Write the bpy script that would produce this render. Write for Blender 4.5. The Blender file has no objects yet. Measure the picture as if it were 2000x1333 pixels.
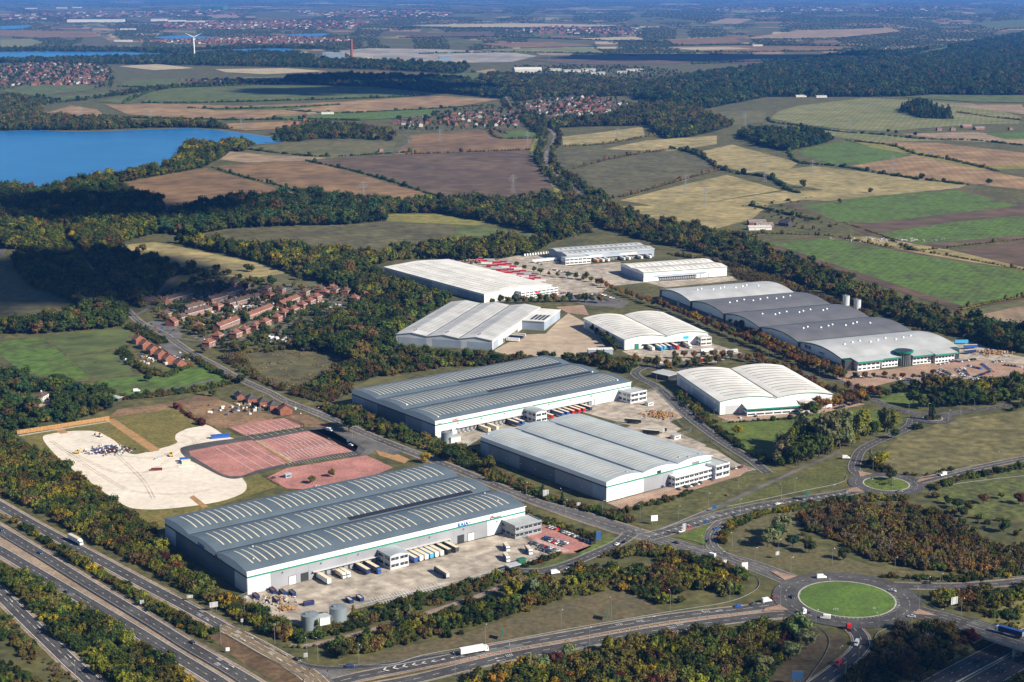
import bpy, math, random
import numpy as np
from mathutils import Vector, Matrix
from mathutils.geometry import delaunay_2d_cdt, tessellate_polygon
random.seed(7); RNG = np.random.default_rng(11)
S = bpy.context.scene
COL = S.collection
R = math.radians

# ------------------------------------------------------------------ camera, sky, sun, exposure
CAM_H, FOC, YH, PW, PH = 350.0, 3080.0, -30.0, 2000.0, 1333.0
PITCH = math.atan((PH / 2 - YH) / FOC)
cam = bpy.data.objects.new('camera', bpy.data.cameras.new('camera'))
COL.objects.link(cam); S.camera = cam
cam.location = (0, 0, CAM_H)
cam.rotation_euler = (math.pi / 2 - PITCH, 0, 0)
cam.data.sensor_width = 36.0
cam.data.lens = FOC / PW * 36.0
cam.data.clip_start = 1.0; cam.data.clip_end = 400000.0

SUN_AZ, SUN_EL = R(119.5), R(33.0)          # azimuth measured clockwise from +Y
sun_dir = Vector((math.sin(SUN_AZ) * math.cos(SUN_EL), math.cos(SUN_AZ) * math.cos(SUN_EL), math.sin(SUN_EL)))
W = bpy.data.worlds.new('World'); S.world = W; W.use_nodes = True
nt = W.node_tree; bg = nt.nodes['Background']
sky = nt.nodes.new('ShaderNodeTexSky'); sky.sky_type = 'NISHITA'; sky.sun_disc = False
sky.sun_elevation = SUN_EL; sky.sun_rotation = SUN_AZ; sky.altitude = 100; sky.ozone_density = 4.0; sky.dust_density = 0.15
nt.links.new(sky.outputs[0], bg.inputs[0]); bg.inputs[1].default_value = 0.05
sl = bpy.data.lights.new('sun', 'SUN'); sl.energy = 5.0; sl.angle = R(0.55); sl.color = (1.0, 0.91, 0.77)
so = bpy.data.objects.new('sun', sl); COL.objects.link(so)
so.rotation_euler = (-sun_dir).to_track_quat('-Z', 'Y').to_euler(); so.location = (600, -400, 900)
S.view_settings.view_transform = 'Standard'; S.view_settings.look = 'None'
S.view_settings.exposure = 0.92; S.view_settings.gamma = 1.0; S.view_settings.use_curve_mapping = False
S.cycles.max_bounces = 4; S.cycles.diffuse_bounces = 2; S.cycles.glossy_bounces = 2
S.cycles.transmission_bounces = 2; S.cycles.volume_bounces = 0; S.cycles.transparent_max_bounces = 4
S.cycles.use_denoising = True

# ------------------------------------------------------------------ photo pixel -> point of the place
def G(px, py, z=0.0):
 x = px - PW / 2; y = py - PH / 2
 dy = FOC * math.cos(PITCH) - y * math.sin(PITCH); dz = -FOC * math.sin(PITCH) - y * math.cos(PITCH)
 t = (z - CAM_H) / dz
 return Vector((x * t, dy * t, z))
def GP(pts, z=0.0): return [G(p[0], p[1], z) for p in pts]
def to_px(x, y, z=0.0):
 c, s = math.cos(PITCH), math.sin(PITCH); dz = z - CAM_H
 dep = y * c - dz * s; up = y * s + dz * c
 return PW / 2 + FOC * x / dep, PH / 2 - FOC * up / dep
def pxpm(py): return (py - YH) / CAM_H      # photo pixels per metre at ground row py

# ------------------------------------------------------------------ object helpers
def tag(o, label=None, cat=None, group=None, kind=None):
 if label: o['label'] = label
 if cat: o['category'] = cat
 if group: o['group'] = group
 if kind: o['kind'] = kind
 return o
def empty(name, loc=(0, 0, 0), rz=0.0):
 o = bpy.data.objects.new(name, None); COL.objects.link(o)
 o.empty_display_size = 1; o.location = loc; o.rotation_euler = (0, 0, rz); return o
def mesh_obj(name, me, parent=None, loc=None, rz=None):
 o = bpy.data.objects.new(name, me); COL.objects.link(o)
 if parent: o.parent = parent
 if loc is not None: o.location = loc
 if rz is not None: o.rotation_euler = (0, 0, rz)
 return o
def copy_tree(o, parent=None):
 c = o.copy(); COL.objects.link(c); c.parent = parent
 for ch in list(o.children): copy_tree(ch, c)
 return c
class MB:
 """collects faces, builds one mesh"""
 def __init__(s): s.v = []; s.f = []; s.m = []; s.mats = []; s.smooth = []
 def mi(s, m):
  if m not in s.mats: s.mats.append(m)
  return s.mats.index(m)
 def add(s, vs, fs, m, smooth=False):
  b = len(s.v); s.v.extend([tuple(v) for v in vs]); k = s.mi(m)
  for f in fs: s.f.append(tuple(i + b for i in f)); s.m.append(k); s.smooth.append(smooth)
 def box(s, x0, x1, y0, y1, z0, z1, m, M=None):
  vs = [(x0,y0,z0),(x1,y0,z0),(x1,y1,z0),(x0,y1,z0),(x0,y0,z1),(x1,y0,z1),(x1,y1,z1),(x0,y1,z1)]
  if M is not None: vs = [M @ Vector(v) for v in vs]
  s.add(vs, [(0,3,2,1),(4,5,6,7),(0,1,5,4),(1,2,6,5),(2,3,7,6),(3,0,4,7)], m)
 def taper(s, x0, x1, y0, y1, z0, z1, ix0, ix1, iy, m):
  vs = [(x0,y0,z0),(x1,y0,z0),(x1,y1,z0),(x0,y1,z0),(x0+ix0,y0+iy,z1),(x1-ix1,y0+iy,z1),(x1-ix1,y1-iy,z1),(x0+ix0,y1-iy,z1)]
  s.add(vs, [(0,3,2,1),(4,5,6,7),(0,1,5,4),(1,2,6,5),(2,3,7,6),(3,0,4,7)], m)
 def cyl(s, x, y, z0, z1, r0, r1, n, m, cap=True, smooth=True):
  vs = []
  for k in range(n):
   a = 2 * math.pi * k / n; vs.append((x + r0 * math.cos(a), y + r0 * math.sin(a), z0))
  for k in range(n):
   a = 2 * math.pi * k / n; vs.append((x + r1 * math.cos(a), y + r1 * math.sin(a), z1))
  s.add(vs, [(k, (k+1) % n, n + (k+1) % n, n + k) for k in range(n)], m, smooth)
  if cap: s.add(vs[n:], [tuple(range(n))], m)
 def wheel(s, x, y, z, r, w, m, n=10):
  vs = []
  for sd in (-w/2, w/2):
   for k in range(n):
    a = 2 * math.pi * k / n; vs.append((x + r*math.cos(a), y + sd, z + r*math.sin(a)))
  s.add(vs, [(k, (k+1)%n, n+(k+1)%n, n+k) for k in range(n)] + [tuple(range(n)), tuple(range(2*n-1, n-1, -1))], m)
 def tube(s, p, q, r, m, n=5):
  p = Vector(p); q = Vector(q); d = (q - p)
  if d.length < 1e-6: return
  d.normalize(); a = d.orthogonal().normalized(); b = d.cross(a); vs = []
  for c in (p, q):
   for k in range(n):
    t = 2*math.pi*k/n; vs.append(c + a*(r*math.cos(t)) + b*(r*math.sin(t)))
  s.add(vs, [(k, (k+1)%n, n+(k+1)%n, n+k) for k in range(n)], m, True)
 def mesh(s, name):
  me = bpy.data.meshes.new(name); me.from_pydata(s.v, [], s.f)
  for m in s.mats: me.materials.append(m)
  if len(s.f):
   me.polygons.foreach_set('material_index', s.m); me.polygons.foreach_set('use_smooth', s.smooth)
  me.update(); return me
 def build(s, name, parent=None, **k): return mesh_obj(name, s.mesh(name), parent, **k)
def flat_mesh(name, poly, z, m):
 """flat polygon sheet from 2-D world points"""
 tris = tessellate_polygon([[Vector((p[0], p[1], 0)) for p in poly]])
 me = bpy.data.meshes.new(name); me.from_pydata([(p[0], p[1], z) for p in poly], [], [])
 fs = []
 for t in tris:
  a, b, c = (poly[i] for i in t)
  if (b[0]-a[0])*(c[1]-a[1]) - (b[1]-a[1])*(c[0]-a[0]) < 0: t = (t[0], t[2], t[1])
  fs.append(tuple(t))
 me = bpy.data.meshes.new(name); me.from_pydata([(p[0], p[1], z) for p in poly], [], fs)
 me.materials.append(m); me.update(); return me
def spline(pts, step=6.0, vals=None, closed=False):
 """Catmull-Rom through 2-D points, resampled; vals interpolated alongside"""
 P = [np.array(p[:2], float) for p in pts]; V = vals if vals is not None else [0.0]*len(P)
 out = []; n = len(P); seg = n if closed else n-1
 for i in range(seg):
  if closed: p0, p1, p2, p3 = P[(i-1) % n], P[i], P[(i+1) % n], P[(i+2) % n]
  else: p1, p2 = P[i], P[i+1]; p0 = P[i-1] if i else 2*p1-p2; p3 = P[i+2] if i+2 < n else 2*p2-p1
  k = max(1, int(np.linalg.norm(p2-p1) / step))
  for j in range(k):
   t = j / k
   q = 0.5*((2*p1)+(-p0+p2)*t+(2*p0-5*p1+4*p2-p3)*t*t+(-p0+3*p1-3*p2+p3)*t**3)
   out.append((q[0], q[1], V[i]*(1-t)+V[(i+1) % n]*t))
 if not closed: out.append((P[-1][0], P[-1][1], V[-1]))
 return out
def normals(L):
 a = np.array([l[:2] for l in L]); d = np.gradient(a, axis=0); d /= np.linalg.norm(d, axis=1)[:, None] + 1e-9
 return a, np.stack([-d[:, 1], d[:, 0]], 1)
def inside(P, poly):
 P = np.asarray(P, float); x, y = P[:, 0], P[:, 1]; r = np.zeros(len(P), bool); n = len(poly)
 for i in range(n):
  x0, y0 = poly[i][0], poly[i][1]; x1, y1 = poly[i-1][0], poly[i-1][1]
  if y0 == y1: continue
  c = ((y0 > y) != (y1 > y)) & (x < (x1-x0)*(y-y0)/(y1-y0)+x0); r ^= c
 return r
ORD = ['first','second','third','fourth','fifth','sixth','seventh','eighth','ninth','tenth','eleventh','twelfth','thirteenth','fourteenth','fifteenth','sixteenth','seventeenth','eighteenth','nineteenth','twentieth']
def ordn(i):
 if i < 20: return ORD[i]
 t = ['','','twenty','thirty','forty','fifty','sixty','seventy','eighty','ninety'][(i+1)//10 % 10]; u = (i+1) % 10
 pre = 'hundred-' if i+1 >= 100 else ''
 if i+1 >= 100 and (i+1) % 100 < 20: return pre + (ORD[(i+1) % 100 - 1] if (i+1) % 100 else 'th')
 return pre + (t + '-' + ORD[u-1] if u else (t[:-1] + 'ieth'))

# ------------------------------------------------------------------ materials
MATS = {}
def mat(name, col, rough=0.8, var=0.12, scale=0.25, col2=None, spec=0.3, metal=0.0, stripe=None, scale2=None, detail=4, emis=None, bump=0.0, joint=None, stops=(0.38, 0.64)):
 if name in MATS: return MATS[name]
 m = bpy.data.materials.new(name); m.use_nodes = True; MATS[name] = m
 n = m.node_tree.nodes; l = m.node_tree.links; b = n['Principled BSDF']
 b.inputs['Roughness'].default_value = rough; b.inputs['Specular IOR Level'].default_value = spec; b.inputs['Metallic'].default_value = metal
 c1 = (*col, 1); c2 = (*(col2 if col2 else [max(0, c*(1-2*var)) for c in col]), 1)
 geo = n.new('ShaderNodeNewGeometry')
 tx = n.new('ShaderNodeTexNoise'); tx.inputs['Scale'].default_value = scale; tx.inputs['Detail'].default_value = detail; tx.inputs['Roughness'].default_value = 0.72
 l.new(geo.outputs['Position'], tx.inputs['Vector'])
 rp = n.new('ShaderNodeValToRGB'); rp.color_ramp.elements[0].position = stops[0]; rp.color_ramp.elements[1].position = stops[1]
 rp.color_ramp.elements[0].color = c2; rp.color_ramp.elements[1].color = c1
 l.new(tx.outputs[0], rp.inputs[0]); out = rp.outputs[0]
 if scale2:
  t2 = n.new('ShaderNodeTexNoise'); t2.inputs['Scale'].default_value = scale2; t2.inputs['Detail'].default_value = 3
  l.new(geo.outputs['Position'], t2.inputs['Vector'])
  r2 = n.new('ShaderNodeMapRange'); r2.inputs[1].default_value = 0.3; r2.inputs[2].default_value = 0.7; r2.inputs[3].default_value = 1-var*1.6; r2.inputs[4].default_value = 1+var
  l.new(t2.outputs[0], r2.inputs[0])
  mx = n.new('ShaderNodeVectorMath'); mx.operation = 'SCALE'; l.new(out, mx.inputs[0]); l.new(r2.outputs[0], mx.inputs['Scale']); out = mx.outputs[0]
 if stripe:      # (direction angle, period m, strength)
  mp = n.new('ShaderNodeMapping'); mp.inputs['Rotation'].default_value = (0, 0, stripe[0]); l.new(geo.outputs['Position'], mp.inputs[0])
  wv = n.new('ShaderNodeTexWave'); wv.inputs['Scale'].default_value = 0.314/stripe[1]; wv.inputs['Distortion'].default_value = stripe[3] if len(stripe) > 3 else 1.0
  wv.inputs['Detail'].default_value = 2; wv.inputs['Detail Scale'].default_value = 0.3; l.new(mp.outputs[0], wv.inputs[0])
  r3 = n.new('ShaderNodeMapRange'); r3.inputs[3].default_value = 1-stripe[2]; r3.inputs[4].default_value = 1+stripe[2]*0.4; l.new(wv.outputs[1], r3.inputs[0])
  m3 = n.new('ShaderNodeVectorMath'); m3.operation = 'SCALE'; l.new(out, m3.inputs[0]); l.new(r3.outputs[0], m3.inputs['Scale']); out = m3.outputs[0]
 if joint:       # slab joints: (angle, slab size, strength)
  mp = n.new('ShaderNodeMapping'); mp.inputs['Rotation'].default_value = (0, 0, joint[0]); l.new(geo.outputs['Position'], mp.inputs[0])
  bk = n.new('ShaderNodeTexBrick'); bk.offset = 0.0; bk.inputs['Scale'].default_value = 1.0; bk.inputs['Mortar Size'].default_value = 0.18; bk.inputs['Brick Width'].default_value = joint[1]; bk.inputs['Row Height'].default_value = joint[1]*0.8
  bk.inputs['Color1'].default_value = (1, 1, 1, 1); bk.inputs['Color2'].default_value = (1-joint[2]*0.55,)*3+(1,); bk.inputs['Mortar'].default_value = (1-joint[2]*1.5,)*3+(1,); l.new(mp.outputs[0], bk.inputs[0])
  m5 = n.new('ShaderNodeVectorMath'); m5.operation = 'MULTIPLY'; l.new(out, m5.inputs[0]); l.new(bk.outputs[0], m5.inputs[1]); out = m5.outputs[0]
 l.new(out, b.inputs['Base Color'])
 if bump:
  bp = n.new('ShaderNodeBump'); bp.inputs['Strength'].default_value = bump; bp.inputs['Distance'].default_value = 1.0
  t4 = n.new('ShaderNodeTexNoise'); t4.inputs['Scale'].default_value = 0.5; t4.inputs['Detail'].default_value = 5; l.new(geo.outputs['Position'], t4.inputs['Vector'])
  l.new(t4.outputs[0], bp.inputs['Height']); l.new(bp.outputs[0], b.inputs['Normal'])
 return m
def paint(name, col, rough=0.35, spec=0.5, metal=0.0): return mat(name, col, rough, 0.05, 0.8, spec=spec, metal=metal)
def ribbed(name, col, period, horiz=False, strength=0.10, rough=0.5, metal=0.0):
 """profiled metal cladding: fine ribs as darker bands in the colour, object space"""
 if name in MATS: return MATS[name]
 m = bpy.data.materials.new(name); m.use_nodes = True; MATS[name] = m
 n = m.node_tree.nodes; l = m.node_tree.links; b = n['Principled BSDF']
 b.inputs['Roughness'].default_value = rough; b.inputs['Metallic'].default_value = metal; b.inputs['Specular IOR Level'].default_value = 0.4
 tc = n.new('ShaderNodeTexCoord'); wv = n.new('ShaderNodeTexWave'); wv.bands_direction = 'Z' if horiz else 'DIAGONAL'
 wv.inputs['Scale'].default_value = 0.314/period; l.new(tc.outputs['Object'], wv.inputs[0])
 tx = n.new('ShaderNodeTexNoise'); tx.inputs['Scale'].default_value = 0.06; tx.inputs['Detail'].default_value = 5; l.new(tc.outputs['Object'], tx.inputs['Vector'])
 r1 = n.new('ShaderNodeMapRange'); r1.inputs[3].default_value = 1-strength; r1.inputs[4].default_value = 1.0; l.new(wv.outputs[1], r1.inputs[0])
 r2 = n.new('ShaderNodeMapRange'); r2.inputs[1].default_value = 0.3; r2.inputs[2].default_value = 0.7; r2.inputs[3].default_value = 0.80; r2.inputs[4].default_value = 1.08; l.new(tx.outputs[0], r2.inputs[0])
 mu = n.new('ShaderNodeMath'); mu.operation = 'MULTIPLY'; l.new(r1.outputs[0], mu.inputs[0]); l.new(r2.outputs[0], mu.inputs[1])
 vm = n.new('ShaderNodeVectorMath'); vm.operation = 'SCALE'; vm.inputs[0].default_value = col; l.new(mu.outputs[0], vm.inputs['Scale'])
 l.new(vm.outputs[0], b.inputs['Base Color']); return m
def leafmat(name):
 m = bpy.data.materials.new(name); m.use_nodes = True
 n = m.node_tree.nodes; l = m.node_tree.links; n.remove(n['Principled BSDF'])
 at = n.new('ShaderNodeAttribute'); at.attribute_type = 'INSTANCER'; at.attribute_name = 'tint'
 ge = n.new('ShaderNodeNewGeometry')
 mr = n.new('ShaderNodeMapRange'); mr.inputs[3].default_value = 0.6; mr.inputs[4].default_value = 1.55; l.new(ge.outputs['Random Per Island'], mr.inputs[0])
 vm = n.new('ShaderNodeVectorMath'); vm.operation = 'SCALE'; l.new(at.outputs['Color'], vm.inputs[0]); l.new(mr.outputs[0], vm.inputs['Scale'])
 d = n.new('ShaderNodeBsdfDiffuse'); t = n.new('ShaderNodeBsdfTranslucent'); mx = n.new('ShaderNodeMixShader'); mx.inputs[0].default_value = 0.14
 l.new(vm.outputs[0], d.inputs[0]); l.new(vm.outputs[0], t.inputs[0]); l.new(d.outputs[0], mx.inputs[1]); l.new(t.outputs[0], mx.inputs[2])
 l.new(mx.outputs[0], n['Material Output'].inputs[0]); return m
LEAF = leafmat('leaf')
BARK = mat('bark', (0.07, 0.055, 0.04), 0.9)
ASPH = mat('asphalt', (0.095, 0.092, 0.092), 0.85, 0.25, 0.05, scale2=1.2)
ASPH2 = mat('asphalt_worn', (0.15, 0.142, 0.135), 0.9, 0.25, 0.04, scale2=0.9)
TRACK = mat('asphalt_wheel_track', (0.078, 0.075, 0.075), 0.8, 0.3, 0.06, scale2=0.5)
PATCH = [mat('asphalt_patch_dark', (0.06, 0.06, 0.063), 0.85), mat('asphalt_patch_pale', (0.135, 0.13, 0.125), 0.9)]
ASPHB = mat('asphalt_fresh', (0.058, 0.057, 0.06), 0.8, 0.2, 0.1, scale2=1.0)
BUFF = mat('buff_surfacing', (0.22, 0.165, 0.105), 0.9, 0.2, 0.06, scale2=0.7)
CONC = mat('yard_concrete', (0.45, 0.39, 0.32), 0.9, 0.2, 0.03, scale2=0.12, detail=6, joint=(-0.62, 7.5, 0.16))
CHALK = mat('crushed_stone', (0.66, 0.59, 0.50), 0.95, 0.08, 0.02, scale2=0.2, detail=6)
REDPAV = mat('red_block_paving', (0.45, 0.205, 0.175), 0.9, 0.2, 0.04, scale2=0.6, detail=7)
BROWNPAV = mat('brown_block_paving', (0.36, 0.235, 0.17), 0.9, 0.16, 0.05, scale2=0.6)
EARTH = mat('bare_earth', (0.25, 0.155, 0.085), 0.95, 0.25, 0.03, scale2=0.3)
MATTING = mat('coir_matting', (0.38, 0.22, 0.095), 0.95, 0.15, 0.1, scale2=0.8)
VERGE = mat('verge_dirt', (0.33, 0.245, 0.17), 0.95, 0.2, 0.05, scale2=0.6)
SEEDED = mat('seeded_turf', (0.18, 0.14, 0.036), 0.95, 0.25, 0.05, col2=(0.105, 0.10, 0.026), scale2=0.35)
LAWN = mat('mown_grass', (0.105, 0.14, 0.022), 0.95, 0.25, 0.05, col2=(0.06, 0.086, 0.016), scale2=0.3)
ROUGH = mat('rough_grass', (0.115, 0.11, 0.036), 0.95, 0.3, 0.05, col2=(0.06, 0.063, 0.02), scale2=0.25)
DRYG = mat('dry_grass', (0.17, 0.145, 0.06), 0.95, 0.3, 0.04, col2=(0.085, 0.08, 0.032), scale2=0.12)
LINE = mat('road_paint_white', (0.72, 0.71, 0.68), 0.7, 0.15, 0.4)
LINEY = mat('road_paint_yellow', (0.6, 0.42, 0.1), 0.7, 0.15, 0.4)
WHITE = paint('white_cladding', (0.78, 0.78, 0.77), 0.5)
GREEN = paint('green_trim', (0.0, 0.20, 0.135), 0.5)
DARK = paint('dark_and_shaded_trim', (0.03, 0.035, 0.04), 0.4)
GLASS = mat('window_glass', (0.03, 0.045, 0.055), 0.08, 0.1, 0.6, spec=0.8)
STEEL = mat('galvanised_steel', (0.42, 0.44, 0.45), 0.42, 0.1, 0.5, metal=0.6)
CONCW = mat('barrier_concrete', (0.42, 0.40, 0.36), 0.9, 0.15, 0.3)
RUBBER = paint('rubber', (0.02, 0.02, 0.02), 0.8)
BRICK = mat('red_brick', (0.26, 0.10, 0.062), 0.9, 0.18, 0.4)
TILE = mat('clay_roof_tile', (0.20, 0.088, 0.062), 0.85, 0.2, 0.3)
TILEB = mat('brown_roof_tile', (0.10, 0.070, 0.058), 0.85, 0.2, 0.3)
SLATE = mat('dark_roof_tile', (0.065, 0.062, 0.066), 0.8, 0.2, 0.3)
RENDER = mat('white_render', (0.72, 0.69, 0.64), 0.85, 0.08, 0.3)
TIMBER = mat('new_timber', (0.40, 0.21, 0.07), 0.85, 0.2, 0.8)
# ------------------------------------------------------------------ the ground, with the motorway cutting at lower right
CUTZ = -7.0
cut_a = G(1770, 1372, CUTZ); cut_b = G(2140, 1175, CUTZ)
cd = (cut_b - cut_a).normalized(); cn = Vector((-cd.y, cd.x, 0))
c0 = cut_a - cd*120; c1 = cut_b + cd*160
CL, CR, CS = 11.0, 30.0, 13.0     # floor to the left and right of the axis, slope width
def ground_z(x, y):
 p = np.stack([np.asarray(x, float)-c0.x, np.asarray(y, float)-c0.y], -1)
 s = p @ np.array([cd.x, cd.y]); o = p @ np.array([cn.x, cn.y]); Lc = (c1-c0).length
 ex = np.maximum(np.maximum(o-CL, -o-CR), np.maximum(-s, s-Lc))
 return np.clip(CUTZ + ex/CS*(-CUTZ), CUTZ, 0.0)
def ring(e):
 return [c0 - cd*e - cn*(CR+e), c1 + cd*e - cn*(CR+e), c1 + cd*e + cn*(CL+e), c0 - cd*e + cn*(CL+e)]
GROUND = mat('ground_cover', (0.108, 0.098, 0.034), 0.97, 0.3, 0.02, col2=(0.052, 0.056, 0.019), scale2=0.13, detail=7)
pts = [Vector((-120000, -3000)), Vector((120000, -3000)), Vector((120000, 160000)), Vector((-120000, 160000))]
edges = [(0, 1), (1, 2), (2, 3), (3, 0)]
for rg in (ring(CS), ring(0)):
 b = len(pts); pts += [Vector((p.x, p.y)) for p in rg]; edges += [(b+i, b+(i+1) % 4) for i in range(4)]
for yy in (300, 700, 1400, 2500, 4500, 8000, 15000, 30000, 70000):
 for k in range(-4, 5): pts.append(Vector((k*yy*0.25, yy+k*7)))
vv, ee, ff, *_ = delaunay_2d_cdt(pts, edges, [], 0, 1e-4)
me = bpy.data.meshes.new('ground')
me.from_pydata([(v.x, v.y, float(ground_z(v.x, v.y))) for v in vv], [], [list(f) for f in ff])
for p in me.polygons:
 if p.normal.z < 0: p.flip()
me.materials.append(GROUND); me.update()
tag(mesh_obj('ground', me), 'open rough grass ground under the whole landscape', kind='structure')

BLOCK = []     # 2-D polygons where no scattered plants stand
def sheet(name, px, m, z, label, smooth=False, block=True, kind='structure', zg=0.0):
 P = [(p.x, p.y) for p in GP(px, zg)]
 if smooth: P = [(a, b) for a, b, _ in spline(P, smooth, closed=True)]
 if block: BLOCK.append(P)
 return tag(mesh_obj(name, flat_mesh(name, P, z, m)), label, kind=kind)

# ------------------------------------------------------------------ roads
ROADZ = [0.10]
def ribbon(mb, L, off0, off1, z, m):
 a, nn = normals(L); n = len(L)
 o0 = np.broadcast_to(np.asarray(off0, float), (n,)); o1 = np.broadcast_to(np.asarray(off1, float), (n,))
 vs = []
 for i in range(n):
  p = a[i] + nn[i]*o0[i]; q = a[i] + nn[i]*o1[i]; vs += [(p[0], p[1], z), (q[0], q[1], z)]
 mb.add(vs, [(2*i, 2*i+2, 2*i+3, 2*i+1) for i in range(n-1)], m)
def dashes(mb, L, off, w, on, gap, z, m, lo=0.0, hi=1e9):
 a, nn = normals(L); p = a + nn*off
 s = np.concatenate([[0], np.cumsum(np.linalg.norm(np.diff(p, axis=0), axis=1))])
 t = lo
 while t+on < min(s[-1], hi):
  q0 = np.array([np.interp(t, s, p[:, 0]), np.interp(t, s, p[:, 1])]); q1 = np.array([np.interp(t+on, s, p[:, 0]), np.interp(t+on, s, p[:, 1])])
  d = (q1-q0)/(np.linalg.norm(q1-q0)+1e-9); k = np.array([-d[1], d[0]])*w/2
  mb.add([(*(q0-k), z), (*(q1-k), z), (*(q1+k), z), (*(q0+k), z)], [(0, 1, 2, 3)], m); t += on+gap
ROADS = {}
def road(name, px, width, label, m=ASPH, z=0.0, edge=0.12, lanes=2, dash=(4, 8), verge=0.0, center='dash', kerb=False, blockx=1.5, step=7.0, lw=1.0):
 zz = z + ROADZ[0]; ROADZ[0] += 0.012
 W_ = width if isinstance(width, (list, tuple)) else [width]*len(px)
 L = spline([tuple(G(p[0], p[1], z))[:2] for p in px], step, W_)
 wv = np.array([l[2] for l in L]); mb = MB()
 ribbon(mb, L, -wv/2, wv/2, zz, m)
 if m in (ASPH, ASPH2) and edge and isinstance(lanes, int):
  wm_ = float(wv.mean())-1.2
  for k in range(lanes):
   c_ = (-0.5+(k+0.5)/lanes)*wm_
   for e_ in (-0.85, 0.85): ribbon(mb, L, c_+e_-0.32, c_+e_+0.32, zz+0.008, TRACK)
  for k in range(int(len(L)/14)): dashes(mb, L, (-0.5+(random.randint(0, lanes-1)+0.5)/lanes)*wm_, wm_/lanes*random.uniform(.5, .95), random.uniform(6, 26), 1e6, zz+0.016, random.choice(PATCH), lo=random.uniform(0, len(L)*step*0.9))
 o = tag(mb.build(name), label, kind='structure')
 if verge:
  vb = MB(); ribbon(vb, L, -wv/2-verge, wv/2+verge, zz-0.05, VERGE); vb.build('verge', o)
 if kerb:
  kb = MB()
  for sg in (-1, 1):
   a = sg*(wv/2); b = sg*(wv/2+0.3)
   ribbon(kb, L, np.minimum(a, b), np.maximum(a, b), zz+0.12, CONCW)
  kb.build('kerb', o)
 mk = MB(); zl = zz+0.03
 if edge:
  for sg in (-1, 1):
   c = sg*(wv/2-0.55); ribbon(mk, L, c-edge/2*lw, c+edge/2*lw, zl, LINE)
 if center == 'dash':
  for k in range(1, lanes): dashes(mk, L, (-0.5+k/lanes)*(float(wv.mean())-1.2), 0.17*lw, dash[0], dash[1], zl, LINE, lo=3)
 elif center == 'solid': ribbon(mk, L, -0.12, 0.12, zl, LINE)
 elif center == 'hatch':
  for sg in (-1, 1): dashes(mk, L, sg*1.1, 0.2, 4.5, 1.5, zl, LINE)
  dashes(mk, L, 0, 2.0, 0.5, 5.5, zl, LINE, lo=2)
  for sg in (-1, 1): dashes(mk, L, sg*(wv.mean()/4+0.6), 0.15, 3, 6, zl, LINE)
 if mk.f: mk.build('lane_marking', o)
 a, nn = normals(L); w = (wv/2+blockx)[:, None]
 BLOCK.append([tuple(q) for q in np.concatenate([a+nn*w, (a-nn*w)[::-1]])])
 ROADS[name+str(len(ROADS))] = L
 return o, L

o_slip, L_slip = road('slip_road', [(-60,953),(9.75,993),(79.5,1032.7),(171,1081.5),(270,1135.5),(347.5,1176.5),(413.5,1212.5),(435,1225)], 9.6, 'two-lane motorway slip road running past the blue-lettered warehouse', edge=0.22, verge=1.8, dash=(3,6), lw=1.3)
o_buff, L_buff = road('slip_road', [(432,1223),(480,1247),(520,1269),(580,1303),(612,1326),(640,1352)], [9.6,11,11.5,12,12,11], 'buff-surfaced end of the slip road where it meets the junction', m=BUFF, edge=0.2, lanes=3, dash=(5,4), lw=1.2)
o_mu, L_mu = road('motorway', [(-60,1000),(14,1044),(82,1085),(155,1131),(222,1172),(280,1207),(356.5,1254.5),(407.5,1284.5),(481,1328),(570,1382)], 9.8, 'upper carriageway of the motorway at lower left', edge=0.24, verge=2.2, dash=(2.2,6.5), lw=1.3)
o_ml, L_ml = road('motorway', [(-60,1042),(4.5,1078.5),(80,1123),(148.5,1163.5),(237,1216),(317,1265),(368,1296),(418,1326.5),(500,1380)], 9.8, 'lower carriageway of the motorway at lower left', edge=0.24, verge=2.2, dash=(2.2,6.5), lw=1.3)
o_ms, L_ms = road('slip_road', [(-60,1108),(-20,1142),(17,1177),(72,1230.5),(108,1265),(144,1299.5),(171,1323),(230,1378)], 9.8, 'two-lane slip road crossing the bottom left corner', edge=0.24, verge=1.5, dash=(5.5,4.5), lw=1.3)
sheet('central_reserve', [(-60,1022),(0,1052),(75,1097),(150,1143),(295,1232),(355,1271),(430,1315),(520,1374),(500,1374),(420,1318),(345,1271),(285,1234),(140,1146),(65,1100),(-60,1030)], VERGE, 0.055, 'brown central reserve strip between the two motorway carriageways')
o_du, L_du = road('dual_carriageway', [(655,1333),(700,1322),(750,1312),(850,1292.5),(970,1266.5),(1120,1239.5),(1300,1208),(1475,1187),(1540,1176)], 10.2, 'upper carriageway of the dual carriageway along the bottom', edge=0.2, verge=0.8, dash=(6,4.5), lw=1.2)
o_dl, L_dl = road('dual_carriageway', [(600,1372),(700,1348),(820,1325),(970,1288),(1120,1260.5),(1300,1229),(1490,1204),(1570,1200)], 10.4, 'lower carriageway of the dual carriageway along the bottom', edge=0.2, verge=0.8, dash=(4,7), lw=1.2)
o_fl, _ = road('filter_lane', [(584,1296),(610,1303),(645,1306.5),(690,1305),(760,1297.5),(840,1283),(880,1277)], [4.5,5,5.5,5.5,5.5,4.5,3], 'dark left-turn filter lane joining the dual carriageway', m=ASPHB, center=None)
sheet('junction_apron', [(578,1290),(612,1304),(650,1309),(748,1312),(745,1318),(690,1331),(650,1345),(600,1345),(575,1310)], ASPH2, 0.085, 'worn grey asphalt of the signal junction at lower left')
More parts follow.
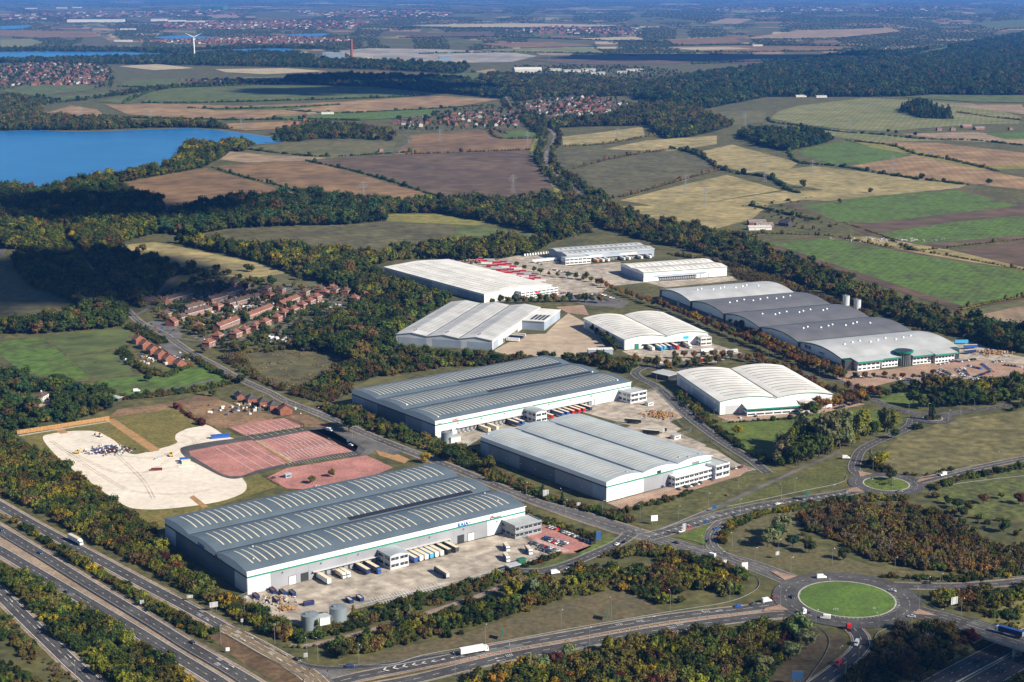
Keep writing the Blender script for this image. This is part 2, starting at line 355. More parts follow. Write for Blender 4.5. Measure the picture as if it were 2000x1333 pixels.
sheet('median_island', [(650,1336),(720,1322),(820,1304),(970,1276),(1120,1249.5),(1300,1218),(1490,1192),(1540,1187),(1542,1193),(1490,1198),(1300,1222),(1120,1253),(970,1280),(820,1310),(720,1330),(650,1344)], BROWNPAV, 0.075, 'narrow brown paved median of the dual carriageway')

# big roundabout
RB = G(1654, 1171.5)
def disc(c, r, z, m, name, n=72, parent=None):
 return mesh_obj(name, flat_mesh(name, [(c.x+r*math.cos(2*math.pi*k/n), c.y+r*math.sin(2*math.pi*k/n)) for k in range(n)], z, m), parent)
def roundabout(c, ri, ro, z, lab_road, lab_isl, isl=LAWN):
 mb = MB(); n = 72
 vs = []
 for r_ in (ri, ro):
  for k in range(n): vs.append((c.x+r_*math.cos(2*math.pi*k/n), c.y+r_*math.sin(2*math.pi*k/n), z))
 mb.add(vs, [(k, n+k, n+(k+1) % n, (k+1) % n) for k in range(n)], ASPH)
 o = tag(mb.build('roundabout'), lab_road, kind='structure')
 kb = MB()
 for a, b, zz in ((ri-0.9, ri, z+0.13), (ri-0.9, ri-0.9001, z)):
  vs = []
  for r_ in (a, b):
   for k in range(n): vs.append((c.x+r_*math.cos(2*math.pi*k/n), c.y+r_*math.sin(2*math.pi*k/n), zz))
  kb.add(vs, [(k, n+k, n+(k+1) % n, (k+1) % n) for k in range(n)], CONCW)
 kb.build('kerb', o)
 # island: gently domed turf
 ib = MB(); rings = 5; vs = [(c.x, c.y, z+0.9)]
 for i in range(1, rings+1):
  r_ = (ri-0.9)*i/rings
  for k in range(n): vs.append((c.x+r_*math.cos(2*math.pi*k/n), c.y+r_*math.sin(2*math.pi*k/n), z+0.10+0.8*(1-(i/rings)**2)))
 fs = [(0, 1+k, 1+(k+1) % n) for k in range(n)]
 for i in range(rings-1):
  for k in range(n): fs.append((1+i*n+k, 1+(i+1)*n+k, 1+(i+1)*n+(k+1) % n, 1+i*n+(k+1) % n))
 ib.add(vs, fs, isl, True)
 tag(ib.build('traffic_island'), lab_isl, kind='structure')
 mk = MB()
 for k in range(0, 44):
  if k % 3 == 2: continue
  a = 2*math.pi*k/44; a2 = a+0.075; rm = (ri+ro)/2
  mk.add([(c.x+r_*math.cos(t), c.y+r_*math.sin(t), z+0.03) for t, r_ in ((a, rm-0.09), (a, rm+0.09), (a2, rm+0.09), (a2, rm-0.09))], [(0, 1, 2, 3)], LINE)
 for k in range(26):      # hatch at the island's near right edge
  a = -2.0+k*0.085
  mk.add([(c.x+r_*math.cos(t), c.y+r_*math.sin(t), z+0.03) for t, r_ in ((a, ri+0.2), (a+0.006, ri+0.2), (a+0.02, ri+1.7), (a+0.012, ri+1.7))], [(0, 3, 2, 1)], LINE)
 mk.build('lane_marking', o)
 BLOCK.append([(c.x+(ro+1.5)*math.cos(2*math.pi*k/40), c.y+(ro+1.5)*math.sin(2*math.pi*k/40)) for k in range(40)])
RISL = mat('island_turf', (0.085, 0.15, 0.022), 0.95, 0.2, 0.06, col2=(0.06, 0.105, 0.02), scale2=0.6)
roundabout(RB, 28.3, 43.0, 0.42, 'wide asphalt ring of the large roundabout at lower right', 'bright green oval turf island of the large roundabout', RISL)
RB2 = G(1731, 946.5)
roundabout(RB2, 16.6, 27.0, 0.42, 'asphalt ring of the smaller roundabout above the brown scrub', 'green turf island with a round tree on the smaller roundabout', LAWN)
RB3 = G(1822, 818)
roundabout(RB3, 8.3, 17.5, 0.42, 'asphalt ring of the mini roundabout with two columnar conifers', 'planted island with paved rim on the mini roundabout', mat('planted_bed', (0.10, 0.045, 0.03), 0.95, 0.3, 0.5, col2=(0.05, 0.05, 0.02)))

road('main_road', [(1270,1049),(1320,1064),(1400,1085),(1470,1105),(1530,1128),(1560,1140)], [16,15,15,16,17,18], 'four-lane road from the crossroads down to the large roundabout', m=ASPH2, lanes=4, dash=(4,5))
road('main_road', [(1262,1050),(1300,1040),(1340,1028),(1420,1004),(1500,988),(1580,975),(1640,966),(1690,955)], [14,13,13,13.5,14,13,12,12], 'wide hatched road curving from the crossroads to the smaller roundabout', m=ASPH, center='hatch', kerb=True)
road('link_road', [(1412,1018),(1398,1030),(1386,1048),(1392,1068),(1412,1084),(1440,1096)], 9, 'short curved link lane beside the triangular grass island', m=ASPH2)
road('main_road', [(120,455),(140,484),(170,520),(200,558),(245,603),(275,631),(319,652),(367,685),(426,717),(468,741),(528,768),(560,785),(628,811),(700,842),(760,867),(820,890),(890,917),(960,946),(1045,980),(1130,1007),(1215,1034),(1272,1050)], [8]*11+[8.5,9,9.5,10,10,10,10,11,17,18,16], 'long main road running from the wooded hill past the houses to the crossroads', m=ASPH2, dash=(4,3), verge=1.0, lw=1.2)
road('access_road', [(1232,1043),(1210,1060),(1164,1081),(1110,1103),(1060,1116),(1012,1116),(985,1114)], [11,9,9,9,9,9,9], 'short access road from the crossroads to the gatehouse of the blue-lettered warehouse', kerb=True, dash=(3,3))
road('access_road', [(1690,935),(1669,918),(1672,900),(1682,880),(1710,864),(1740,852),(1768,839),(1781,827),(1782,820),(1800,818)], [12,10,9.5,9,9,9,9,9.5,10,10], 'curving tree-lined road between the smaller roundabout and the mini roundabout', dash=(3,4))
road('estate_road', [(1806,815),(1776,806),(1745,797),(1725,790),(1700,776),(1668,757),(1630,742),(1590,735),(1540,722),(1480,702),(1440,694),(1400,700),(1360,705),(1310,712),(1265,722)], 8, 'estate road behind the white twin-roofed warehouse beside the autumn trees', dash=(3,4))
road('access_road', [(1836,814),(1850,810),(1900,802),(1960,794),(2020,782)], [11,9,8.5,8.5,8.5], 'road leaving the mini roundabout towards the right edge', dash=(3,4))
road('main_road', [(1755,945),(1790,941),(1824,934),(1850,928),(1900,916.5),(1960,904),(2040,889)], [12,11,10,9.5,9,9,9], 'road leaving the smaller roundabout towards the right edge', center='solid', verge=1.0)
road('main_road', [(1700,1150),(1745,1145),(1790,1146),(1850,1146.5),(1925,1143),(2060,1130)], [14,11,10,9.5,9.5,9.5], 'road leaving the large roundabout towards the right edge', verge=1.0)
road('main_road', [(1720,1182),(1770,1190),(1800,1199),(1850,1210),(1897,1225)], [20,20,18,16,15], 'road from the large roundabout up to the motorway bridge', lanes=4, dash=(4,4))
road('slip_road', [(1650,1208),(1666,1226),(1680,1243),(1684,1259),(1670,1279),(1640,1304),(1610,1326),(1560,1360)], [14,10,9.5,9.5,9.5,9.5,9.5,9.5], 'slip road leaving the bottom of the large roundabout towards the motorway', m=ASPHB, edge=0.2, verge=1.0, lw=1.3)
# road between the two big warehouses, going up behind
road('estate_road', [(1500,925),(1460,895),(1420,870),(1385,846),(1345,815),(1318,790),(1290,762),(1268,748),(1252,741),(1240,728),(1262,716)], 8.5, 'estate road along the fenced yards beside the white twin-roofed warehouse', kerb=True, dash=(3,4))
road('country_lane', [(425,741),(350,758),(260,772),(205,778)], 5, 'narrow lane below the grass field ending by the hedge', center=None, edge=0, m=ASPH2)
road('estate_lane', [(262,618),(290,602),(312,570),(340,545),(380,530),(420,521)], 5, 'back lane at the upper left of the housing estate', center=None, edge=0, m=ASPH2)
road('estate_lane', [(340,660),(395,668),(430,655),(480,640),(540,617),(600,593),(650,571),(700,560)], 6, 'residential street between two terraces of the housing estate', center=None, edge=0, m=ASPH2)
road('estate_lane', [(395,607),(440,590),(500,580),(560,567),(620,558)], 6, 'shaded residential street at the back of the housing estate', center=None, edge=0, m=ASPH2)
sheet('lay_by', [(283,632),(305,625),(345,640),(357,655),(348,662),(318,648)], ASPH2, 0.16, 'parking lay-by beside the main road at the housing estate')
# distant railway and lane
road('railway', [(985,185),(995,205),(1015,225),(1060,245),(1082,262),(1080,280),(1068,300),(1070,325),(1090,345),(1120,368),(1160,395),(1230,425),(1300,448)], 9, 'railway line curving between hedges through the fields', m=mat('ballast', (0.20,0.17,0.145), 0.95, 0.2, 0.05), center=None, edge=0)
road('country_lane', [(745,300),(765,296),(790,285),(802,272),(786,262)], 6, 'pale country lane curving beside the ploughed field', center=None, edge=0, m=ASPH2)
road('motorway', [(-20,520),(-3,500),(8,480)], 9, 'sliver of motorway at the far left edge', dash=(3,6))
# motorway in the cutting
o_cu, L_cu = road('motorway', [(1770,1372),(1841,1333),(1909,1296),(1968,1265),(2060,1217),(2140,1175)], 16, 'left carriageway of the sunken motorway under the bridge', z=CUTZ, lanes=3, edge=0.22, dash=(2.2,6.5), lw=1.2)
o_cl, L_cl = road('motorway', [(1846,1375),(1924,1328),(1985,1293),(2060,1250),(2150,1200)], 17, 'right carriageway of the sunken motorway in the bottom corner', z=CUTZ, lanes=3, edge=0.22, dash=(2.2,6.5), lw=1.2)
road('access_road', [(566,1262),(590,1264),(640,1254),(690,1242),(740,1228),(800,1210),(880,1184),(950,1160),(990,1142),(1018,1125)], 4.5, 'narrow gravel track through the scrub below the loading yard', m=mat('gravel_track', (0.27,0.20,0.165), 0.95, 0.2, 0.2), center=None, edge=0, blockx=0.5)
for px_, lab_ in (([(1320,1050),(1385,1026),(1374,1048),(1379,1066),(1350,1057)], 'triangular grass island beside the crossroads'),):
 sheet('grass_island', px_, LAWN, 0.30, lab_)
for px_, lab_ in (([(1503,1116),(1556,1127),(1540,1133),(1533,1135)], 'brown paved splitter island above the large roundabout'), ([(1494,1190),(1522,1183),(1540,1193),(1490,1196)], 'brown paved splitter island left of the large roundabout'),
      ([(1794,1191),(1832,1205),(1785,1201)], 'brown paved splitter island right of the large roundabout'), ([(1676,921),(1706,927),(1680,932)], 'paved splitter island above the smaller roundabout'),
      ([(1662,955),(1674,953),(1688,962),(1650,963)], 'paved splitter island left of the smaller roundabout'), ([(1790,944),(1830,933),(1795,937)], 'paved splitter island right of the smaller roundabout')):
 sheet('splitter_island', px_, BROWNPAV, 0.55, lab_)
# ------------------------------------------------------------------ fields, lakes, yards
FM = {
 'plough': mat('plough_brown', (0.220,0.132,0.060), 0.97, 0.25, 0.005, col2=(0.13,0.08,0.04), stripe=(0.5,9,0.16), scale2=0.03),
 'plough2': mat('plough_dark', (0.122,0.080,0.048), 0.97, 0.25, 0.005, col2=(0.078,0.052,0.034), stripe=(1.2,11,0.18), scale2=0.03),
 'tan': mat('stubble_tan', (0.30,0.215,0.125), 0.97, 0.2, 0.006, col2=(0.20,0.145,0.095), stripe=(0.2,12,0.08), scale2=0.03),
 'pale': mat('pale_stubble', (0.40,0.33,0.21), 0.97, 0.14, 0.006, col2=(0.30,0.25,0.16), stripe=(0.1,12,0.06), scale2=0.03),
 'pink': mat('pinkish_soil', (0.275,0.18,0.09), 0.97, 0.2, 0.005, col2=(0.19,0.12,0.06), stripe=(0.15,14,0.10), scale2=0.02),
 'green': mat('pasture_green', (0.10,0.125,0.034), 0.97, 0.25, 0.014, col2=(0.06,0.08,0.022), stripe=(0.9,10,0.10), scale2=0.04),
 'bright': mat('bright_crop', (0.075,0.13,0.020), 0.97, 0.28, 0.016, col2=(0.058,0.07,0.022), stripe=(0.45,8,0.12), scale2=0.10, stops=(0.34,0.52)),
 'olive': mat('olive_grass', (0.125,0.112,0.044), 0.97, 0.25, 0.014, col2=(0.085,0.085,0.038), stripe=(0.6,12,0.07), scale2=0.05),
 'greygreen': mat('grey_green_crop', (0.185,0.175,0.07), 0.97, 0.18, 0.005, col2=(0.12,0.135,0.045), stripe=(0.3,14,0.14), scale2=0.03),
 'dry': mat('dry_pasture', (0.33,0.265,0.12), 0.97, 0.24, 0.010, col2=(0.17,0.145,0.06), scale2=0.06, detail=7),
 'drydark': mat('dull_pasture', (0.115,0.104,0.046), 0.97, 0.28, 0.014, col2=(0.06,0.056,0.026), scale2=0.07, detail=7),
 'yellow': mat('yellow_margin', (0.20,0.185,0.045), 0.97, 0.16, 0.02, scale2=0.08),
 'spoil': mat('quarry_spoil', (0.32,0.28,0.22), 0.97, 0.14, 0.003, col2=(0.17,0.17,0.18), scale2=0.012, detail=8),
}
KW = {'plough':'brown ploughed field','plough2':'dark brown ploughed field','tan':'tan stubble field','pale':'pale stubble field','pink':'pinkish bare-soil field','green':'green pasture','bright':'bright green crop field','olive':'olive rough grass field','greygreen':'grey-green crop field','dry':'dry straw-coloured pasture','drydark':'dull brown-green pasture','yellow':'yellow-green field margin','spoil':'pale bare quarry floor'}
FIELDS = []; fz = [0.0]
def field(kind, px, where):
 fz[0] += 0.004; py = sum(p[1] for p in px)/len(px)
 z = 0.05 + fz[0]*0.15 if py > 600 else (0.10+fz[0] if py > 250 else 0.3+fz[0]*3)
 P = [(p.x, p.y) for p in GP(px)]
 FIELDS.append(P)
 return tag(mesh_obj('field', flat_mesh('field', P, z, FM[kind])), KW[kind]+' '+where, kind='structure')
N = 'beside '
for k, px, wh in [
 ('plough', [(205,364),(300,346),(402,329),(450,342),(520,362),(606,386),(560,398),(440,400),(372,421),(320,412),(312,398),(260,380)], 'below the big lake'),
 ('plough', [(425,326),(500,318),(590,315),(640,325),(700,340),(780,365),(866,386),(700,402),(612,384),(500,352)], 'with a hedge on its lower left'),
 ('plough2', [(610,314),(760,303),(900,298),(1030,294),(1045,320),(1075,360),(1080,378),(1062,396),(900,393),(790,360),(690,333)], 'at the middle of the view'),
 ('plough', [(770,302),(795,280),(800,265),(945,252),(958,268),(975,273),(1040,272),(1034,292),(900,297)], 'with a pylon standing in it'),
 ('yellow', [(1034,292),(1045,270),(1060,268),(1050,295),(1056,330),(1105,385),(1080,392),(1082,370),(1048,320)], 'edging the dark ploughed field'),
 ('olive', [(470,290),(560,278),(690,275),(775,277),(765,298),(640,309),(520,303)], 'right of the lake'),
 ('tan', [(450,296),(520,303),(640,309),(600,314),(480,318),(430,312)], 'below the olive field by the lake'),
 ('drydark', [(365,464),(450,450),(560,443),(680,440),(760,434),(890,441),(900,455),(890,480),(700,497),(560,480),(430,472)], 'between two belts of trees'),
 ('green', [(890,441),(950,442),(1072,466),(1000,476),(890,482)], 'at the end of the dull pasture'),
 ('yellow', [(752,419),(850,418),(960,436),(930,441),(755,433)], 'above the dull pasture'),
 ('dry', [(218,482),(300,473),(330,478),(420,497),(520,518),(560,535),(480,545),(380,530),(270,512)], 'right of the wooded road'),
 ('olive', [(480,545),(560,536),(640,556),(600,562),(520,558)], 'above the housing estate'),
 ('bright', [(0,668),(82,658),(130,698),(176,738),(120,742),(40,725),(0,692)], 'at the left edge'),
 ('green', [(88,657),(180,646),(262,640),(240,676),(160,692),(132,694)], 'left of the row of red houses'),
 ('green', [(136,698),(162,694),(232,686),(262,732),(190,738),(176,734)], 'below the row of red houses'),
 ('bright', [(190,742),(270,736),(330,722),(392,712),(425,726),(448,746),(400,765),(280,775),(200,762)], 'with a small white caravan'),
 ('drydark', [(0,595),(50,570),(120,590),(165,605),(120,625),(0,632)], 'in shade below the wooded slope'),
 ('drydark', [(470,692),(560,683),(640,690),(695,712),(640,735),(560,765),(500,730)], 'across the road from the green field'),
 ('olive', [(680,760),(740,735),(800,740),(700,775)], 'behind the grey triple-roofed warehouse'),
 # right side
 ('greygreen', [(1505,232),(1520,218),(1560,207),(1690,192),(1800,197),(1900,203),(1995,228),(1990,243),(1900,244),(1720,258),(1640,252),(1560,243)], 'with an oval copse'),
 ('tan', [(1840,205),(1995,205),(2010,225),(1930,215)], 'at the right edge above the farm'),
 ('olive', [(1360,222),(1490,216),(1498,222),(1490,240),(1430,247)], 'left of the curving lane'),
 ('greygreen', [(1440,250),(1600,250),(1720,263),(1850,275),(1700,278),(1600,262),(1480,262)], 'in a long strip below the curving lane'),
 ('tan', [(1760,262),(1900,258),(2010,270),(2010,282),(1850,274)], 'below the farm at right'),
 ('pink', [(1700,276),(1830,280),(2010,300),(2010,330),(1900,325),(1790,298)], 'above the yellow-green strip'),
 ('yellow', [(1660,275),(1740,280),(1800,298),(1930,326),(2010,322),(2010,330),(1920,333),(1780,304),(1700,288)], 'running diagonally between two ploughed fields'),
 ('bright', [(1555,297),(1600,284),(1655,277),(1700,288),(1780,302),(1700,320),(1640,324),(1600,315)], 'with a curved upper edge below the wood'),
 ('pink', [(1665,324),(1785,304),(1850,318),(2000,348),(2010,372),(1900,360),(1760,345)], 'below the curved green field'),
 ('dry', [(1098,268),(1180,258),(1255,248),(1260,268),(1180,280),(1100,285)], 'left of the hillside wood'),
 ('drydark', [(1090,300),(1180,283),(1290,278),(1310,292),(1200,308),(1120,328),(1095,318)], 'beside the railway'),
 ('drydark', [(1125,335),(1200,312),(1300,296),(1360,305),(1405,332),(1330,352),(1210,385),(1175,380)], 'with a pale upper margin'),
 ('dry', [(1180,292),(1260,275),(1400,265),(1400,282),(1310,296)], 'in a strip above the dull pasture'),
 ('dry', [(1352,300),(1430,283),(1560,318),(1540,332),(1460,338),(1410,330)], 'below the hillside wood'),
 ('dry', [(1210,392),(1340,360),(1420,342),(1525,372),(1400,393),(1290,405)], 'shaped like a wedge'),
 ('dry', [(1205,404),(1290,402),(1400,394),(1530,374),(1612,372),(1620,382),(1500,402),(1470,428),(1390,450),(1290,442)], 'around a farmyard'),
 ('dry', [(1490,336),(1590,325),(1700,338),(1890,362),(1860,372),(1660,396),(1560,390),(1610,372),(1540,360)], 'with one round green tree'),
 ('plough2', [(1530,402),(1880,367),(2010,405),(2010,425),(1800,450),(1690,458),(1660,440)], 'forming a dark margin round the green crop'),
 ('bright', [(1560,403),(1700,384),(1870,371),(1990,402),(1840,420),(1700,436),(1640,434)], 'at the right below the pinkish field'),
 ('plough2', [(1665,448),(1840,428),(2010,412),(2010,470),(1790,486),(1720,468)], 'around the second green crop strip'),
 ('bright', [(1705,458),(1850,436),(2010,420),(2010,458),(1800,478)], 'in a strip at the right edge'),
 ('plough2', [(1480,474),(1620,460),(1760,484),(2010,520),(2010,585),(1870,606),(1700,552)], 'margin of the large diagonal green crop'),
 ('bright', [(1500,474),(1620,465),(1800,500),(2010,532),(2010,576),(1880,598),(1700,540)], 'stretching diagonally beside the railway trees'),
 ('plough2', [(1850,492),(2010,470),(2010,520),(1930,508)], 'small at the right edge'),
 ('dry', [(1700,462),(1860,490),(2010,525),(2010,531),(1800,496),(1640,464)], 'forming a track between green crops'),
 ('tan', [(1870,628),(1930,610),(2010,596),(2010,660),(1960,655)], 'at the right edge above the trees'),
 ('olive', [(1880,612),(2010,580),(2010,594),(1870,626)], 'margin above the tan field'),
 # mid-left
 ('pink', [(205,205),(300,203),(480,208),(660,200),(850,188),(975,195),(900,208),(760,218),(560,232),(400,235),(250,225)], 'in a long band above the big lake'),
 ('green', [(400,213),(520,208),(640,207),(560,216),(420,217)], 'in a thin strip inside the pinkish field'),
 ('pink', [(88,222),(140,207),(190,215),(210,232),(150,232)], 'left of the long pinkish band'),
 ('green', [(280,200),(300,180),(340,172),(600,168),(720,170),(850,182),(760,190),(520,198),(400,200)], 'with a dark cloud shadow'),
 ('green', [(185,200),(240,190),(310,175),(280,195),(250,203)], 'narrow left of the long green field'),
 ('green', [(90,192),(200,182),(260,178),(180,195),(120,200)], 'with a sandy path'),
 ('green', [(5,178),(60,166),(200,168),(170,178),(40,192)], 'near the left edge'),
 ('green', [(235,160),(320,154),(460,158),(360,168),(240,170)], 'above the long green field'),
 ('green', [(222,238),(310,232),(450,236),(400,243),(260,245)], 'on the lake shore'),
 ('pink', [(390,246),(500,240),(575,238),(570,252),(480,256)], 'at the lake corner'),
 ('bright', [(520,230),(660,222),(760,218),(850,214),(840,228),(700,236),(580,236)], 'below the long pinkish band'),
 ('bright', [(980,258),(1060,255),(1062,266),(985,268)], 'used as a village sports ground'),
 ('greygreen', [(470,152),(620,150),(540,160),(480,160)], 'left of the dark wood'),
 ('plough', [(620,142),(760,140),(725,150),(640,150)], 'above the small pond'),
 ('pale', [(230,130),(310,126),(380,134),(300,138)], 'behind the town at left'),
 ('pale', [(420,136),(560,134),(640,140),(520,146),(440,142)], 'above the dark wood'),
 ('greygreen', [(0,78),(60,76),(85,84),(40,96),(0,98)], 'at the left edge by the upper lake'),
 ('spoil', [(660,100),(720,95),(860,97),(1000,103),(1050,110),(1000,122),(880,124),(760,118),(690,112)], 'of the landfill by the tall chimney'),
 ('plough2', [(1030,118),(1150,108),(1320,112),(1420,118),(1300,126),(1130,128)], 'right of the landfill'),
 ('plough2', [(1200,104),(1420,108),(1560,118),(1450,126),(1320,118)], 'in a dark band below the far hills'),
 ('plough', [(1300,92),(1460,90),(1680,92),(1600,100),(1400,104)], 'in the right distance'),
 ('pale', [(1300,94),(1420,92),(1470,96),(1360,99)], 'bright strip in the right distance'),
 ('tan', [(1450,76),(1560,60),(1740,55),(1760,62),(1640,74),(1520,76)], 'rolling up the far slope'),
 ('tan', [(1380,46),(1420,36),(1470,38),(1440,48)], 'small on the far slope'),
 ('plough', [(1300,78),(1430,72),(1450,84),(1320,88)], 'left of the rolling tan slope'),
 ('green', [(1770,108),(1850,92),(1860,100),(1800,112)], 'clearing in the far forest'),
 ('green', [(1900,45),(2010,38),(2010,55),(1930,56)], 'on the far right hill'),
 ('pale', [(790,50),(1000,46),(1230,50),(1100,54),(900,54)], 'long bright strip in the distance'),
 ('greygreen', [(930,98),(1150,92),(1180,104),(1000,104)], 'above the landfill'),
 ('plough2', [(780,66),(960,62),(970,72),(820,74)], 'distant dark band'),
 ('plough', [(930,86),(1080,82),(1170,90),(1000,94)], 'distant band above the green strip'),
 ('pale', [(1130,76),(1240,72),(1260,78),(1170,80)], 'small distant strip at centre'),
 ('plough', [(0,60),(180,62),(200,74),(60,74),(0,70)], 'distant band at the left edge'),
 ('tan', [(400,30),(460,28),(470,35),(420,36)], 'distant patch left of centre'),
 ('greygreen', [(1410,20),(1500,18),(1520,24),(1440,26)], 'distant patch right of centre'),
 ('tan', [(930,140),(965,135),(970,142),(945,152),(930,150)], 'bare bend of the quarry road'),
 ('green', [(880,146),(940,142),(950,150),(920,156)], 'beside the quarry road'),
 ('tan', [(1660,150),(1720,138),(1760,140),(1700,152)], 'clearing with a track in the forest'),
 ('olive', [(1560,140),(1640,134),(1650,142),(1580,148)], 'rough clearing on the forest hill'),
 ('green', [(1820,150),(1900,144),(1910,152),(1840,158)], 'narrow clearing in the right forest'),
 ('green', [(1465,172),(1520,168),(1510,178),(1470,178)], 'clearing below the forest'),
 ('green', [(1760,190),(1820,186),(2010,188),(2010,202),(1900,200)], 'below the forest at right'),
 ('bright', [(1925,262),(2010,256),(2010,272),(1960,272)], 'beside the farm at right'),
]: field(k, px, wh)
WATER = mat('lake_water', (0.008,0.105,0.29), 0.3, 0.25, 0.003, spec=0.10, col2=(0.012,0.14,0.34))
for px, lab in [([(-60,262),(0,257),(60,255),(170,258),(310,253),(370,251),(470,260),(555,274),(530,281),(440,284),(385,281),(358,284),(352,300),(350,318),(318,330),(235,346),(150,360),(95,373),(0,370),(-60,372)], 'large blue lake at the left edge'),
    ([(-60,104),(0,103),(120,102),(250,103),(340,108),(290,113),(150,116),(0,118),(-60,118)], 'long narrow lake in the distance at upper left'),
    ([(425,99),(500,96),(570,96),(545,103),(450,104)], 'narrow lake in the distance right of the wind turbine'),
    ([(715,158),(775,160),(800,164),(730,166)], 'small pond beside the dark wood'),
    ([(300,74),(360,70),(430,75),(360,78)], 'far lake sliver behind the wind turbine'),
    ([(0,52),(60,50),(40,57),(0,57)], 'far lake sliver at the upper left edge'),
    ([(555,69),(640,66),(620,72)], 'far lake sliver left of the tall chimney')]:
 P = [(p.x, p.y) for p in GP(px)]; P = [(a, b) for a, b, _ in spline(P, 40, closed=True)]; FIELDS.append(P)
 fz[0] += 0.01
 tag(mesh_obj('lake', flat_mesh('lake', P, 0.5 if px[0][1] > 200 else 1.5, WATER)), lab, kind='structure')

 if px[0][1] > 200:
  a_, n_ = normals([(*q, 0) for q in P+P[:1]]); ar = sum(P[i-1][0]*P[i][1]-P[i][0]*P[i-1][1] for i in range(len(P))); sg = -1 if ar > 0 else 1
  tag(mesh_obj('lake_shore', flat_mesh('lake_shore', [tuple(q) for q in (a_+n_*sg*-7*-1)[:-1]], 0.42, mat('muddy_shore', (0.20,0.155,0.09), 0.95, 0.3, 0.03))), 'narrow muddy margin around the large blue lake', kind='structure')
# ------------------------------------------------------------------ yards, car parks, the building site
sheet('seeded_ground', [(38,850),(212,818),(362,798),(440,862),(480,912),(545,950),(420,990),(330,1032),(300,1028),(250,1012),(225,985),(150,925),(60,870)], SEEDED, 0.06, 'brownish newly seeded grass around the pale stone site')
sheet('stone_platform', [(84,858),(100,848),(150,842),(190,844),(222,860),(255,887),(300,880),(345,866),(340,855),(355,842),(400,830),(440,851),(480,868),(430,880),(470,930),(482,950),(470,966),(420,982),(330,994),(275,995),(240,986),(180,945),(120,900)], CHALK, 0.12, 'large pale crushed-stone platform on the building site', smooth=3.0)
sheet('seeded_ground', [(128,842),(190,842),(222,860),(255,886),(290,884),(312,880),(215,822),(140,838)], SEEDED, 0.16, 'strip of seeded grass between the pale stone and the coir path')
sheet('seeded_ground', [(222,818),(345,797),(396,832),(365,838),(343,848),(342,862),(330,868),(300,872)], SEEDED, 0.165, 'olive seeded rectangle behind the pale stone site')
sheet('earth_bank', [(212,816),(230,800),(330,788),(400,770),(480,800),(540,812),(525,824),(430,838),(400,826),(362,797)], EARTH, 0.055, 'bare brown earth bank behind the seeded rectangle')
sheet('coir_path', [(207,822),(222,818),(312,878),(296,884)], MATTING, 0.18, 'orange-brown matted strip running diagonally across the seeded grass')
sheet('coir_path', [(104,838),(122,835),(133,846),(118,848)], MATTING, 0.182, 'short matted strip by the timber fence')
sheet('coir_path', [(370,972),(378,968),(406,990),(396,994)], MATTING, 0.184, 'short matted strip behind the blue-lettered warehouse')
sheet('access_road', [(352,880),(364,872),(420,862),(480,855),(545,847),(600,838),(640,836),(680,850),(700,870),(715,882),(700,893),(660,892),(580,907),(520,920),(480,932),(455,936),(430,930),(395,912),(365,896)], ASPH, 0.19, 'dark asphalt loop road around the red paved car park', smooth=2.0)
sheet('paved_car_park', [(369,882),(420,872),(492,860),(502,866),(562,905),(500,920),(470,931),(450,931),(430,925),(398,906),(372,890)], REDPAV, 0.20, 'large empty red block-paved area in the loop road')
sheet('paved_car_park', [(500,862),(560,850),(602,842),(655,866),(690,883),(650,888),(575,902)], REDPAV, 0.205, 'red block-paved car park with white bay lines')
sheet('paved_car_park', [(446,836),(500,824),(555,817),(592,834),(520,846),(478,852)], REDPAV, 0.21, 'upper red block-paved car park with white bay lines')
sheet('paved_car_park', [(520,934),(560,915),(640,902),(715,890),(768,914),(660,960),(560,955)], REDPAV, 0.215, 'red block-paved lorry park behind the blue-lettered warehouse')
sheet('earth_bank', [(592,834),(555,815),(590,806),(660,838),(640,836)], EARTH, 0.056, 'bare earth strip between the red car park and the main road')
sheet('matted_verge', [(602,841),(640,838),(700,872),(694,884),(655,866)], MATTING, 0.19, 'matted verge around the corner of the red car park')
sheet('matted_verge', [(728,872),(745,874),(800,898),(790,906),(740,890)], MATTING, 0.19, 'matted verge by the entrance of the red car park')
sheet('entrance_apron', [(640,838),(660,836),(700,850),(760,866),(790,882),(770,890),(735,880),(718,890),(700,893),(715,880),(690,862)], ASPH2, 0.24, 'asphalt entrance of the building site at the main road')
sheet('matted_verge', [(497,862),(503,860),(572,901),(566,906)], MATTING, 0.225, 'buff strip dividing the two parts of the red car park')
# W1 yard and its car park
sheet('loading_yard', [(466,1174),(484,1161),(968,1046),(1000,1040),(1046,1058),(1100,1076),(1062,1086),(1012,1108),(970,1119),(864,1147),(750,1175),(690,1190),(676,1205),(640,1218),(596,1226),(560,1216),(510,1195)], CONC, 0.05, 'large pale concrete loading yard of the blue-lettered warehouse')
sheet('car_park', [(1036,1034),(1062,1026),(1090,1036),(1155,1068),(1130,1080),(1102,1082),(1045,1058),(1030,1050)], REDPAV, 0.07, 'red paved staff car park beside the glazed office')
sheet('grass_verge', [(1120,1078),(1170,1060),(1190,1048),(1205,1050),(1195,1066),(1140,1086)], LAWN, 0.07, 'green verge between the staff car park and the crossroads')
sheet('grass_verge', [(1060,1105),(1098,1092),(1122,1092),(1110,1100),(1070,1108)], LAWN, 0.07, 'green verge by the gatehouse')
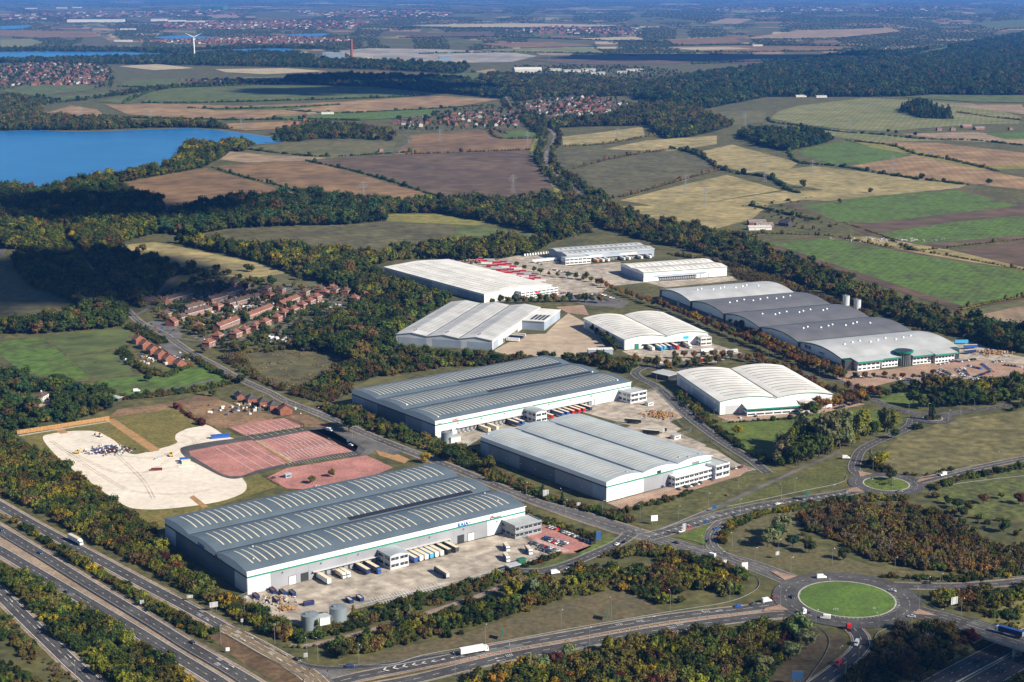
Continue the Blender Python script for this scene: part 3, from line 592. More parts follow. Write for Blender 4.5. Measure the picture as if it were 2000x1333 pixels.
# W2 yard
sheet('loading_yard', [(850,857),(1191,786),(1232,774),(1290,760),(1330,790),(1356,808),(1290,830),(1380,870),(1340,890),(1260,840),(1140,806),(950,850),(900,880),(870,872)], CONC, 0.05, 'tan concrete loading yard of the red-lettered warehouse')
sheet('loading_yard', [(1215,838),(1290,812),(1330,838),(1310,850),(1400,880),(1440,905),(1480,918),(1440,925),(1400,905),(1300,862)], CONC, 0.062, 'concrete yard stacked with pallets behind the silver warehouse')
sheet('car_park', [(1186,983),(1300,952),(1400,925),(1440,912),(1468,915),(1445,930),(1330,965),(1215,995)], BROWNPAV, 0.07, 'brown paved parking strip in front of the silver warehouse')
sheet('grass_verge', [(1390,830),(1440,818),(1560,810),(1690,800),(1755,810),(1765,826),(1700,848),(1600,855),(1500,895),(1470,890),(1420,845)], LAWN, 0.055, 'mown lawn in front of the white twin-roofed warehouse')
sheet('grass_verge', [(1700,775),(1760,768),(1850,772),(1855,790),(1800,798),(1745,795)], LAWN, 0.056, 'mown lawn above the mini roundabout')
sheet('car_park', [(1400,813),(1600,795),(1660,782),(1690,790),(1600,808),(1430,826)], BROWNPAV, 0.07, 'brown paved car park in front of the white twin-roofed warehouse')
sheet('car_park', [(1640,726),(1740,722),(1868,702),(1935,690),(2010,705),(2010,730),(1900,742),(1760,742),(1680,762),(1630,745)], BROWNPAV, 0.07, 'large brown paved car park in front of the five-roofed warehouse')
sheet('loading_yard', [(1860,668),(1900,668),(1960,690),(2010,700),(2010,712),(1940,706),(1870,700)], CONC, 0.075, 'trailer yard at the right end of the five-roofed warehouse')
sheet('loading_yard', [(962,686),(1022,654),(1066,652),(1090,628),(1110,612),(1160,640),(1190,690),(1100,698),(1000,695)], mat('tan_concrete', (0.42,0.33,0.24), 0.95, 0.12, 0.02, scale2=0.1), 0.05, 'empty tan concrete yard beside the ridge-roofed warehouse')
sheet('car_park', [(1085,600),(1140,596),(1150,616),(1110,612)], BROWNPAV, 0.07, 'brown paved car park behind the ridge-roofed warehouse')
sheet('loading_yard', [(1215,686),(1300,678),(1380,668),(1450,690),(1400,708),(1290,712),(1240,700)], CONC, 0.05, 'loading yard with blue lorries in front of the white double-vault warehouse')
sheet('loading_yard', [(905,512),(960,510),(1010,500),(1070,498),(1110,520),(1210,512),(1260,552),(1190,560),(1160,585),(1090,580),(1060,560)], CONC, 0.05, 'lorry yard between the three farthest warehouses')
sheet('loading_yard', [(1258,552),(1430,540),(1440,548),(1300,562)], CONC, 0.065, 'dock strip in front of the upper right white warehouse')
sheet('car_park', [(1090,580),(1160,572),(1230,590),(1215,602),(1150,598)], ASPH2, 0.07, 'asphalt car park beside the office with red lettering')
sheet('yard', [(310,672),(340,670),(362,698),(345,704)], ASPH2, 0.08, 'asphalt court behind the row of red houses')
sheet('yard', [(60,790),(95,782),(100,790),(72,800)], mat('buff_drive', (0.42,0.30,0.19), 0.95), 0.08, 'buff drive of the white villa')
sheet('meadow', [(1290,1015),(1240,1000),(1300,985),(1440,925),(1500,905),(1520,925),(1420,968),(1330,1010)], ROUGH, 0.045, 'rough grass meadow between silver warehouse and hatched road')
sheet('grass_verge', [(1285,1030),(1420,990),(1540,962),(1640,950),(1655,930),(1640,900),(1560,930),(1440,975),(1330,1015)], mat('verge_grass',(0.10,0.108,0.026),0.95,0.25,0.05,col2=(0.06,0.066,0.018),scale2=0.4), 0.052, 'grass strip along the upper side of the hatched road')
sheet('footpath', [(1285,1032),(1330,1018),(1400,988),(1470,955),(1510,938),(1560,915),(1640,880),(1644,884),(1560,920),(1475,960),(1405,993),(1335,1023),(1290,1036)], ASPH2, 0.075, 'asphalt footpath curving above the hatched road')
sheet('meadow', [(1710,900),(1760,850),(1860,820),(2010,800),(2010,892),(1880,914),(1800,930),(1740,925)], DRYG, 0.045, 'dry grass meadow above the road at right')
sheet('meadow', [(1820,965),(1880,940),(2010,915),(2010,1010),(1930,1015),(1850,990)], mat('green_meadow',(0.095,0.112,0.028),0.95,0.3,0.05,col2=(0.058,0.066,0.02),scale2=0.2), 0.045, 'green meadow dotted with bushes at right')
sheet('meadow', [(660,1300),(760,1272),(900,1240),(1050,1190),(1200,1150),(1250,1165),(1300,1195),(1120,1228),(970,1258),(850,1280),(740,1305)], mat('scrub_grass',(0.12,0.092,0.046),0.95,0.25,0.05,col2=(0.085,0.075,0.04),scale2=0.3), 0.045, 'brownish grass bank above the dual carriageway')
sheet('meadow', [(1420,1085),(1440,1030),(1500,1005),(1560,1000),(1570,1060),(1700,1105),(1860,1130),(1700,1128),(1560,1118)], mat('scrub_grass2',(0.115,0.096,0.042),0.95,0.25,0.05,col2=(0.085,0.08,0.035),scale2=0.3), 0.045, 'rough meadow around the willow clump')
sheet('meadow', [(1500,1320),(1560,1260),(1590,1235),(1640,1240),(1655,1260),(1600,1310),(1560,1340),(1500,1350)], mat('scrub_grass3',(0.115,0.09,0.05),0.95,0.25,0.05,scale2=0.3), 0.045, 'brown grass bank inside the curved guard rail')
sheet('meadow', [(400,1240),(450,1235),(500,1262),(560,1298),(600,1330),(560,1345),(480,1300)], mat('scrub_grass4',(0.15,0.095,0.05),0.95,0.25,0.05,scale2=0.3), 0.045, 'reddish-brown grass bank between slip road and motorway')
# bay lines in the red car parks
def bay_rows(P0, P1, Q0, n, L_, label, m=LINE, w=0.3):
 a = G(*P0); b = G(*P1); c = G(*Q0); d = (c-a).normalized()*L_; t = (b-a).normalized()*w; mb = MB()
 for k in range(n):
  p = a+(b-a)*(k/(n-1)); vs = [p, p+t, p+t+d, p+d]
  mb.add([(v.x, v.y, 0.26) for v in vs], [(0, 1, 2, 3)], m)
 return mb
mb = MB()
for P0, P1, Q0, n, L_ in [((525,857),(600,844),(550,870),10,26),((556,871),(640,856),(575,885),10,20),((545,885),(600,875),(565,900),9,22),((600,874),(640,866),(625,885),7,22),((560,905),(690,885),(566,909),22,6),
        ((455,837),(550,820),(480,850),9,38),((480,852),(590,835),(482,848),16,6),((420,875),(500,862),(470,905),5,70),((505,863),(560,898),(512,861),18,4.5)]:
 b2 = bay_rows(P0, P1, Q0, n, L_, ''); mb.v, mb.f = mb.v, mb.f; mb.add(b2.v, b2.f, LINE)
tag(mb.build('bay_marking'), 'white bay lines painted on the red block-paved car parks', kind='structure')
mb = MB()
for P0, P1, Q0, n, L_ in [((1195,984),(1400,928),(1205,990),46,5),((1040,1056),(1102,1080),(1048,1053),26,5),((720,1170),(850,1138),(725,1176),24,12),((1410,822),(1600,804),(1414,825),40,5)]:
 b2 = bay_rows(P0, P1, Q0, n, L_, ''); mb.add(b2.v, b2.f, LINE)
tag(mb.build('bay_marking'), 'white bay lines painted in the warehouse yards and parking strips', kind='structure')
# road words, arrows and chevrons near the junctions
mb = MB()
def stamp(px, L, frac_w=1.0, kind='arrow', rev=False):
 c = G(*px); a = np.array([l[:2] for l in L]); i = int(np.argmin(((a-np.array([c.x, c.y]))**2).sum(1))); i = max(1, min(len(a)-2, i))
 d = a[i+1]-a[i-1]; d = d/np.linalg.norm(d)*(-1 if rev else 1); n_ = np.array([-d[1], d[0]]); z = 0.62
 def Q(s, o): return (c.x+d[0]*s+n_[0]*o, c.y+d[1]*s+n_[1]*o, z)
 if kind == 'arrow':
  mb.add([Q(-3, -.12), Q(1, -.12), Q(1, .12), Q(-3, .12)], [(0, 1, 2, 3)], LINE); mb.add([Q(1, -.55), Q(3, 0), Q(1, .55)], [(0, 1, 2)], LINE)
 else:
  for r_ in range(3):
   for k in range(4): mb.add([Q(-2+k*1.1, -1.2+r_*0.9), Q(-1.6+k*1.1, -1.2+r_*0.9), Q(-1.6+k*1.1, -.6+r_*0.9), Q(-2+k*1.1, -.6+r_*0.9)], [(0, 1, 2, 3)], LINE)
for px in [(415,1206),(403,1212),(490,1247),(475,1252),(556,1280),(545,1290)]: stamp(px, L_slip if px[0] < 430 else L_buff)
for px in [(396,1196),(391,1204),(465,1237),(464,1244),(532,1270),(530,1278)]: stamp(px, L_slip if px[0] < 430 else L_buff, kind='word')
for px in [(452,1303),(440,1307)]: stamp(px, L_mu)
for px in [(430,1290),(425,1300)]: stamp(px, L_mu, kind='word')
for px in [(22,1175),(76,1226),(136,1284)]: stamp(px, L_ms)
for px in [(975,1287),(978,1292),(1310,1226),(1308,1230)]: stamp(px, L_dl, rev=True)
for px in [(995,1282),(1328,1222)]: stamp(px, L_dl, kind='word')
for px in [(1210,1222),(1250,1215),(1380,1197),(1405,1195)]: stamp(px, L_du, kind='word')
for k in range(9):     # chevrons
 t = k/8; px = (752+t*150, 1310-t*26); c = G(*px); e = G(px[0]+10, px[1]-1.7); d = (e-c).normalized(); n_ = Vector((-d.y, d.x, 0)); w = 2.3*(1-t*0.75)
 vs = [c-d*1.2, c-d*0.2, c+d*1.8+n_*w, c+d*0.8+n_*w, c+d*1.8-n_*w, c+d*0.8-n_*w]
 mb.add([(v.x, v.y, 0.63) for v in vs], [(0, 1, 2, 3), (0, 5, 4, 1)], LINE)
tag(mb.build('road_marking'), 'white arrows, words and chevrons painted on the roads', kind='structure')

# wheel ruts on the pale stone and dirt tracks in the yards
mb = MB(); RUT = mat('wheel_ruts', (0.52,0.45,0.36), 0.95, 0.2, 0.2)
for pts_ in ([(130,880),(180,905),(240,925),(330,915),(380,900)],[(150,860),(200,870),(240,900),(280,940),(300,975)],[(100,862),(140,890),(200,930),(260,960),(360,965),(440,950)],[(355,850),(380,862),(345,880),(300,895),(230,890)],[(420,845),(390,862),(330,900),(270,930)]):
 L = spline([tuple(G(*p))[:2] for p in pts_], 5)
 for e_ in (-1.1, 1.1): ribbon(mb, L, e_-0.35, e_+0.35, 0.15, RUT)
tag(mb.build('wheel_ruts'), 'faint wheel ruts across the pale stone platform', kind='structure')
sheet('estate_gardens', [(300,612),(330,588),(420,560),(560,560),(690,572),(720,590),(640,620),(560,660),(470,680),(400,672),(345,640)], mat('garden_ground', (0.16,0.135,0.095), 0.95, 0.3, 0.10, col2=(0.05,0.062,0.025), scale2=0.2), 0.05, 'patchwork of paved and planted gardens in the housing estate', block=False)
# ------------------------------------------------------------------ warehouses
SILV = ribbed('silver_panel', (0.52,0.53,0.56), 0.9); MIDG = ribbed('mid_grey_panel', (0.27,0.28,0.31), 0.9); DKG_SHADE = ribbed('dark_grey_shade_panel', (0.12,0.135,0.165), 0.9)  # the dark grey has the blue shade of the gable walls mixed in
WHP = ribbed('white_panel', (0.68,0.69,0.71), 0.9, strength=0.06); BLUEG_SHADE = ribbed('blue_grey_shade_panel', (0.31,0.37,0.45), 0.9)  # blue-grey: the grey-blue warehouse's own colour; on other side walls, painted-in blue shade
RSLATE = ribbed('slate_blue_roof', (0.098,0.132,0.162), 1.6, strength=0.12, rough=0.6); RSILV = ribbed('silver_roof', (0.34,0.385,0.415), 1.6, strength=0.08, rough=0.6)
RWHITE = ribbed('white_roof', (0.70,0.68,0.63), 1.6, strength=0.05); RDARK = ribbed('charcoal_roof', (0.125,0.125,0.135), 1.6, strength=0.08); RGREY = ribbed('light_grey_roof', (0.42,0.43,0.43), 1.6, strength=0.08)
SKYL = paint('rooflight_grp', (0.60,0.55,0.42), 0.5); SKYLW = paint('rooflight_grey', (0.20,0.19,0.165), 0.5); SKYLD = paint('rooflight_dark', (0.12,0.14,0.16), 0.3)
SOLAR = mat('solar_panel', (0.03,0.03,0.042), 0.3, 0.2, 1.0, spec=0.6); ROOFGREY = mat('flat_roof_felt', (0.36,0.39,0.40), 0.8, 0.08, 0.2)
class WH: pass
def frame(A, B, C):
 a, b, c = G(*A), G(*B), G(*C); u = (b-a); v = (c-a)
 th = math.atan2(u.y, u.x); th2 = math.atan2(v.y, v.x) - math.pi/2
 d = (th2-th+math.pi) % (2*math.pi)-math.pi; th += d*0.5
 U = Vector((math.cos(th), math.sin(th), 0)); V = Vector((-math.sin(th), math.cos(th), 0))
 return a, th, U, V, u.dot(U), v.dot(V)
def arc(t, rise, ridge): return rise*(1-abs(2*t-1)) if ridge else rise*(1-(2*t-1)**2)
def warehouse(key, label, A, B, C, h, n, axis, rise, roof, base=WHITE, ridge=False, segs=12, over=0.7, trim=GREEN, roofs=None, edge=None):
 w = WH(); w.o, w.th, w.U, w.V, w.L, w.D = frame(A, B, C); w.h = h; w.n = n; w.axis = axis; w.rise = rise
 root = empty('warehouse', w.o, w.th); tag(root, label, 'warehouse'); w.root = root
 span = w.D if axis == 'x' else w.L; run = w.L if axis == 'x' else w.D
 w.span, w.run = span, run
 def P(s, r, z): return (r, s, z) if axis == 'x' else (s, r, z)
 w.P = P; step = span/n
 prof = []
 for k in range(n):
  for i in range(segs): prof.append((k*step+step*i/segs, h+arc(i/segs, rise, ridge)))
 prof.append((span, h))
 # walls (one body closed by the roof profile)
 mb = MB(); m_ = len(prof); vs = []
 for r_ in (0, run):
  for s, z in prof: vs.append(P(s, r_, z-0.3))
  for s, z in prof: vs.append(P(s, r_, 0))
 q = 2*m_; fs = []
 flip = axis == 'x'
 def F(*ix): fs.append(tuple(reversed(ix)) if flip else tuple(ix))
 for i in range(m_-1):
  F(m_+i, m_+i+1, i+1, i); F(q+m_+i+1, q+m_+i, q+i, q+i+1)
 F(0, q, q+m_, m_); F(m_-1, 2*m_-1, q+2*m_-1, q+m_-1)
 mb.add(vs, fs, base); mb.build('wall', root)
 # roof shell(s)
 w.roofs = []
 for k in range(n):
  mb = MB(); top = []; s0 = -over if k == 0 else 0; 
  pr = [(k*step+step*i/segs, h+arc(i/segs, rise, ridge)) for i in range(segs+1)]
  if k == 0: pr[0] = (-over, h-0.12)
  if k == n-1: pr[-1] = (span+over, h-0.12)
  vs = []; e = segs+1
  for r_ in (-over, run+over):
   for s, z in pr: vs.append(P(s, r_, z+0.12))
   for s, z in pr: vs.append(P(s, r_, z-0.28))
  fs = []
  for i in range(segs):
   F(2*e+i, 2*e+i+1, i+1, i) if False else fs.append((i, i+1, 2*e+i+1, 2*e+i) if axis == 'y' else (i, 2*e+i, 2*e+i+1, i+1))
  rm = roofs[k] if roofs else roof
  mb.add(vs, fs, rm, True)
  fs = []
  for i in range(segs):
   fs.append((i, e+i, e+i+1, i+1)); fs.append((2*e+i, 2*e+i+1, 3*e+i+1, 3*e+i)); fs.append((e+i, 3*e+i, 3*e+i+1, e+i+1))
  fs += [(0, 2*e, 3*e, e), (e-1, 2*e-1, 4*e-1, 3*e-1)]
  mb.add(vs, fs, edge or WHITE)
  w.roofs.append(mb.build('roof', root))
  if k:
   g = MB(); s = k*step
   g.add([P(s-0.5, -over*0.5, h+0.30+0.1*(k % 2)), P(s+0.5, -over*0.5, h+0.30+0.1*(k % 2)), P(s+0.5, run+over*0.5, h+0.30+0.1*(k % 2)), P(s-0.5, run+over*0.5, h+0.30+0.1*(k % 2))], [(0, 1, 2, 3)], DARK); g.build('valley_gutter', root)
 return w
def zroof(w, s):
 t = (s/(w.span/w.n)) % 1.0; return w.h + arc(t, w.rise, getattr(w, 'ridge', False))
def rooflights(w, count, t0, t1, width, m, r0=0.03, r1=0.97, lift=0.2, ks=None, skip=None, name='rooflight'):
 step = w.span/w.n; segs = 6; mb = MB(); vs = []
 for i in range(segs+1):
  t = t0+(t1-t0)*i/segs
  for e in (-width/2, width/2): vs.append(w.P(t*step, e, w.h+arc(t, w.rise, getattr(w, 'ridge', False))+lift))
 fl = w.axis == 'y'
 mb.add(vs, [(2*i, 2*i+1, 2*i+3, 2*i+2) if not fl else (2*i, 2*i+2, 2*i+3, 2*i+1) for i in range(segs)], m)
 # small upstand edges
 me = mb.mesh('rooflight')
 for k in (ks if ks is not None else range(w.n)):
  for j in range(count):
   if skip and skip(k, j): continue
   r_ = w.run*(r0+(r1-r0)*(j+0.5)/count)
   o = mesh_obj(name, me, w.roofs[k]); o.location = w.P(k*step, r_, 0)
def face_panels(w, side, cuts, mats, z0=0.0, z1=None, t=0.14, name='wall_panel'):
 """cladding panels on one face: side 'front' (y=0) or 'side' (x=0)"""
 z1 = z1 or w.h*0.72; Lf = w.L if side == 'front' else w.D
 for i in range(len(cuts)-1):
  mb = MB(); a, b = cuts[i]*Lf+0.04, cuts[i+1]*Lf-0.04
  if side == 'front': mb.box(a, b, -t, 0.0, z0+0.02, z1, mats[i])
  else: mb.box(-t, 0.0, a, b, z0+0.02, z1, mats[i])
  mb.build(name, w.root)
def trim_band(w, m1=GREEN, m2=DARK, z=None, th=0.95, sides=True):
 z = z or w.h*0.735
 mb = MB(); mb.box(-0.2, w.L+0.2, -0.22, 0.0, z-th/2, z+th/2, m1); mb.build('trim_band', w.root)
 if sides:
  mb = MB(); mb.box(-0.22, 0.0, 0.01, w.D+0.2, z-th/2, z+th/2, m2); mb.build('trim_band', w.root)  # side band is the same green trim, its shade put into a dark colour
def boxpart(w, name, x0, x1, y0, y1, z0, z1, m, parent=None):
 mb = MB(); mb.box(x0, x1, y0, y1, z0, z1, m); return mb.build(name, parent or w.root)
DOCKW = paint('dock_frame', (0.5,0.5,0.5)); DOORW = ribbed('sectional_door', (0.72,0.73,0.74), 0.6, True, 0.1)
def docks(w, x0, x1, n, y=-0.16, canopy=2.2, hh=4.2):
 mb = MB(); mb.box(0.0, 3.1, -0.05, 0.0, 1.1, hh, DARK); mb.box(0.25, 2.85, -0.12, -0.05, 1.2, hh-0.5, MIDG); mb.box(-0.15, 0.05, -0.5, 0.0, 1.0, hh+0.1, RUBBER); mb.box(3.05, 3.25, -0.5, 0.0, 1.0, hh+0.1, RUBBER)
 mb.box(-0.15, 3.25, -0.5, 0.0, hh+0.102, hh+0.4, RUBBER); mb.box(0.3, 2.8, -1.1, -0.12, 0.9, 1.1, STEEL)
 me = mb.mesh('dock_door')
 for k in range(n): mesh_obj('dock_door', me, w.root, loc=(x0+(x1-x0)*(k+0.25)/n, y, 0))
 if canopy: boxpart(w, 'dock_canopy', x0-0.5, x1+0.5, y-canopy, y, hh+0.6, hh+0.85, DOCKW)
def big_door(w, x, wid=4.6, hh=5.0, m=DOORW, y=-0.16):
 mb = MB(); mb.box(x-0.3, x+wid+0.3, y-0.1, y, 0.02, hh+0.3, DARK); mb.box(x, x+wid, y-0.16, y-0.1, 0.03, hh, m); return mb.build('sectional_door', w.root)
def lights_row(w, n, z=0.62, x0=0.05, x1=0.95):
 mb = MB(); mb.box(-0.25, 0.25, -0.9, 0, 0, 0.18, DARK); mb.box(-0.35, 0.35, -1.1, -0.7, -0.25, 0.0, STEEL); me = mb.mesh('flood_light')
 for k in range(n): mesh_obj('flood_light', me, w.root, loc=(w.L*(x0+(x1-x0)*(k+.5)/n), -0.15, w.h*z))
def office(w, x0, x1, y0, y1, hh, wallm, floors=2, nwin=4, roofm=ROOFGREY, curved=False, face='front', sides=True, name='office_block', strip=True):
 """projecting office with window bays; x/y in the warehouse's frame"""
 mb = MB(); mb.box(x0, x1, y0, y1, 0.01, hh, wallm)
 if curved:
  k = 8; vs = []
  for i in range(k+1):
   t = i/k; zz = hh+1.3*(1-(2*t-1)**2)*1.0
   for y in (y0-0.5, y1): vs.append((x0-0.4+(x1-x0+0.8)*t, y, zz+0.25))
   for y in (y0-0.5, y1): vs.append((x0-0.4+(x1-x0+0.8)*t, y, zz))
  fs = []
  for i in range(k):
   a = 4*i; b = a+4; fs += [(a, b, b+1, a+1), (a+2, a+3, b+3, b+2), (a, a+2, b+2, b), (a+1, b+1, b+3, a+3)]
  vs2 = [(x0, y0, hh)]+[(x0+(x1-x0)*i/k, y0, hh+1.3*(1-(2*i/k-1)**2)) for i in range(k+1)]
  mb.add(vs2, [tuple(range(len(vs2)))], wallm)
  bo = mb.build(name, w.root); rb = MB(); rb.add(vs, fs, roofm); rb.build('office_roof', bo)
 else:
  mb.box(x0+0.001, x1-0.001, y0, y0+0.25, hh+.001, hh+0.7, wallm); mb.box(x0, x0+0.25, y0+.251, y1, hh+.001, hh+0.7, wallm); mb.box(x1-0.25, x1, y0+.251, y1, hh+.001, hh+0.7, wallm)
  bo = mb.build(name, w.root); rb = MB(); rb.box(x0+0.27, x1-0.27, y0+0.27, y1-0.02, hh-0.1, hh+0.06, roofm); rb.build('office_roof', bo)
 fh = hh/floors
 ww = (x1-x0)/nwin
 wm = MB(); wm.box(0, ww*0.82, -0.1, 0, 0, fh*0.42, GLASS); wm.box(-0.12, ww*0.82+0.12, -0.16, -0.0, -0.14, -0.002, WHITE); wm.box(ww*0.4, ww*0.42, -0.13, -0.1, 0, fh*0.42, WHITE); wme = wm.mesh('window')
 for f in range(floors):
  for k in range(nwin): mesh_obj('window', wme, bo, loc=(x0+ww*(k+0.09), y0-0.01, f*fh+fh*0.34))
 if sides:
  ny = max(2, int((y1-y0)/5)); wd = (y1-y0)/ny; sm = MB(); sm.box(-0.1, 0, 0, wd*0.7, 0, fh*0.42, GLASS); sme = sm.mesh('window')
  for f in range(floors):
   for k in range(ny):
    mesh_obj('window', sme, bo, loc=(x0-0.01, y0+wd*(k+0.15), f*fh+fh*0.34))
 if strip: 
  for f in range(1, floors+1):
   c = MB(); c.box(x0-0.2, x1+0.8, y0-1.2, y0-0.17, f*fh-0.35, f*fh-0.2, STEEL); c.build('sunshade', bo)
 return bo
def lettering(w, text, x, y, z, size, m, side='front', name='lettering', sp=1.0, bold=0.06):
 cu = bpy.data.curves.new(name, 'FONT'); cu.body = text; cu.size = size; cu.extrude = 0.06; cu.offset = 0.05; cu.space_character = sp; cu.align_x = 'LEFT'; cu.resolution_u = 3
 cu.materials.append(m); t_ = bpy.data.objects.new(name, cu); me = bpy.data.meshes.new_from_object(t_); bpy.data.objects.remove(t_); o = mesh_obj(name, me, w.root, loc=(x, y, z))
 o.rotation_euler = (math.pi/2, 0, 0) if side == 'front' else (math.pi/2, 0, -math.pi/2)
 return o
def roof_units(w, spots, m=WHITE, name='roof_vent', sz=1.2):
 mb = MB(); mb.taper(-sz/2, sz/2, -sz/2, sz/2, 0, sz*0.6, 0.15*sz, 0.15*sz, 0.15*sz, m); me = mb.mesh('roof_vent')
 for s, r_ in spots:
  k = min(w.n-1, int(s*w.n)); o = mesh_obj(name, me, w.roofs[k]); o.location = w.P(s*w.span, r_*w.run, zroof(w, s*w.span)+0.1)
BLUEL = paint('letter_blue', (0.01,0.09,0.42)); REDL = paint('letter_red', (0.6,0.02,0.03)); ORNL = paint('letter_orange', (0.75,0.3,0.03)); GREYL = paint('letter_grey', (0.2,0.2,0.22))

# W1: slate blue triple vault, blue lettering
w1 = warehouse('w1', 'long slate-blue triple-vaulted warehouse with blue lettering beside the motorway', (483.9,1162.2), (1030.3,1032), (319.2,1055.6), 14.6, 3, 'x', 2.3, RSLATE)
rooflights(w1, 40, 0.17, 0.82, 0.9, SKYL, 0.025, 0.97, skip=lambda k, j: j in (12, 25))
face_panels(w1, 'front', [0,.075,.2,.33,.46,.59,.72,.85,1.0], [SILV,MIDG,MIDG,MIDG,MIDG,MIDG,MIDG,WHP], z1=10.3)
face_panels(w1, 'side', [0,.14,.37,.60,.86,1.0], [SILV,DKG_SHADE,DKG_SHADE,DKG_SHADE,SILV], z1=10.3)
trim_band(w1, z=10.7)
docks(w1, w1.L*0.215, w1.L*0.435, 11); docks(w1, w1.L*0.515, w1.L*0.70, 10)
big_door(w1, w1.L*0.135); big_door(w1, w1.L*0.175, m=DARK); big_door(w1, w1.L*0.735, m=DARK); big_door(w1, w1.L*0.775)
lights_row(w1, 7)
office(w1, w1.L*0.44, w1.L*0.505, -15, -0.15, 8.6, SILV, 2, 2, RSILV, curved=True, strip=False, name='dock_office')
office(w1, w1.L*0.905, w1.L*1.01, -15.5, -0.15, 8.4, MIDG, 2, 3, ROOFGREY)
lettering(w1, 'RAJA', w1.L*0.735, -0.3, 11.15, 3.4, BLUEL, sp=1.15); lettering(w1, 'RAJA', -0.3, w1.D*0.57, 11.0, 3.6, BLUEL, 'side', sp=1.1)
for side, x, y, z in (('front', w1.L*0.735+9.1, -0.34, 11.9), ('side', -0.34, w1.D*0.57-9.3, 11.8)):
 mb = MB()
 if side == 'front': mb.box(0, 0.8, -0.05, 0, 0, 0.8, REDL)
 else: mb.box(-0.05, 0, 0, 0.8, 0, 0.8, REDL)
 mb.build('logo_dot', w1.root, loc=(x, y, z))
def arch_logo(w, side, x, y, z, s, m):
 mb = MB()
 for r_, t in ((1.0, 0.22), (0.62, 0.18)):
  pts = [(r_*s*math.cos(a)*0.8, r_*s*math.sin(a)*1.3) for a in np.linspace(math.pi, 0.15, 9)]
  for p, q in zip(pts, pts[1:]):
   if side == 'front': mb.tube((x+p[0], y, z+p[1]), (x+q[0], y, z+q[1]), t*s*0.6, m, 4)
   else: mb.tube((x, y-p[0], z+p[1]), (x, y-q[0], z+q[1]), t*s*0.6, m, 4)
 mb.build('logo_emblem', w.root)
DRED = paint('letter_dark_red', (0.42,0.01,0.09))
arch_logo(w1, 'front', w1.L*0.868, -0.3, 11.3, 1.5, DRED); lettering(w1, 'transport', w1.L*0.876, -0.3, 11.5, 1.5, GREYL)
arch_logo(w1, 'side', -0.3, w1.D*0.35, 11.2, 1.5, DRED); lettering(w1, 'transport', -0.3, w1.D*0.325, 11.0, 1.5, GREYL, 'side')
# solar panels along the middle vault
mb = MB(); step = w1.span/3
s_a, s_b = step*1.06, step*1.155
mb.box(-1.35, 1.35, -2.0, 2.0, 0, 0.12, SOLAR); me = mb.mesh('solar_panel'); sl_ = math.atan2(zroof(w1, s_b)-zroof(w1, s_a), s_b-s_a)
for k in range(40):
 o = mesh_obj('solar_panel', me, w1.roofs[1]); o.location = (w1.L*(0.47+0.47*k/40), (s_a+s_b)/2, (zroof(w1, s_a)+zroof(w1, s_b))/2+0.25); o.rotation_euler = (sl_, 0, 0)
roof_units(w1, [(0.10,0.05),(0.28,0.10),(0.12,0.94),(0.3,0.96),(0.14,0.6)], STEEL)

# W2: slate blue triple vault, red lettering
w2 = warehouse('w2', 'slate-blue triple-vaulted warehouse with red lettering behind the silver warehouse', (850.3,856), (1233.6,777), (686.8,793.3), 14.1, 3, 'x', 2.2, RSLATE)
rooflights(w2, 50, 0.17, 0.82, 0.8, SKYL, 0.025, 0.97)
face_panels(w2, 'front', [0,.085,.2,.34,.47,.60,.70,.80,.92,1.0], [WHP,SILV,SILV,SILV,SILV,SILV,SILV,WHP,WHP], z1=9.9)
face_panels(w2, 'side', [0,.15,.34,.52,.68,.84,1.0], [BLUEG_SHADE,MIDG,DKG_SHADE,DKG_SHADE,MIDG,BLUEG_SHADE], z1=9.9)
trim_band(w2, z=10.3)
docks(w2, w2.L*0.10, w2.L*0.42, 16); docks(w2, w2.L*0.49, w2.L*0.78, 15)
office(w2, w2.L*0.43, w2.L*0.485, -16, -0.15, 9.0, WHP, 2, 2, RSILV, curved=True, strip=False, name='dock_office')
office(w2, w2.L*0.93, w2.L*1.02, -16, -0.15, 8.6, WHP, 2, 2); big_door(w2, w2.L*0.80, 4.6, 5); big_door(w2, w2.L*0.06, 3.6, 4.4, DARK)
lights_row(w2, 8)
lettering(w2, 'GXO', w2.L*0.08, -0.3, 11.0, 2.6, REDL, sp=1.1); lettering(w2, 'amazon', w2.L*0.012, -0.3, 11.0, 1.2, ORNL)
roof_units(w2, [(0.04,0.03),(0.4,0.03),(0.36,0.97),(0.05,0.95)])
mb = MB(); mb.box(-1.2, 1.2, -1.7, 1.7, 0, 0.1, SOLAR); me = mb.mesh('solar_panel')
for k in (0, 1):
 st = w2.span/3; sa, sb = st*(k+1)+st*0.05, st*(k+1)+st*0.15; sl_ = math.atan2(zroof(w2, sb)-zroof(w2, sa), sb-sa)
 for j in range(45): o = mesh_obj('solar_panel', me, w2.roofs[k+1]); o.location = (w2.L*(0.42+0.55*j/45), (sa+sb)/2, (zroof(w2, sa)+zroof(w2, sb))/2+0.22); o.rotation_euler = (sl_, 0, 0)

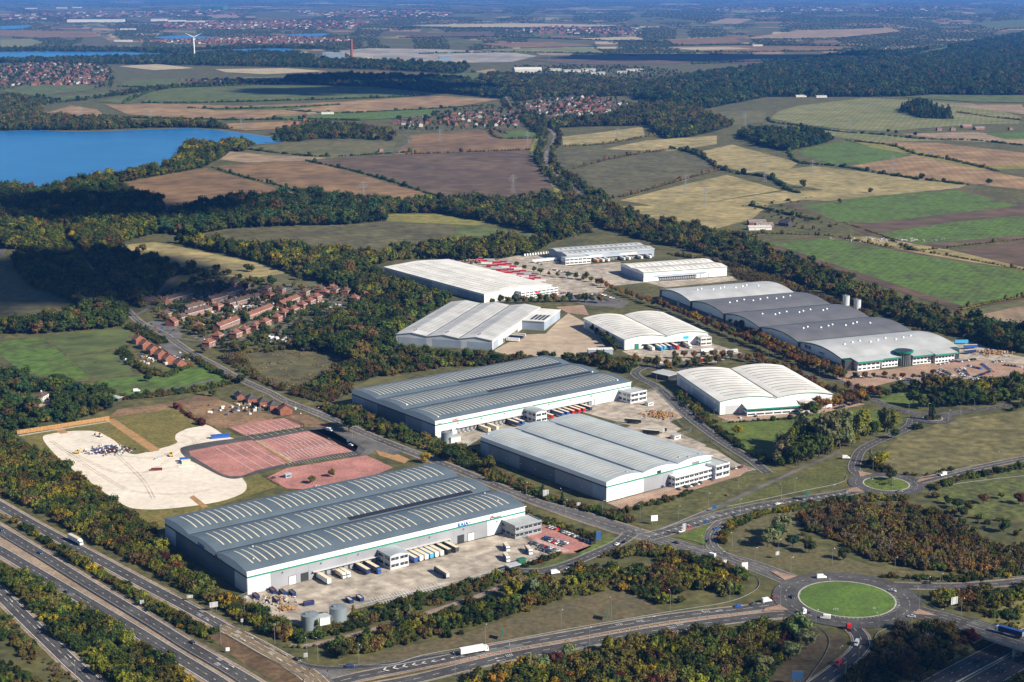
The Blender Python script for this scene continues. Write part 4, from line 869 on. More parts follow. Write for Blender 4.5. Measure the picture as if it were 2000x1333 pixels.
# W3: silver triple vault, axis away from its lettered front
w3 = warehouse('w3', 'silver triple-vaulted warehouse with long white office strip above the hatched road', (1184.2,980.8), (1385,926), (943.5,887), 14.5, 3, 'y', 2.0, RSILV)
rooflights(w3, 34, 0.12, 0.72, 0.85, SKYL, 0.03, 0.95)
face_panels(w3, 'front', [0,.17,.345,.53,.62,.8,1.0], [WHP,SILV,MIDG,MIDG,SILV,SILV], z1=10.3)
face_panels(w3, 'side', [0,.10,.24,.385,.53,.67,.83,.93,1.0], [BLUEG_SHADE,MIDG,MIDG,DKG_SHADE,DKG_SHADE,MIDG,MIDG,BLUEG_SHADE], z1=10.3)
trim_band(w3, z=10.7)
office(w3, w3.L*0.58, w3.L*0.95, -7, -0.15, 7.6, WHP, 2, 8, WHITE); office(w3, w3.L*0.95, w3.L*1.09, -10, 16, 9.2, WHP, 2, 2, ROOFGREY, sides=False)
mb = MB(); mb.box(0, 0.9, -0.5, 0, 0, 0.25, WHITE); me = mb.mesh('bulkhead_light')
for k in range(8): mesh_obj('bulkhead_light', me, w3.root, loc=(-0.16, w3.D*(0.06+0.12*k), 4.5), rz=-math.pi/2)
boxpart(w3, 'notice_panel', w3.L*0.47, w3.L*0.505, -0.3, 0, 11.3, 13.2, DARK); boxpart(w3, 'notice_panel', w3.L*0.81, w3.L*0.88, -0.3, 0, 11.4, 13.0, GREYL)
boxpart(w3, 'logo_dot', w3.L*0.19, w3.L*0.194, -0.3, 0, 12.2, 13.0, DRED)
roof_units(w3, [(0.22,0.03),(0.05,0.985),(0.75,0.05),(0.8,0.02),(0.92,0.03)], STEEL)
mb = MB(); mb.box(-0.9, 0.9, -1.6, 1.6, 0, 0.1, SOLAR); me = mb.mesh('solar_panel'); st = w3.span/3
for k in (0, 1):
 sa, sb = st*(k+1)-st*0.12, st*(k+1)-st*0.03; sl_ = math.atan2(zroof(w3, sb-0.01)-zroof(w3, sa), sb-sa)
 for j in range(34): o = mesh_obj('solar_panel', me, w3.roofs[k]); o.location = ((sa+sb)/2, w3.D*(0.06+0.88*j/34), (zroof(w3, sa)+zroof(w3, sb-0.01))/2+0.25); o.rotation_euler = (0, -sl_, 0)

# W4: white twin vault with green eaves
w4 = warehouse('w4', 'white twin-vaulted warehouse with green eaves and low glazed office above the lawn', (1405.7,810.7), (1622,794), (1329,751), 11.5, 2, 'y', 2.9, RWHITE, edge=GREEN)
rooflights(w4, 11, 0.14, 0.86, 1.2, SKYLW, 0.06, 0.95)
face_panels(w4, 'front', [0.05,.165], [SILV], z1=7.6); face_panels(w4, 'front', [.845,.95], [SILV], z1=7.6)
face_panels(w4, 'side', [.04,.30,.36,.62,.68,.94], [SILV,WHP,SILV,WHP,SILV], z1=7.4)
def lean_office(w, x0, x1, depth, hh, n):
 mb = MB(); mb.box(x0, x1, -depth, -0.15, 0.01, hh, WHP); bo = mb.build('office_block', w.root)
 rb = MB(); vs = [(x0-1, -depth-1.8, hh+0.3), (x1+1, -depth-1.8, hh+0.3), (x1+1, -0.1, hh+2.2), (x0-1, -0.1, hh+2.2)]; vs += [(a, b, c-0.35) for a, b, c in vs]
 rb.add(vs, [(0, 1, 2, 3), (7, 6, 5, 4)], RWHITE); rb.add(vs, [(0, 4, 5, 1), (1, 5, 6, 2), (3, 7, 4, 0)], GREEN); rb.build('office_roof', bo)
 gb = MB(); gb.box(x0-1.0, x1+1.0, -depth-2.0, -depth-1.81, hh-1.0, hh+0.3, GREEN); gb.build('eaves_fascia', bo)
 wm = MB(); wd = (x1-x0)/n; wm.box(0, wd*0.86, -0.1, 0, 0, 1.3, GLASS); wme = wm.mesh('window')
 for f in (0.9, 4.2):
  for k in range(n): mesh_obj('window', wme, bo, loc=(x0+wd*(k+0.07), -depth-0.01, f))
 sm = MB(); sm.box(-0.1, 0, 1, depth-1.5, 0, 1.3, GLASS); sme = sm.mesh('window')
 for f in (0.9, 4.2): mesh_obj('window', sme, bo, loc=(x0-0.01, -depth, f))
lean_office(w4, w4.L*0.20, w4.L*0.66, 10, 6.4, 6); office(w4, w4.L*0.675, w4.L*0.80, -9, -0.15, 8.4, WHP, 2, 2, RWHITE, curved=True, name='entrance_block', strip=False)
boxpart(w4, 'name_plate', w4.L*0.94, w4.L*0.985, -0.2, 0, 8.2, 8.7, GREYL); roof_units(w4, [(0.48,0.02),(0.8,0.1)], DARK, sz=0.9)

# W5: five great vaults
w5 = warehouse('w5', 'huge five-vaulted warehouse with green eaves and round glazed entrance tower', (1643.3,722.4), (1867,699), (1288,585), 11.2, 5, 'x', 4.4, RGREY, roofs=[RGREY,RDARK,RDARK,RDARK,RGREY], edge=GREEN, over=1.6)
st = w5.D/5
for k in range(5):
 mb = MB(); mb.box(-0.14, 0, k*st+2.5, (k+1)*st-2.5, 0.02, 5.0, DKG_SHADE); mb.build('wall_panel', w5.root)
 mb = MB(); mb.box(-0.6, 0.0, (k+1)*st-2.0, (k+1)*st+1.8, 0.03, 10.5, DARK); mb.build('recess_panel', w5.root)
 mb = MB(); mb.box(-0.3, 0.0, (k+0.45)*st-5, (k+0.45)*st, 0.03, 6.5, SILV); mb.build('plant_enclosure', w5.root)
 segs = 12
 mb = MB()
 for i in range(segs):
  a, b = (k+i/segs)*st, (k+(i+1)/segs)*st
  mb.tube((-1.4, a, 11.0+arc(i/segs, 4.4, False)-0.6), (-1.4, b, 11.0+arc((i+1)/segs, 4.4, False)-0.6), 0.25, GREEN, 4)
  if i % 2 == 0: mb.tube((-1.4, a, 11.0+arc(i/segs, 4.4, False)-0.6), (-0.1, a, 10.2+arc(i/segs, 4.4, False)-1.0), 0.18, GREEN, 4)
 mb.build('eaves_truss', w5.root)
lettering(w5, 'amazon', -0.25, st*0.52, 8.0, 3.0, GREYL, 'side'); 
mb = MB()
pts = [(-0.3, st*0.52-2-t*5.5, 7.4-1.0*math.sin(math.pi*t)) for t in np.linspace(0, 1, 8)]
for p, q in zip(pts, pts[1:]): mb.tube(p, q, 0.2, ORNL, 4)
mb.build('logo_smile', w5.root)
boxpart(w5, 'louvre', -0.25, 0, st*0.72, st*0.78, 8, 11, DKG_SHADE); boxpart(w5, 'louvre', -0.25, 0, st*0.80, st*0.86, 8, 11, DKG_SHADE)
# front elevation: white office wings, canopies, glass tower
def w5wing(x0, x1, depth, n):
 mb = MB(); mb.box(x0, x1, -depth, -0.02, 0.01, 9.0, WHP); bo = mb.build('office_block', w5.root)
 rb = MB(); vs = [(x0-2, -depth-3, 9.5), (x1+2, -depth-3, 9.5), (x1+2, 0.6, 11.4), (x0-2, 0.6, 11.4)]; vs += [(a, b, c-0.4) for a, b, c in vs]
 rb.add(vs, [(0, 1, 2, 3), (7, 6, 5, 4)], RGREY); rb.add(vs, [(0, 4, 5, 1), (1, 5, 6, 2), (3, 7, 4, 0)], GREEN); rb.build('office_roof', bo)
 gb = MB(); gb.box(x0-2, x1+2, -depth-3.3, -depth-3.01, 8.2, 9.5, GREEN); gb.build('eaves_fascia', bo)
 wm = MB(); wd = (x1-x0)/n; wm.box(0, wd*0.7, -0.1, 0, 0, 1.6, GLASS); wme = wm.mesh('window')
 for f in (1.2, 4.8):
  for k in range(n): mesh_obj('window', wme, bo, loc=(x0+wd*(k+0.15), -depth-0.01, f))
Lw = w5.L
w5wing(Lw*0.08, Lw*0.27, 11, 5); w5wing(Lw*0.272+4, Lw*0.44, 8, 5); w5wing(Lw*0.56, Lw*0.72, 10, 5); w5wing(Lw*0.74, Lw*0.91, 13, 6)
mb = MB(); mb.cyl(Lw*0.50, -6, 0.02, 12.5, 6.5, 6.5, 20, GLASS); tw = mb.build('entrance_tower', w5.root)
mb = MB()
for k in range(20):
 a = 2*math.pi*k/20; mb.box(Lw*0.5+6.6*math.cos(a)-0.12, Lw*0.5+6.6*math.cos(a)+0.12, -6+6.6*math.sin(a)-0.12, -6+6.6*math.sin(a)+0.12, 0.03, 12.4, STEEL)
mb.build('glazing_frame', tw)
mb = MB(); mb.cyl(Lw*0.50, -6, 12.51, 14.2, 8.6, 9.0, 24, GREEN); rf = mb.build('tower_roof', tw); mb = MB(); mb.cyl(Lw*0.5, -6, 14.21, 14.5, 7.6, 7.6, 24, DARK); mb.build('roof_deck', rf)
boxpart(w5, 'glazed_corner', -0.5, Lw*0.06, -6, -0.03, 0.02, 10, GLASS); boxpart(w5, 'glazed_corner', Lw*0.93, Lw*1.0, -5, -0.03, 0.02, 10.4, GLASS)
sp = []
for k in range(5):
 for j in range(9): sp.append(((k+0.42+0.05*((j*7+k) % 3))/5, 0.18+0.075*j+0.01*((k*5+j) % 3)))
roof_units(w5, sp, WHITE, sz=1.7)

# W6: white double vault
w6 = warehouse('w6', 'white double-vaulted warehouse with lorries docked along its front', (1219.8,683.8), (1377,668), (1153,640), 10.4, 2, 'y', 3.0, RWHITE, edge=GREEN)
rooflights(w6, 12, 0.14, 0.86, 1.2, SKYLW, 0.05, 0.95)
docks(w6, w6.L*0.22, w6.L*0.75, 14, y=-0.05, canopy=3.0); big_door(w6, w6.L*0.12, 4, 5, GREEN, y=-0.05)
face_panels(w6, 'side', [.03,.5,.97], [BLUEG_SHADE,BLUEG_SHADE], z1=7.5)
office(w6, w6.L*0.86, w6.L*0.99, -10, -0.05, 8.2, WHP, 2, 2, RWHITE, curved=True, strip=False)
boxpart(w6, 'sign_panel', w6.L*0.70, w6.L*0.765, -0.25, 0, 6.2, 9.0, paint('sky_blue_panel', (0.03,0.38,0.62)))

# W7: ridge-roofed grey-white, L-shaped
Av, Cv, Dv = G(961.5,685), G(774.3,671.5), G(879.3,607); Bv = Av+(Dv-Cv); Bp = to_px(Bv.x, Bv.y)
w7 = warehouse('w7', 'white ridge-roofed warehouse with translucent roof strips beside the empty tan yard', (961.5,685), Bp, (774.3,671.5), 10.2, 3, 'x', 2.6, ribbed('pale_grey_roof', (0.50,0.50,0.49), 1.6), base=SILV, ridge=True, edge=WHITE)
w7.ridge = True
rooflights(w7, 26, 0.06, 0.44, 1.0, SKYLW, 0.08, 0.95); rooflights(w7, 20, 0.60, 0.86, 0.9, SKYLW, 0.08, 0.95)
face_panels(w7, 'side', [.0,.26,.32,.62,.68,.97], [BLUEG_SHADE,SILV,BLUEG_SHADE,SILV,BLUEG_SHADE], z1=7.6)
face_panels(w7, 'front', [.02,.12,.22,.35,.5], [BLUEG_SHADE,WHP,SILV,SILV], z1=7.6)
docks(w7, w7.L*0.2, w7.L*0.5, 9); boxpart(w7, 'side_extension', w7.L*0.60, w7.L*0.97, -24, -0.05, 0.02, 9.2, BLUEG_SHADE)
mb = MB(); mb.box(w7.L*0.60-0.6, w7.L*0.97+0.6, -24.6, -0.9, 9.21, 9.9, RWHITE); ext = mb.build('extension_roof', w7.root)
mb = MB(); mb.box(-2, 2, -1.4, 1.4, 0, 0.3, SOLAR); me = mb.mesh('solar_panel')
for i in range(5):
 for j in range(4): mesh_obj('solar_panel', me, ext, loc=(w7.L*0.64+i*5.2, -21+j*4.2, 9.92))
roof_units(w7, [((k+0.5)/3, 0.05+0.03*i) for k in range(3) for i in range(2)], DARK, sz=1.2)

# W8: long white warehouse
w8 = warehouse('w8', 'long white low-pitched warehouse with red lettering and office at its end', (946,592), (1087,576), (722,541), 10.2, 1, 'y', 2.6, RWHITE, ridge=True, edge=WHITE)
w8.ridge = True
rooflights(w8, 24, 0.05, 0.24, 1.1, SKYLW, 0.04, 0.97); rooflights(w8, 24, 0.28, 0.46, 1.1, SKYLW, 0.04, 0.97); rooflights(w8, 24, 0.56, 0.7, 1.1, SKYLW, 0.04, 0.97)
face_panels(w8, 'side', [0,.25,.5,.75,1.0], [BLUEG_SHADE,SILV,BLUEG_SHADE,SILV], z1=7.8)
office(w8, w8.L*0.45, w8.L*1.0, -12, -0.05, 9.0, WHP, 3, 9, RWHITE, strip=False); boxpart(w8, 'sign_panel', w8.L*0.66, w8.L*0.73, -12.4, -12.1, 6.1, 7.4, REDL)

# W9: grey warehouse with dark rooflights
w9 = warehouse('w9', 'grey-blue warehouse with two rows of dark rooflights at the top of the park', (1106.8,514), (1282,503), (1068,501), 10.4, 2, 'x', 1.8, RGREY, base=BLUEG_SHADE, ridge=True, edge=WHITE)
w9.ridge = True; w9.base = None
rooflights(w9, 16, 0.25, 0.45, 2.2, SKYLD, 0.04, 0.97); rooflights(w9, 16, 0.55, 0.75, 2.2, SKYLD, 0.04, 0.97)
face_panels(w9, 'front', [0,.2,.4,.6,.8,1.0], [BLUEG_SHADE,SILV,BLUEG_SHADE,SILV,BLUEG_SHADE], z1=8.0); face_panels(w9, 'side', [0,.5,1.0], [BLUEG_SHADE,BLUEG_SHADE], z1=8.6)
docks(w9, w9.L*0.25, w9.L*0.97, 20); office(w9, w9.L*0.0-8, w9.L*0.22, -14, -0.15, 8.4, WHP, 2, 6, ROOFGREY, strip=False)
# W10
w10 = warehouse('w10', 'white flat-pitched warehouse with a row of dark dock doors below the grey-blue one', (1257,551), (1425,541), (1206.5,534), 11.4, 2, 'x', 1.6, RWHITE, ridge=True, edge=GREEN)
w10.ridge = True
rooflights(w10, 14, 0.12, 0.88, 0.9, SKYLW, 0.04, 0.97)
face_panels(w10, 'front', [0,.12,.5,.75,1.0], [WHP,BLUEG_SHADE,BLUEG_SHADE,WHP], z1=7.0, z0=4.9); face_panels(w10, 'side', [0,.5,1.0], [BLUEG_SHADE,BLUEG_SHADE], z1=8.5)
docks(w10, w10.L*0.18, w10.L*0.62, 16, hh=4.3); big_door(w10, w10.L*0.68, 4, 5); big_door(w10, w10.L*0.78, 4, 5); trim_band(w10, z=11.2, th=0.35, sides=False)
for w in (w1, w2, w3, w4, w5, w6, w7, w8, w9, w10):
 BLOCK.append([tuple((w.o+w.U*a+w.V*b))[:2] for a, b in ((-3, -4), (w.L+3, -4), (w.L+3, w.D+3), (-3, w.D+3))])
# ------------------------------------------------------------------ houses
HM = {}
def house_meshes(kind, n=1, w=8.0, d=8.5, h=5.2, rh=3.0, hip=False, wall=BRICK, roof=TILE):
 """mesh data for one house or terrace: wall, roof, chimney, window, door"""
 key = (kind,)
 if key in HM: return HM[key]
 L = w*n; e = 0.45
 a = MB(); a.box(0, L, 0, d, 0, h, wall)
 if not hip: a.add([(0, 0, h), (0, d, h), (0, d/2, h+rh-0.2)], [(0, 1, 2)], wall); a.add([(L, 0, h), (L, d, h), (L, d/2, h+rh-0.2)], [(0, 2, 1)], wall)
 r = MB(); i = d/2 if hip else 0.0; z = h-0.1
 vs = [(-e, -e, z), (L+e, -e, z), (L+e, d+e, z), (-e, d+e, z), (-e+i, d/2, h+rh), (L+e-i, d/2, h+rh)]
 r.add(vs, [(0, 1, 5, 4), (2, 3, 4, 5), (1, 2, 5), (3, 0, 4)] if hip else [(0, 1, 5, 4), (2, 3, 4, 5)], roof)
 r.add([(x, y, zz-0.25) for x, y, zz in vs], [(4, 5, 1, 0), (5, 4, 3, 2)], WHITE)
 c = MB(); c.box(-0.45, 0.45, -0.45, 0.45, 0, 2.6, wall); c.box(-0.2, 0.2, -0.2, 0.2, 2.6, 3.0, TILE)
 wi = MB(); wi.box(-0.9, 0.9, -0.06, 0.0, -0.65, 0.65, WHITE); wi.box(-0.75, -0.05, -0.09, -0.06, -0.5, 0.5, GLASS); wi.box(0.05, 0.75, -0.09, -0.06, -0.5, 0.5, GLASS)
 dr = MB(); dr.box(-0.55, 0.55, -0.1, 0, 0.01, 2.1, WHITE); dr.box(-0.45, 0.45, -0.14, -0.1, 0.05, 2.0, paint('door_blue', (0.05,0.08,0.15)))
 HM[key] = (a.mesh('wall'), r.mesh('roof'), c.mesh('chimney'), wi.mesh('window'), dr.mesh('door'), L, d, h, rh, n, w)
 return HM[key]
NH = [0]
def house(px, ang, meshes, label, group=None, back=True, cat='house', name='house', porch=False):
 """px: ground position of the front middle; ang: world angle of the long axis"""
 wm, rm, cm, wi, dr, L, d, h, rh, n, w = meshes
 c = G(*px); ca, sa = math.cos(ang), math.sin(ang)
 o = empty(name, (c.x-ca*L/2, c.y-sa*L/2, 0), ang); tag(o, label, cat, group)
 mesh_obj('wall', wm, o); r = mesh_obj('roof', rm, o)
 for k in range(n):
  mesh_obj('chimney', cm, r, loc=(w*(k+0.5)+0.3*w*(1 if k % 2 else -1)*(n > 1), d/2, h+rh-1.4))
  for fx in (0.27, 0.73):
   for z in (1.5, 4.1):
    if z > h: continue
    mesh_obj('window', wi, o, loc=(w*(k+fx), -0.01, z))
  mesh_obj('door', dr, o, loc=(w*(k+0.5), -0.01, 0))
 BLOCK.append([(c.x+ca*(x-L/2)-sa*y, c.y+sa*(x-L/2)+ca*y) for x, y in ((-1, -1), (L+1, -1), (L+1, d+1), (-1, d+1))])
 return o
def ang(p, q): a, b = G(*p), G(*q); return math.atan2(b.y-a.y, b.x-a.x)
# estate terraces: axis along the street (473,640)->(660,560)
A1 = ang((473,640),(655,566)); A2 = ang((395,607),(520,572))
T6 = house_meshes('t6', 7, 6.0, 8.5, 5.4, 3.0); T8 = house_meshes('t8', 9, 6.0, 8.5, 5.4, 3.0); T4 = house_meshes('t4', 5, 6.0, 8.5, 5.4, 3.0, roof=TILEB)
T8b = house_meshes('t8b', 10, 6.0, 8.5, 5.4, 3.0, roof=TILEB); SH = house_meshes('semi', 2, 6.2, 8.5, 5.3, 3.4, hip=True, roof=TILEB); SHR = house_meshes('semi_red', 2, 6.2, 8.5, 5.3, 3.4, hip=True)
DET = house_meshes('det', 1, 9.5, 9, 5.2, 3.6, hip=True); GAB = house_meshes('gab', 1, 8.5, 10.5, 5.0, 3.8); BUN = house_meshes('bun', 1, 12, 8, 2.9, 2.6, roof=SLATE); SLT = house_meshes('slt', 1, 9, 8.5, 5.2, 3.4, hip=True, roof=SLATE); VIL = house_meshes('vil', 1, 11, 8, 5.4, 3.0, hip=True, wall=RENDER, roof=TILEB); VIL2 = house_meshes('vil2', 1, 9, 6, 3.6, 2.4, wall=RENDER, roof=SLATE)
G_T = 'brick terraces of the housing estate'
house((450,640), A1, T6, 'sunlit red-roofed terrace with solar panels at the estate front', G_T, name='terraced_houses')
house((512,617), A1, T8, 'sunlit red-roofed terrace in the middle of the estate street', G_T, name='terraced_houses')
house((570,596), A1, T6, 'sunlit orange-roofed terrace at the upper end of the estate street', G_T, name='terraced_houses')
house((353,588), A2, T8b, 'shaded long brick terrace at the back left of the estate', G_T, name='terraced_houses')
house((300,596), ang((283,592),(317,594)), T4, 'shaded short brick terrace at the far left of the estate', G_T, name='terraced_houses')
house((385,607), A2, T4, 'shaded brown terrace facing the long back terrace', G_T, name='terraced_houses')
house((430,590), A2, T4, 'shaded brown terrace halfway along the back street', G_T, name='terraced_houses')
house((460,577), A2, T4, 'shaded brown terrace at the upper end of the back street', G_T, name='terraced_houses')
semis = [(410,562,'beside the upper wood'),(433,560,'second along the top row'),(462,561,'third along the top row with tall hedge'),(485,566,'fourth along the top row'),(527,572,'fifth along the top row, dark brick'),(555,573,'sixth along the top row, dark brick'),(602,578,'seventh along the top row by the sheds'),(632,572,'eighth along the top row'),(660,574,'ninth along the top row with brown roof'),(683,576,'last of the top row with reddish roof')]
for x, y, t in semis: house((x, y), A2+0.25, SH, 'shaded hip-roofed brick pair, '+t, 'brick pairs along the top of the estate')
for i, (x, y) in enumerate([(468,660),(485,652),(507,645),(525,637),(548,628),(562,619),(580,612),(597,603),(612,596),(625,588),(640,578),(655,570)]):
 house((x, y), A1, [SHR, DET, SHR][i % 3], ordn(i)+' red hip-roofed house from the main road on the lower side of the estate street', 'houses on the lower side of the estate street')
for x, y, m_, t in [(345,637,GAB,'tall red brick corner house with gables beside the lay-by'),(330,622,SH,'brown-roofed house behind the lay-by'),(395,645,DET,'small white and red house beside the autumn tree at the estate entrance'),(415,678,SHR,'red hip-roofed house beside the main road at the estate corner'),(433,664,DET,'brown-roofed house set back from the estate corner'),(700,590,DET,'isolated red-roofed house at the right end of the estate'),(722,586,GAB,'red-roofed bungalow at the far right of the estate'),(745,592,SHR,'last red-roofed house among trees right of the estate')]:
 house((x, y), A1, m_, t)
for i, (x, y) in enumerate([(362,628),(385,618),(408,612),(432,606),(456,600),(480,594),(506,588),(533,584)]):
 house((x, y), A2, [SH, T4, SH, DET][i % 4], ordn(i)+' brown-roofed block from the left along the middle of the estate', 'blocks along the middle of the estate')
A3 = ang((258,690),(345,722))
for i, (x, y) in enumerate([(262,672),(275,682),(290,692),(305,701),(320,710),(342,720)]):
 house((x, y), A3, GAB, ['first','second','third','fourth','fifth','nearest'][i]+' of six red brick houses stepping down beside the green fields', 'six red brick houses in the fields')
for x, y, m_, t in [(460,779,BUN,'low slate-roofed bungalow above the red car parks'),(482,789,SLT,'slate-roofed brick house second in the small row above the red car parks'),(505,795,SLT,'slate-roofed brick house third in the small row above the red car parks'),(525,802,SLT,'slate-roofed brick house fourth in the small row above the red car parks'),(545,810,GAB,'orange brick gabled house nearest the main road above the red car parks')]:
 house((x, y), A3-0.3, m_, t, 'small row of houses above the red car parks')
house((90,784), A1+0.15, VIL, 'white-rendered villa with brown tiled roof and tall chimney', cat='house')
house((70,792), A1+0.1, VIL2, 'low white wing building beside the white villa')
house((48,802), A3+0.3, VIL2, 'black-roofed white cottage left of the villa')
house((12,810), A1, BUN, 'grey-roofed low building at the left edge below the villa')
# farmsteads and distant villages
FARM = house_meshes('farm', 1, 26, 14, 4.5, 3.2, wall=BRICK, roof=mat('old_sheet_roof', (0.24,0.20,0.18), 0.9, 0.2, 0.3)); FARMW = house_meshes('farmw', 1, 34, 14, 4.0, 2.4, wall=RENDER, roof=mat('white_sheet_roof', (0.45,0.44,0.42), 0.9, 0.1))
BARN = house_meshes('barn', 1, 18, 12, 5, 4, wall=mat('dark_boards', (0.06,0.05,0.045), 0.9), roof=SLATE)
for x, y, m_, a, t in [(1480,440,FARM,0.1,'rusty-roofed barn in the farmyard above the green crop'),(1495,446,FARM,0.15,'grey sheet-roofed barn in the farmyard above the green crop'),(1530,442,BARN,-0.8,'dark open barn in the farmyard above the green crop'),(1485,450,FARMW,0.1,'low white shed at the front of the farmyard'),
        (1890,250,FARM,0.3,'long grey barn of the farm at the right'),(1915,254,FARM,0.3,'brown barn of the farm at the right'),(1835,256,SHR,0.2,'red farm cottage left of the barns at the right'),(1862,256,SHR,0.2,'red farm cottage nearer the barns at the right'),(1975,255,DET,0.2,'farmhouse among trees at the right edge'),
        (1565,190,FARMW,0.1,'long white farm building below the forest'),(1605,191,FARMW,0.1,'smaller white farm building below the forest'),(608,225,FARM,0.2,'red-roofed farm building between green fields'),(640,224,FARMW,0.2,'white gable farm building between green fields'),(745,297,DET,0.4,'lone farmhouse by the country lane')]:
 house((x, y), a, m_, t, cat='barn' if m_ in (FARM, FARMW, BARN) else 'house')
TOWNW = mat('weathered_render', (0.45,0.42,0.37), 0.9)
SIMPLE = []
for k, (wl, rf) in enumerate([(BRICK, TILEB), (BRICK, TILE), (TOWNW, TILEB), (TOWNW, SLATE)]):
 mb = MB(); mb.box(-5.5, 5.5, -4.5, 4.5, 0, 5.2, wl); mb.add([(-6, -5, 5), (6, -5, 5), (6, 5, 5), (-6, 5, 5), (-6, 0, 8.6), (6, 0, 8.6)], [(0, 1, 5, 4), (2, 3, 4, 5)], rf)
 mb.add([(-5.5, -4.5, 5.2), (-5.5, 4.5, 5.2), (-5.5, 0, 8.3)], [(0, 1, 2)], wl); mb.add([(5.5, -4.5, 5.2), (5.5, 4.5, 5.2), (5.5, 0, 8.3)], [(0, 1, 2)], wl)
 for x in (-3, 1): mb.box(x, x+1.8, -4.56, -4.5, 3.4, 4.6, GLASS); mb.box(x, x+1.8, -4.56, -4.5, 0.9, 2.3, GLASS)
 mb.box(-3.4, -2.6, -0.4, 0.4, 7.2, 9.6, BRICK)
 SIMPLE.append(mb.mesh('house'))
def village(poly, n, sp, seed):
 rng = np.random.default_rng(seed); P = [(p.x, p.y) for p in GP(poly)]; a = np.array(P); out = []
 lo, hi = a.min(0), a.max(0); tries = 0
 while len(out) < n and tries < n*60:
  tries += 1; q = lo+(hi-lo)*rng.random(2)
  if not inside([q], P)[0]: continue
  if any((q[0]-o[0])**2+(q[1]-o[1])**2 < sp*sp for o in out): continue
  out.append(q)
 return out
def place_village(poly, n, sp, seed, where, group):
 pts = village(poly, n, sp, seed); pts.sort(key=lambda p: p[0]/p[1]); rng = random.Random(seed)
 for i, p in enumerate(pts):
  k = rng.choice([0, 0, 0, 1, 2, 3]); o = mesh_obj('house', SIMPLE[k], loc=(p[0], p[1], 0), rz=rng.choice([0.2, 1.77])+rng.uniform(-.25, .25))
  s = rng.uniform(0.9, 1.25); o.scale = (s*rng.choice([1, 1, 1.5]), s, s)
  tag(o, ['brown-roofed brick', 'red-roofed brick', 'white-walled brown-roofed', 'white-walled dark-roofed'][k]+' house, '+ordn(i)+' from the left in '+where, 'house', group)
place_village([(840,238),(880,225),(960,218),(1015,218),(1040,232),(1040,246),(960,248),(880,246)], 70, 22, 1, 'the village left of the railway', 'houses of the village left of the railway')
place_village([(1020,208),(1060,196),(1160,190),(1230,205),(1235,222),(1160,232),(1080,236),(1050,228)], 150, 22, 2, 'the village right of the railway', 'houses of the village right of the railway')
place_village([(770,238),(810,232),(850,234),(830,248),(780,250)], 12, 25, 3, 'the hamlet before the village', 'houses of the hamlet before the village')
def stuff_town(name, poly, n, sp, seed, label, s0=1.0):
 pts = village(poly, n, sp, seed); rng = random.Random(seed); mb = MB()
 for p in pts:
  a = rng.uniform(0, 3.1); c, s = math.cos(a), math.sin(a); w_, d_, h_ = 6*s0*rng.uniform(.8, 1.6), 5*s0, 5.5*min(s0, 1.5)
  def T(x, y, z): return (p[0]+c*x-s*y, p[1]+s*x+c*y, z)
  wl = rng.choice([BRICK, BRICK, BRICK, TOWNW]); rf = rng.choice([TILE, TILEB, TILEB, SLATE])
  v = [T(x, y, z) for z in (0, h_) for x, y in ((-w_, -d_), (w_, -d_), (w_, d_), (-w_, d_))]
  mb.add(v, [(0, 1, 5, 4), (1, 2, 6, 5), (2, 3, 7, 6), (3, 0, 4, 7)], wl)
  mb.add([T(-w_, -d_, h_), T(w_, -d_, h_), T(w_, d_, h_), T(-w_, d_, h_), T(-w_, 0, h_+3.5*min(s0, 1.5)), T(w_, 0, h_+3.5*min(s0, 1.5))], [(0, 1, 5, 4), (2, 3, 4, 5), (0, 4, 3), (1, 2, 5)], rf)
 tag(mb.build(name), label, 'town', kind='stuff')
stuff_town('distant_town', [(-20,135),(60,124),(170,126),(212,140),(200,164),(120,168),(20,168),(-20,160)], 300, 26, 5, 'dense distant town of small houses at the left edge', 1.15)
stuff_town('distant_town', [(350,158),(480,155),(500,162),(400,164)], 40, 30, 6, 'row of distant houses beyond the long green field')
stuff_town('distant_town', [(270,82),(400,76),(560,72),(700,80),(560,86),(400,86)], 220, 45, 7, 'red-roofed distant suburb behind the wind turbine', 1.6)
stuff_town('distant_town', [(300,48),(560,40),(720,44),(690,56),(480,58),(330,56)], 300, 80, 8, 'pale far town spread below the two great sheds', 2.4)
stuff_town('distant_town', [(980,60),(1080,52),(1250,56),(1230,68),(1060,68)], 110, 70, 9, 'far village at the centre top', 2.2)
stuff_town('distant_town', [(0,30),(130,24),(420,20),(480,30),(200,36),(0,40)], 160, 150, 10, 'faint far town along the upper left', 4)
stuff_town('distant_town', [(560,22),(720,20),(900,24),(860,34),(640,34)], 120, 140, 12, 'faint far town at the upper centre', 4)
stuff_town('distant_town', [(1330,16),(1560,14),(1900,12),(1800,22),(1450,24)], 120, 160, 13, 'faint far town at the upper right', 5)
stuff_town('distant_town', [(540,240),(620,235),(640,246),(560,252)], 8, 30, 14, 'few houses among trees by the lake corner')
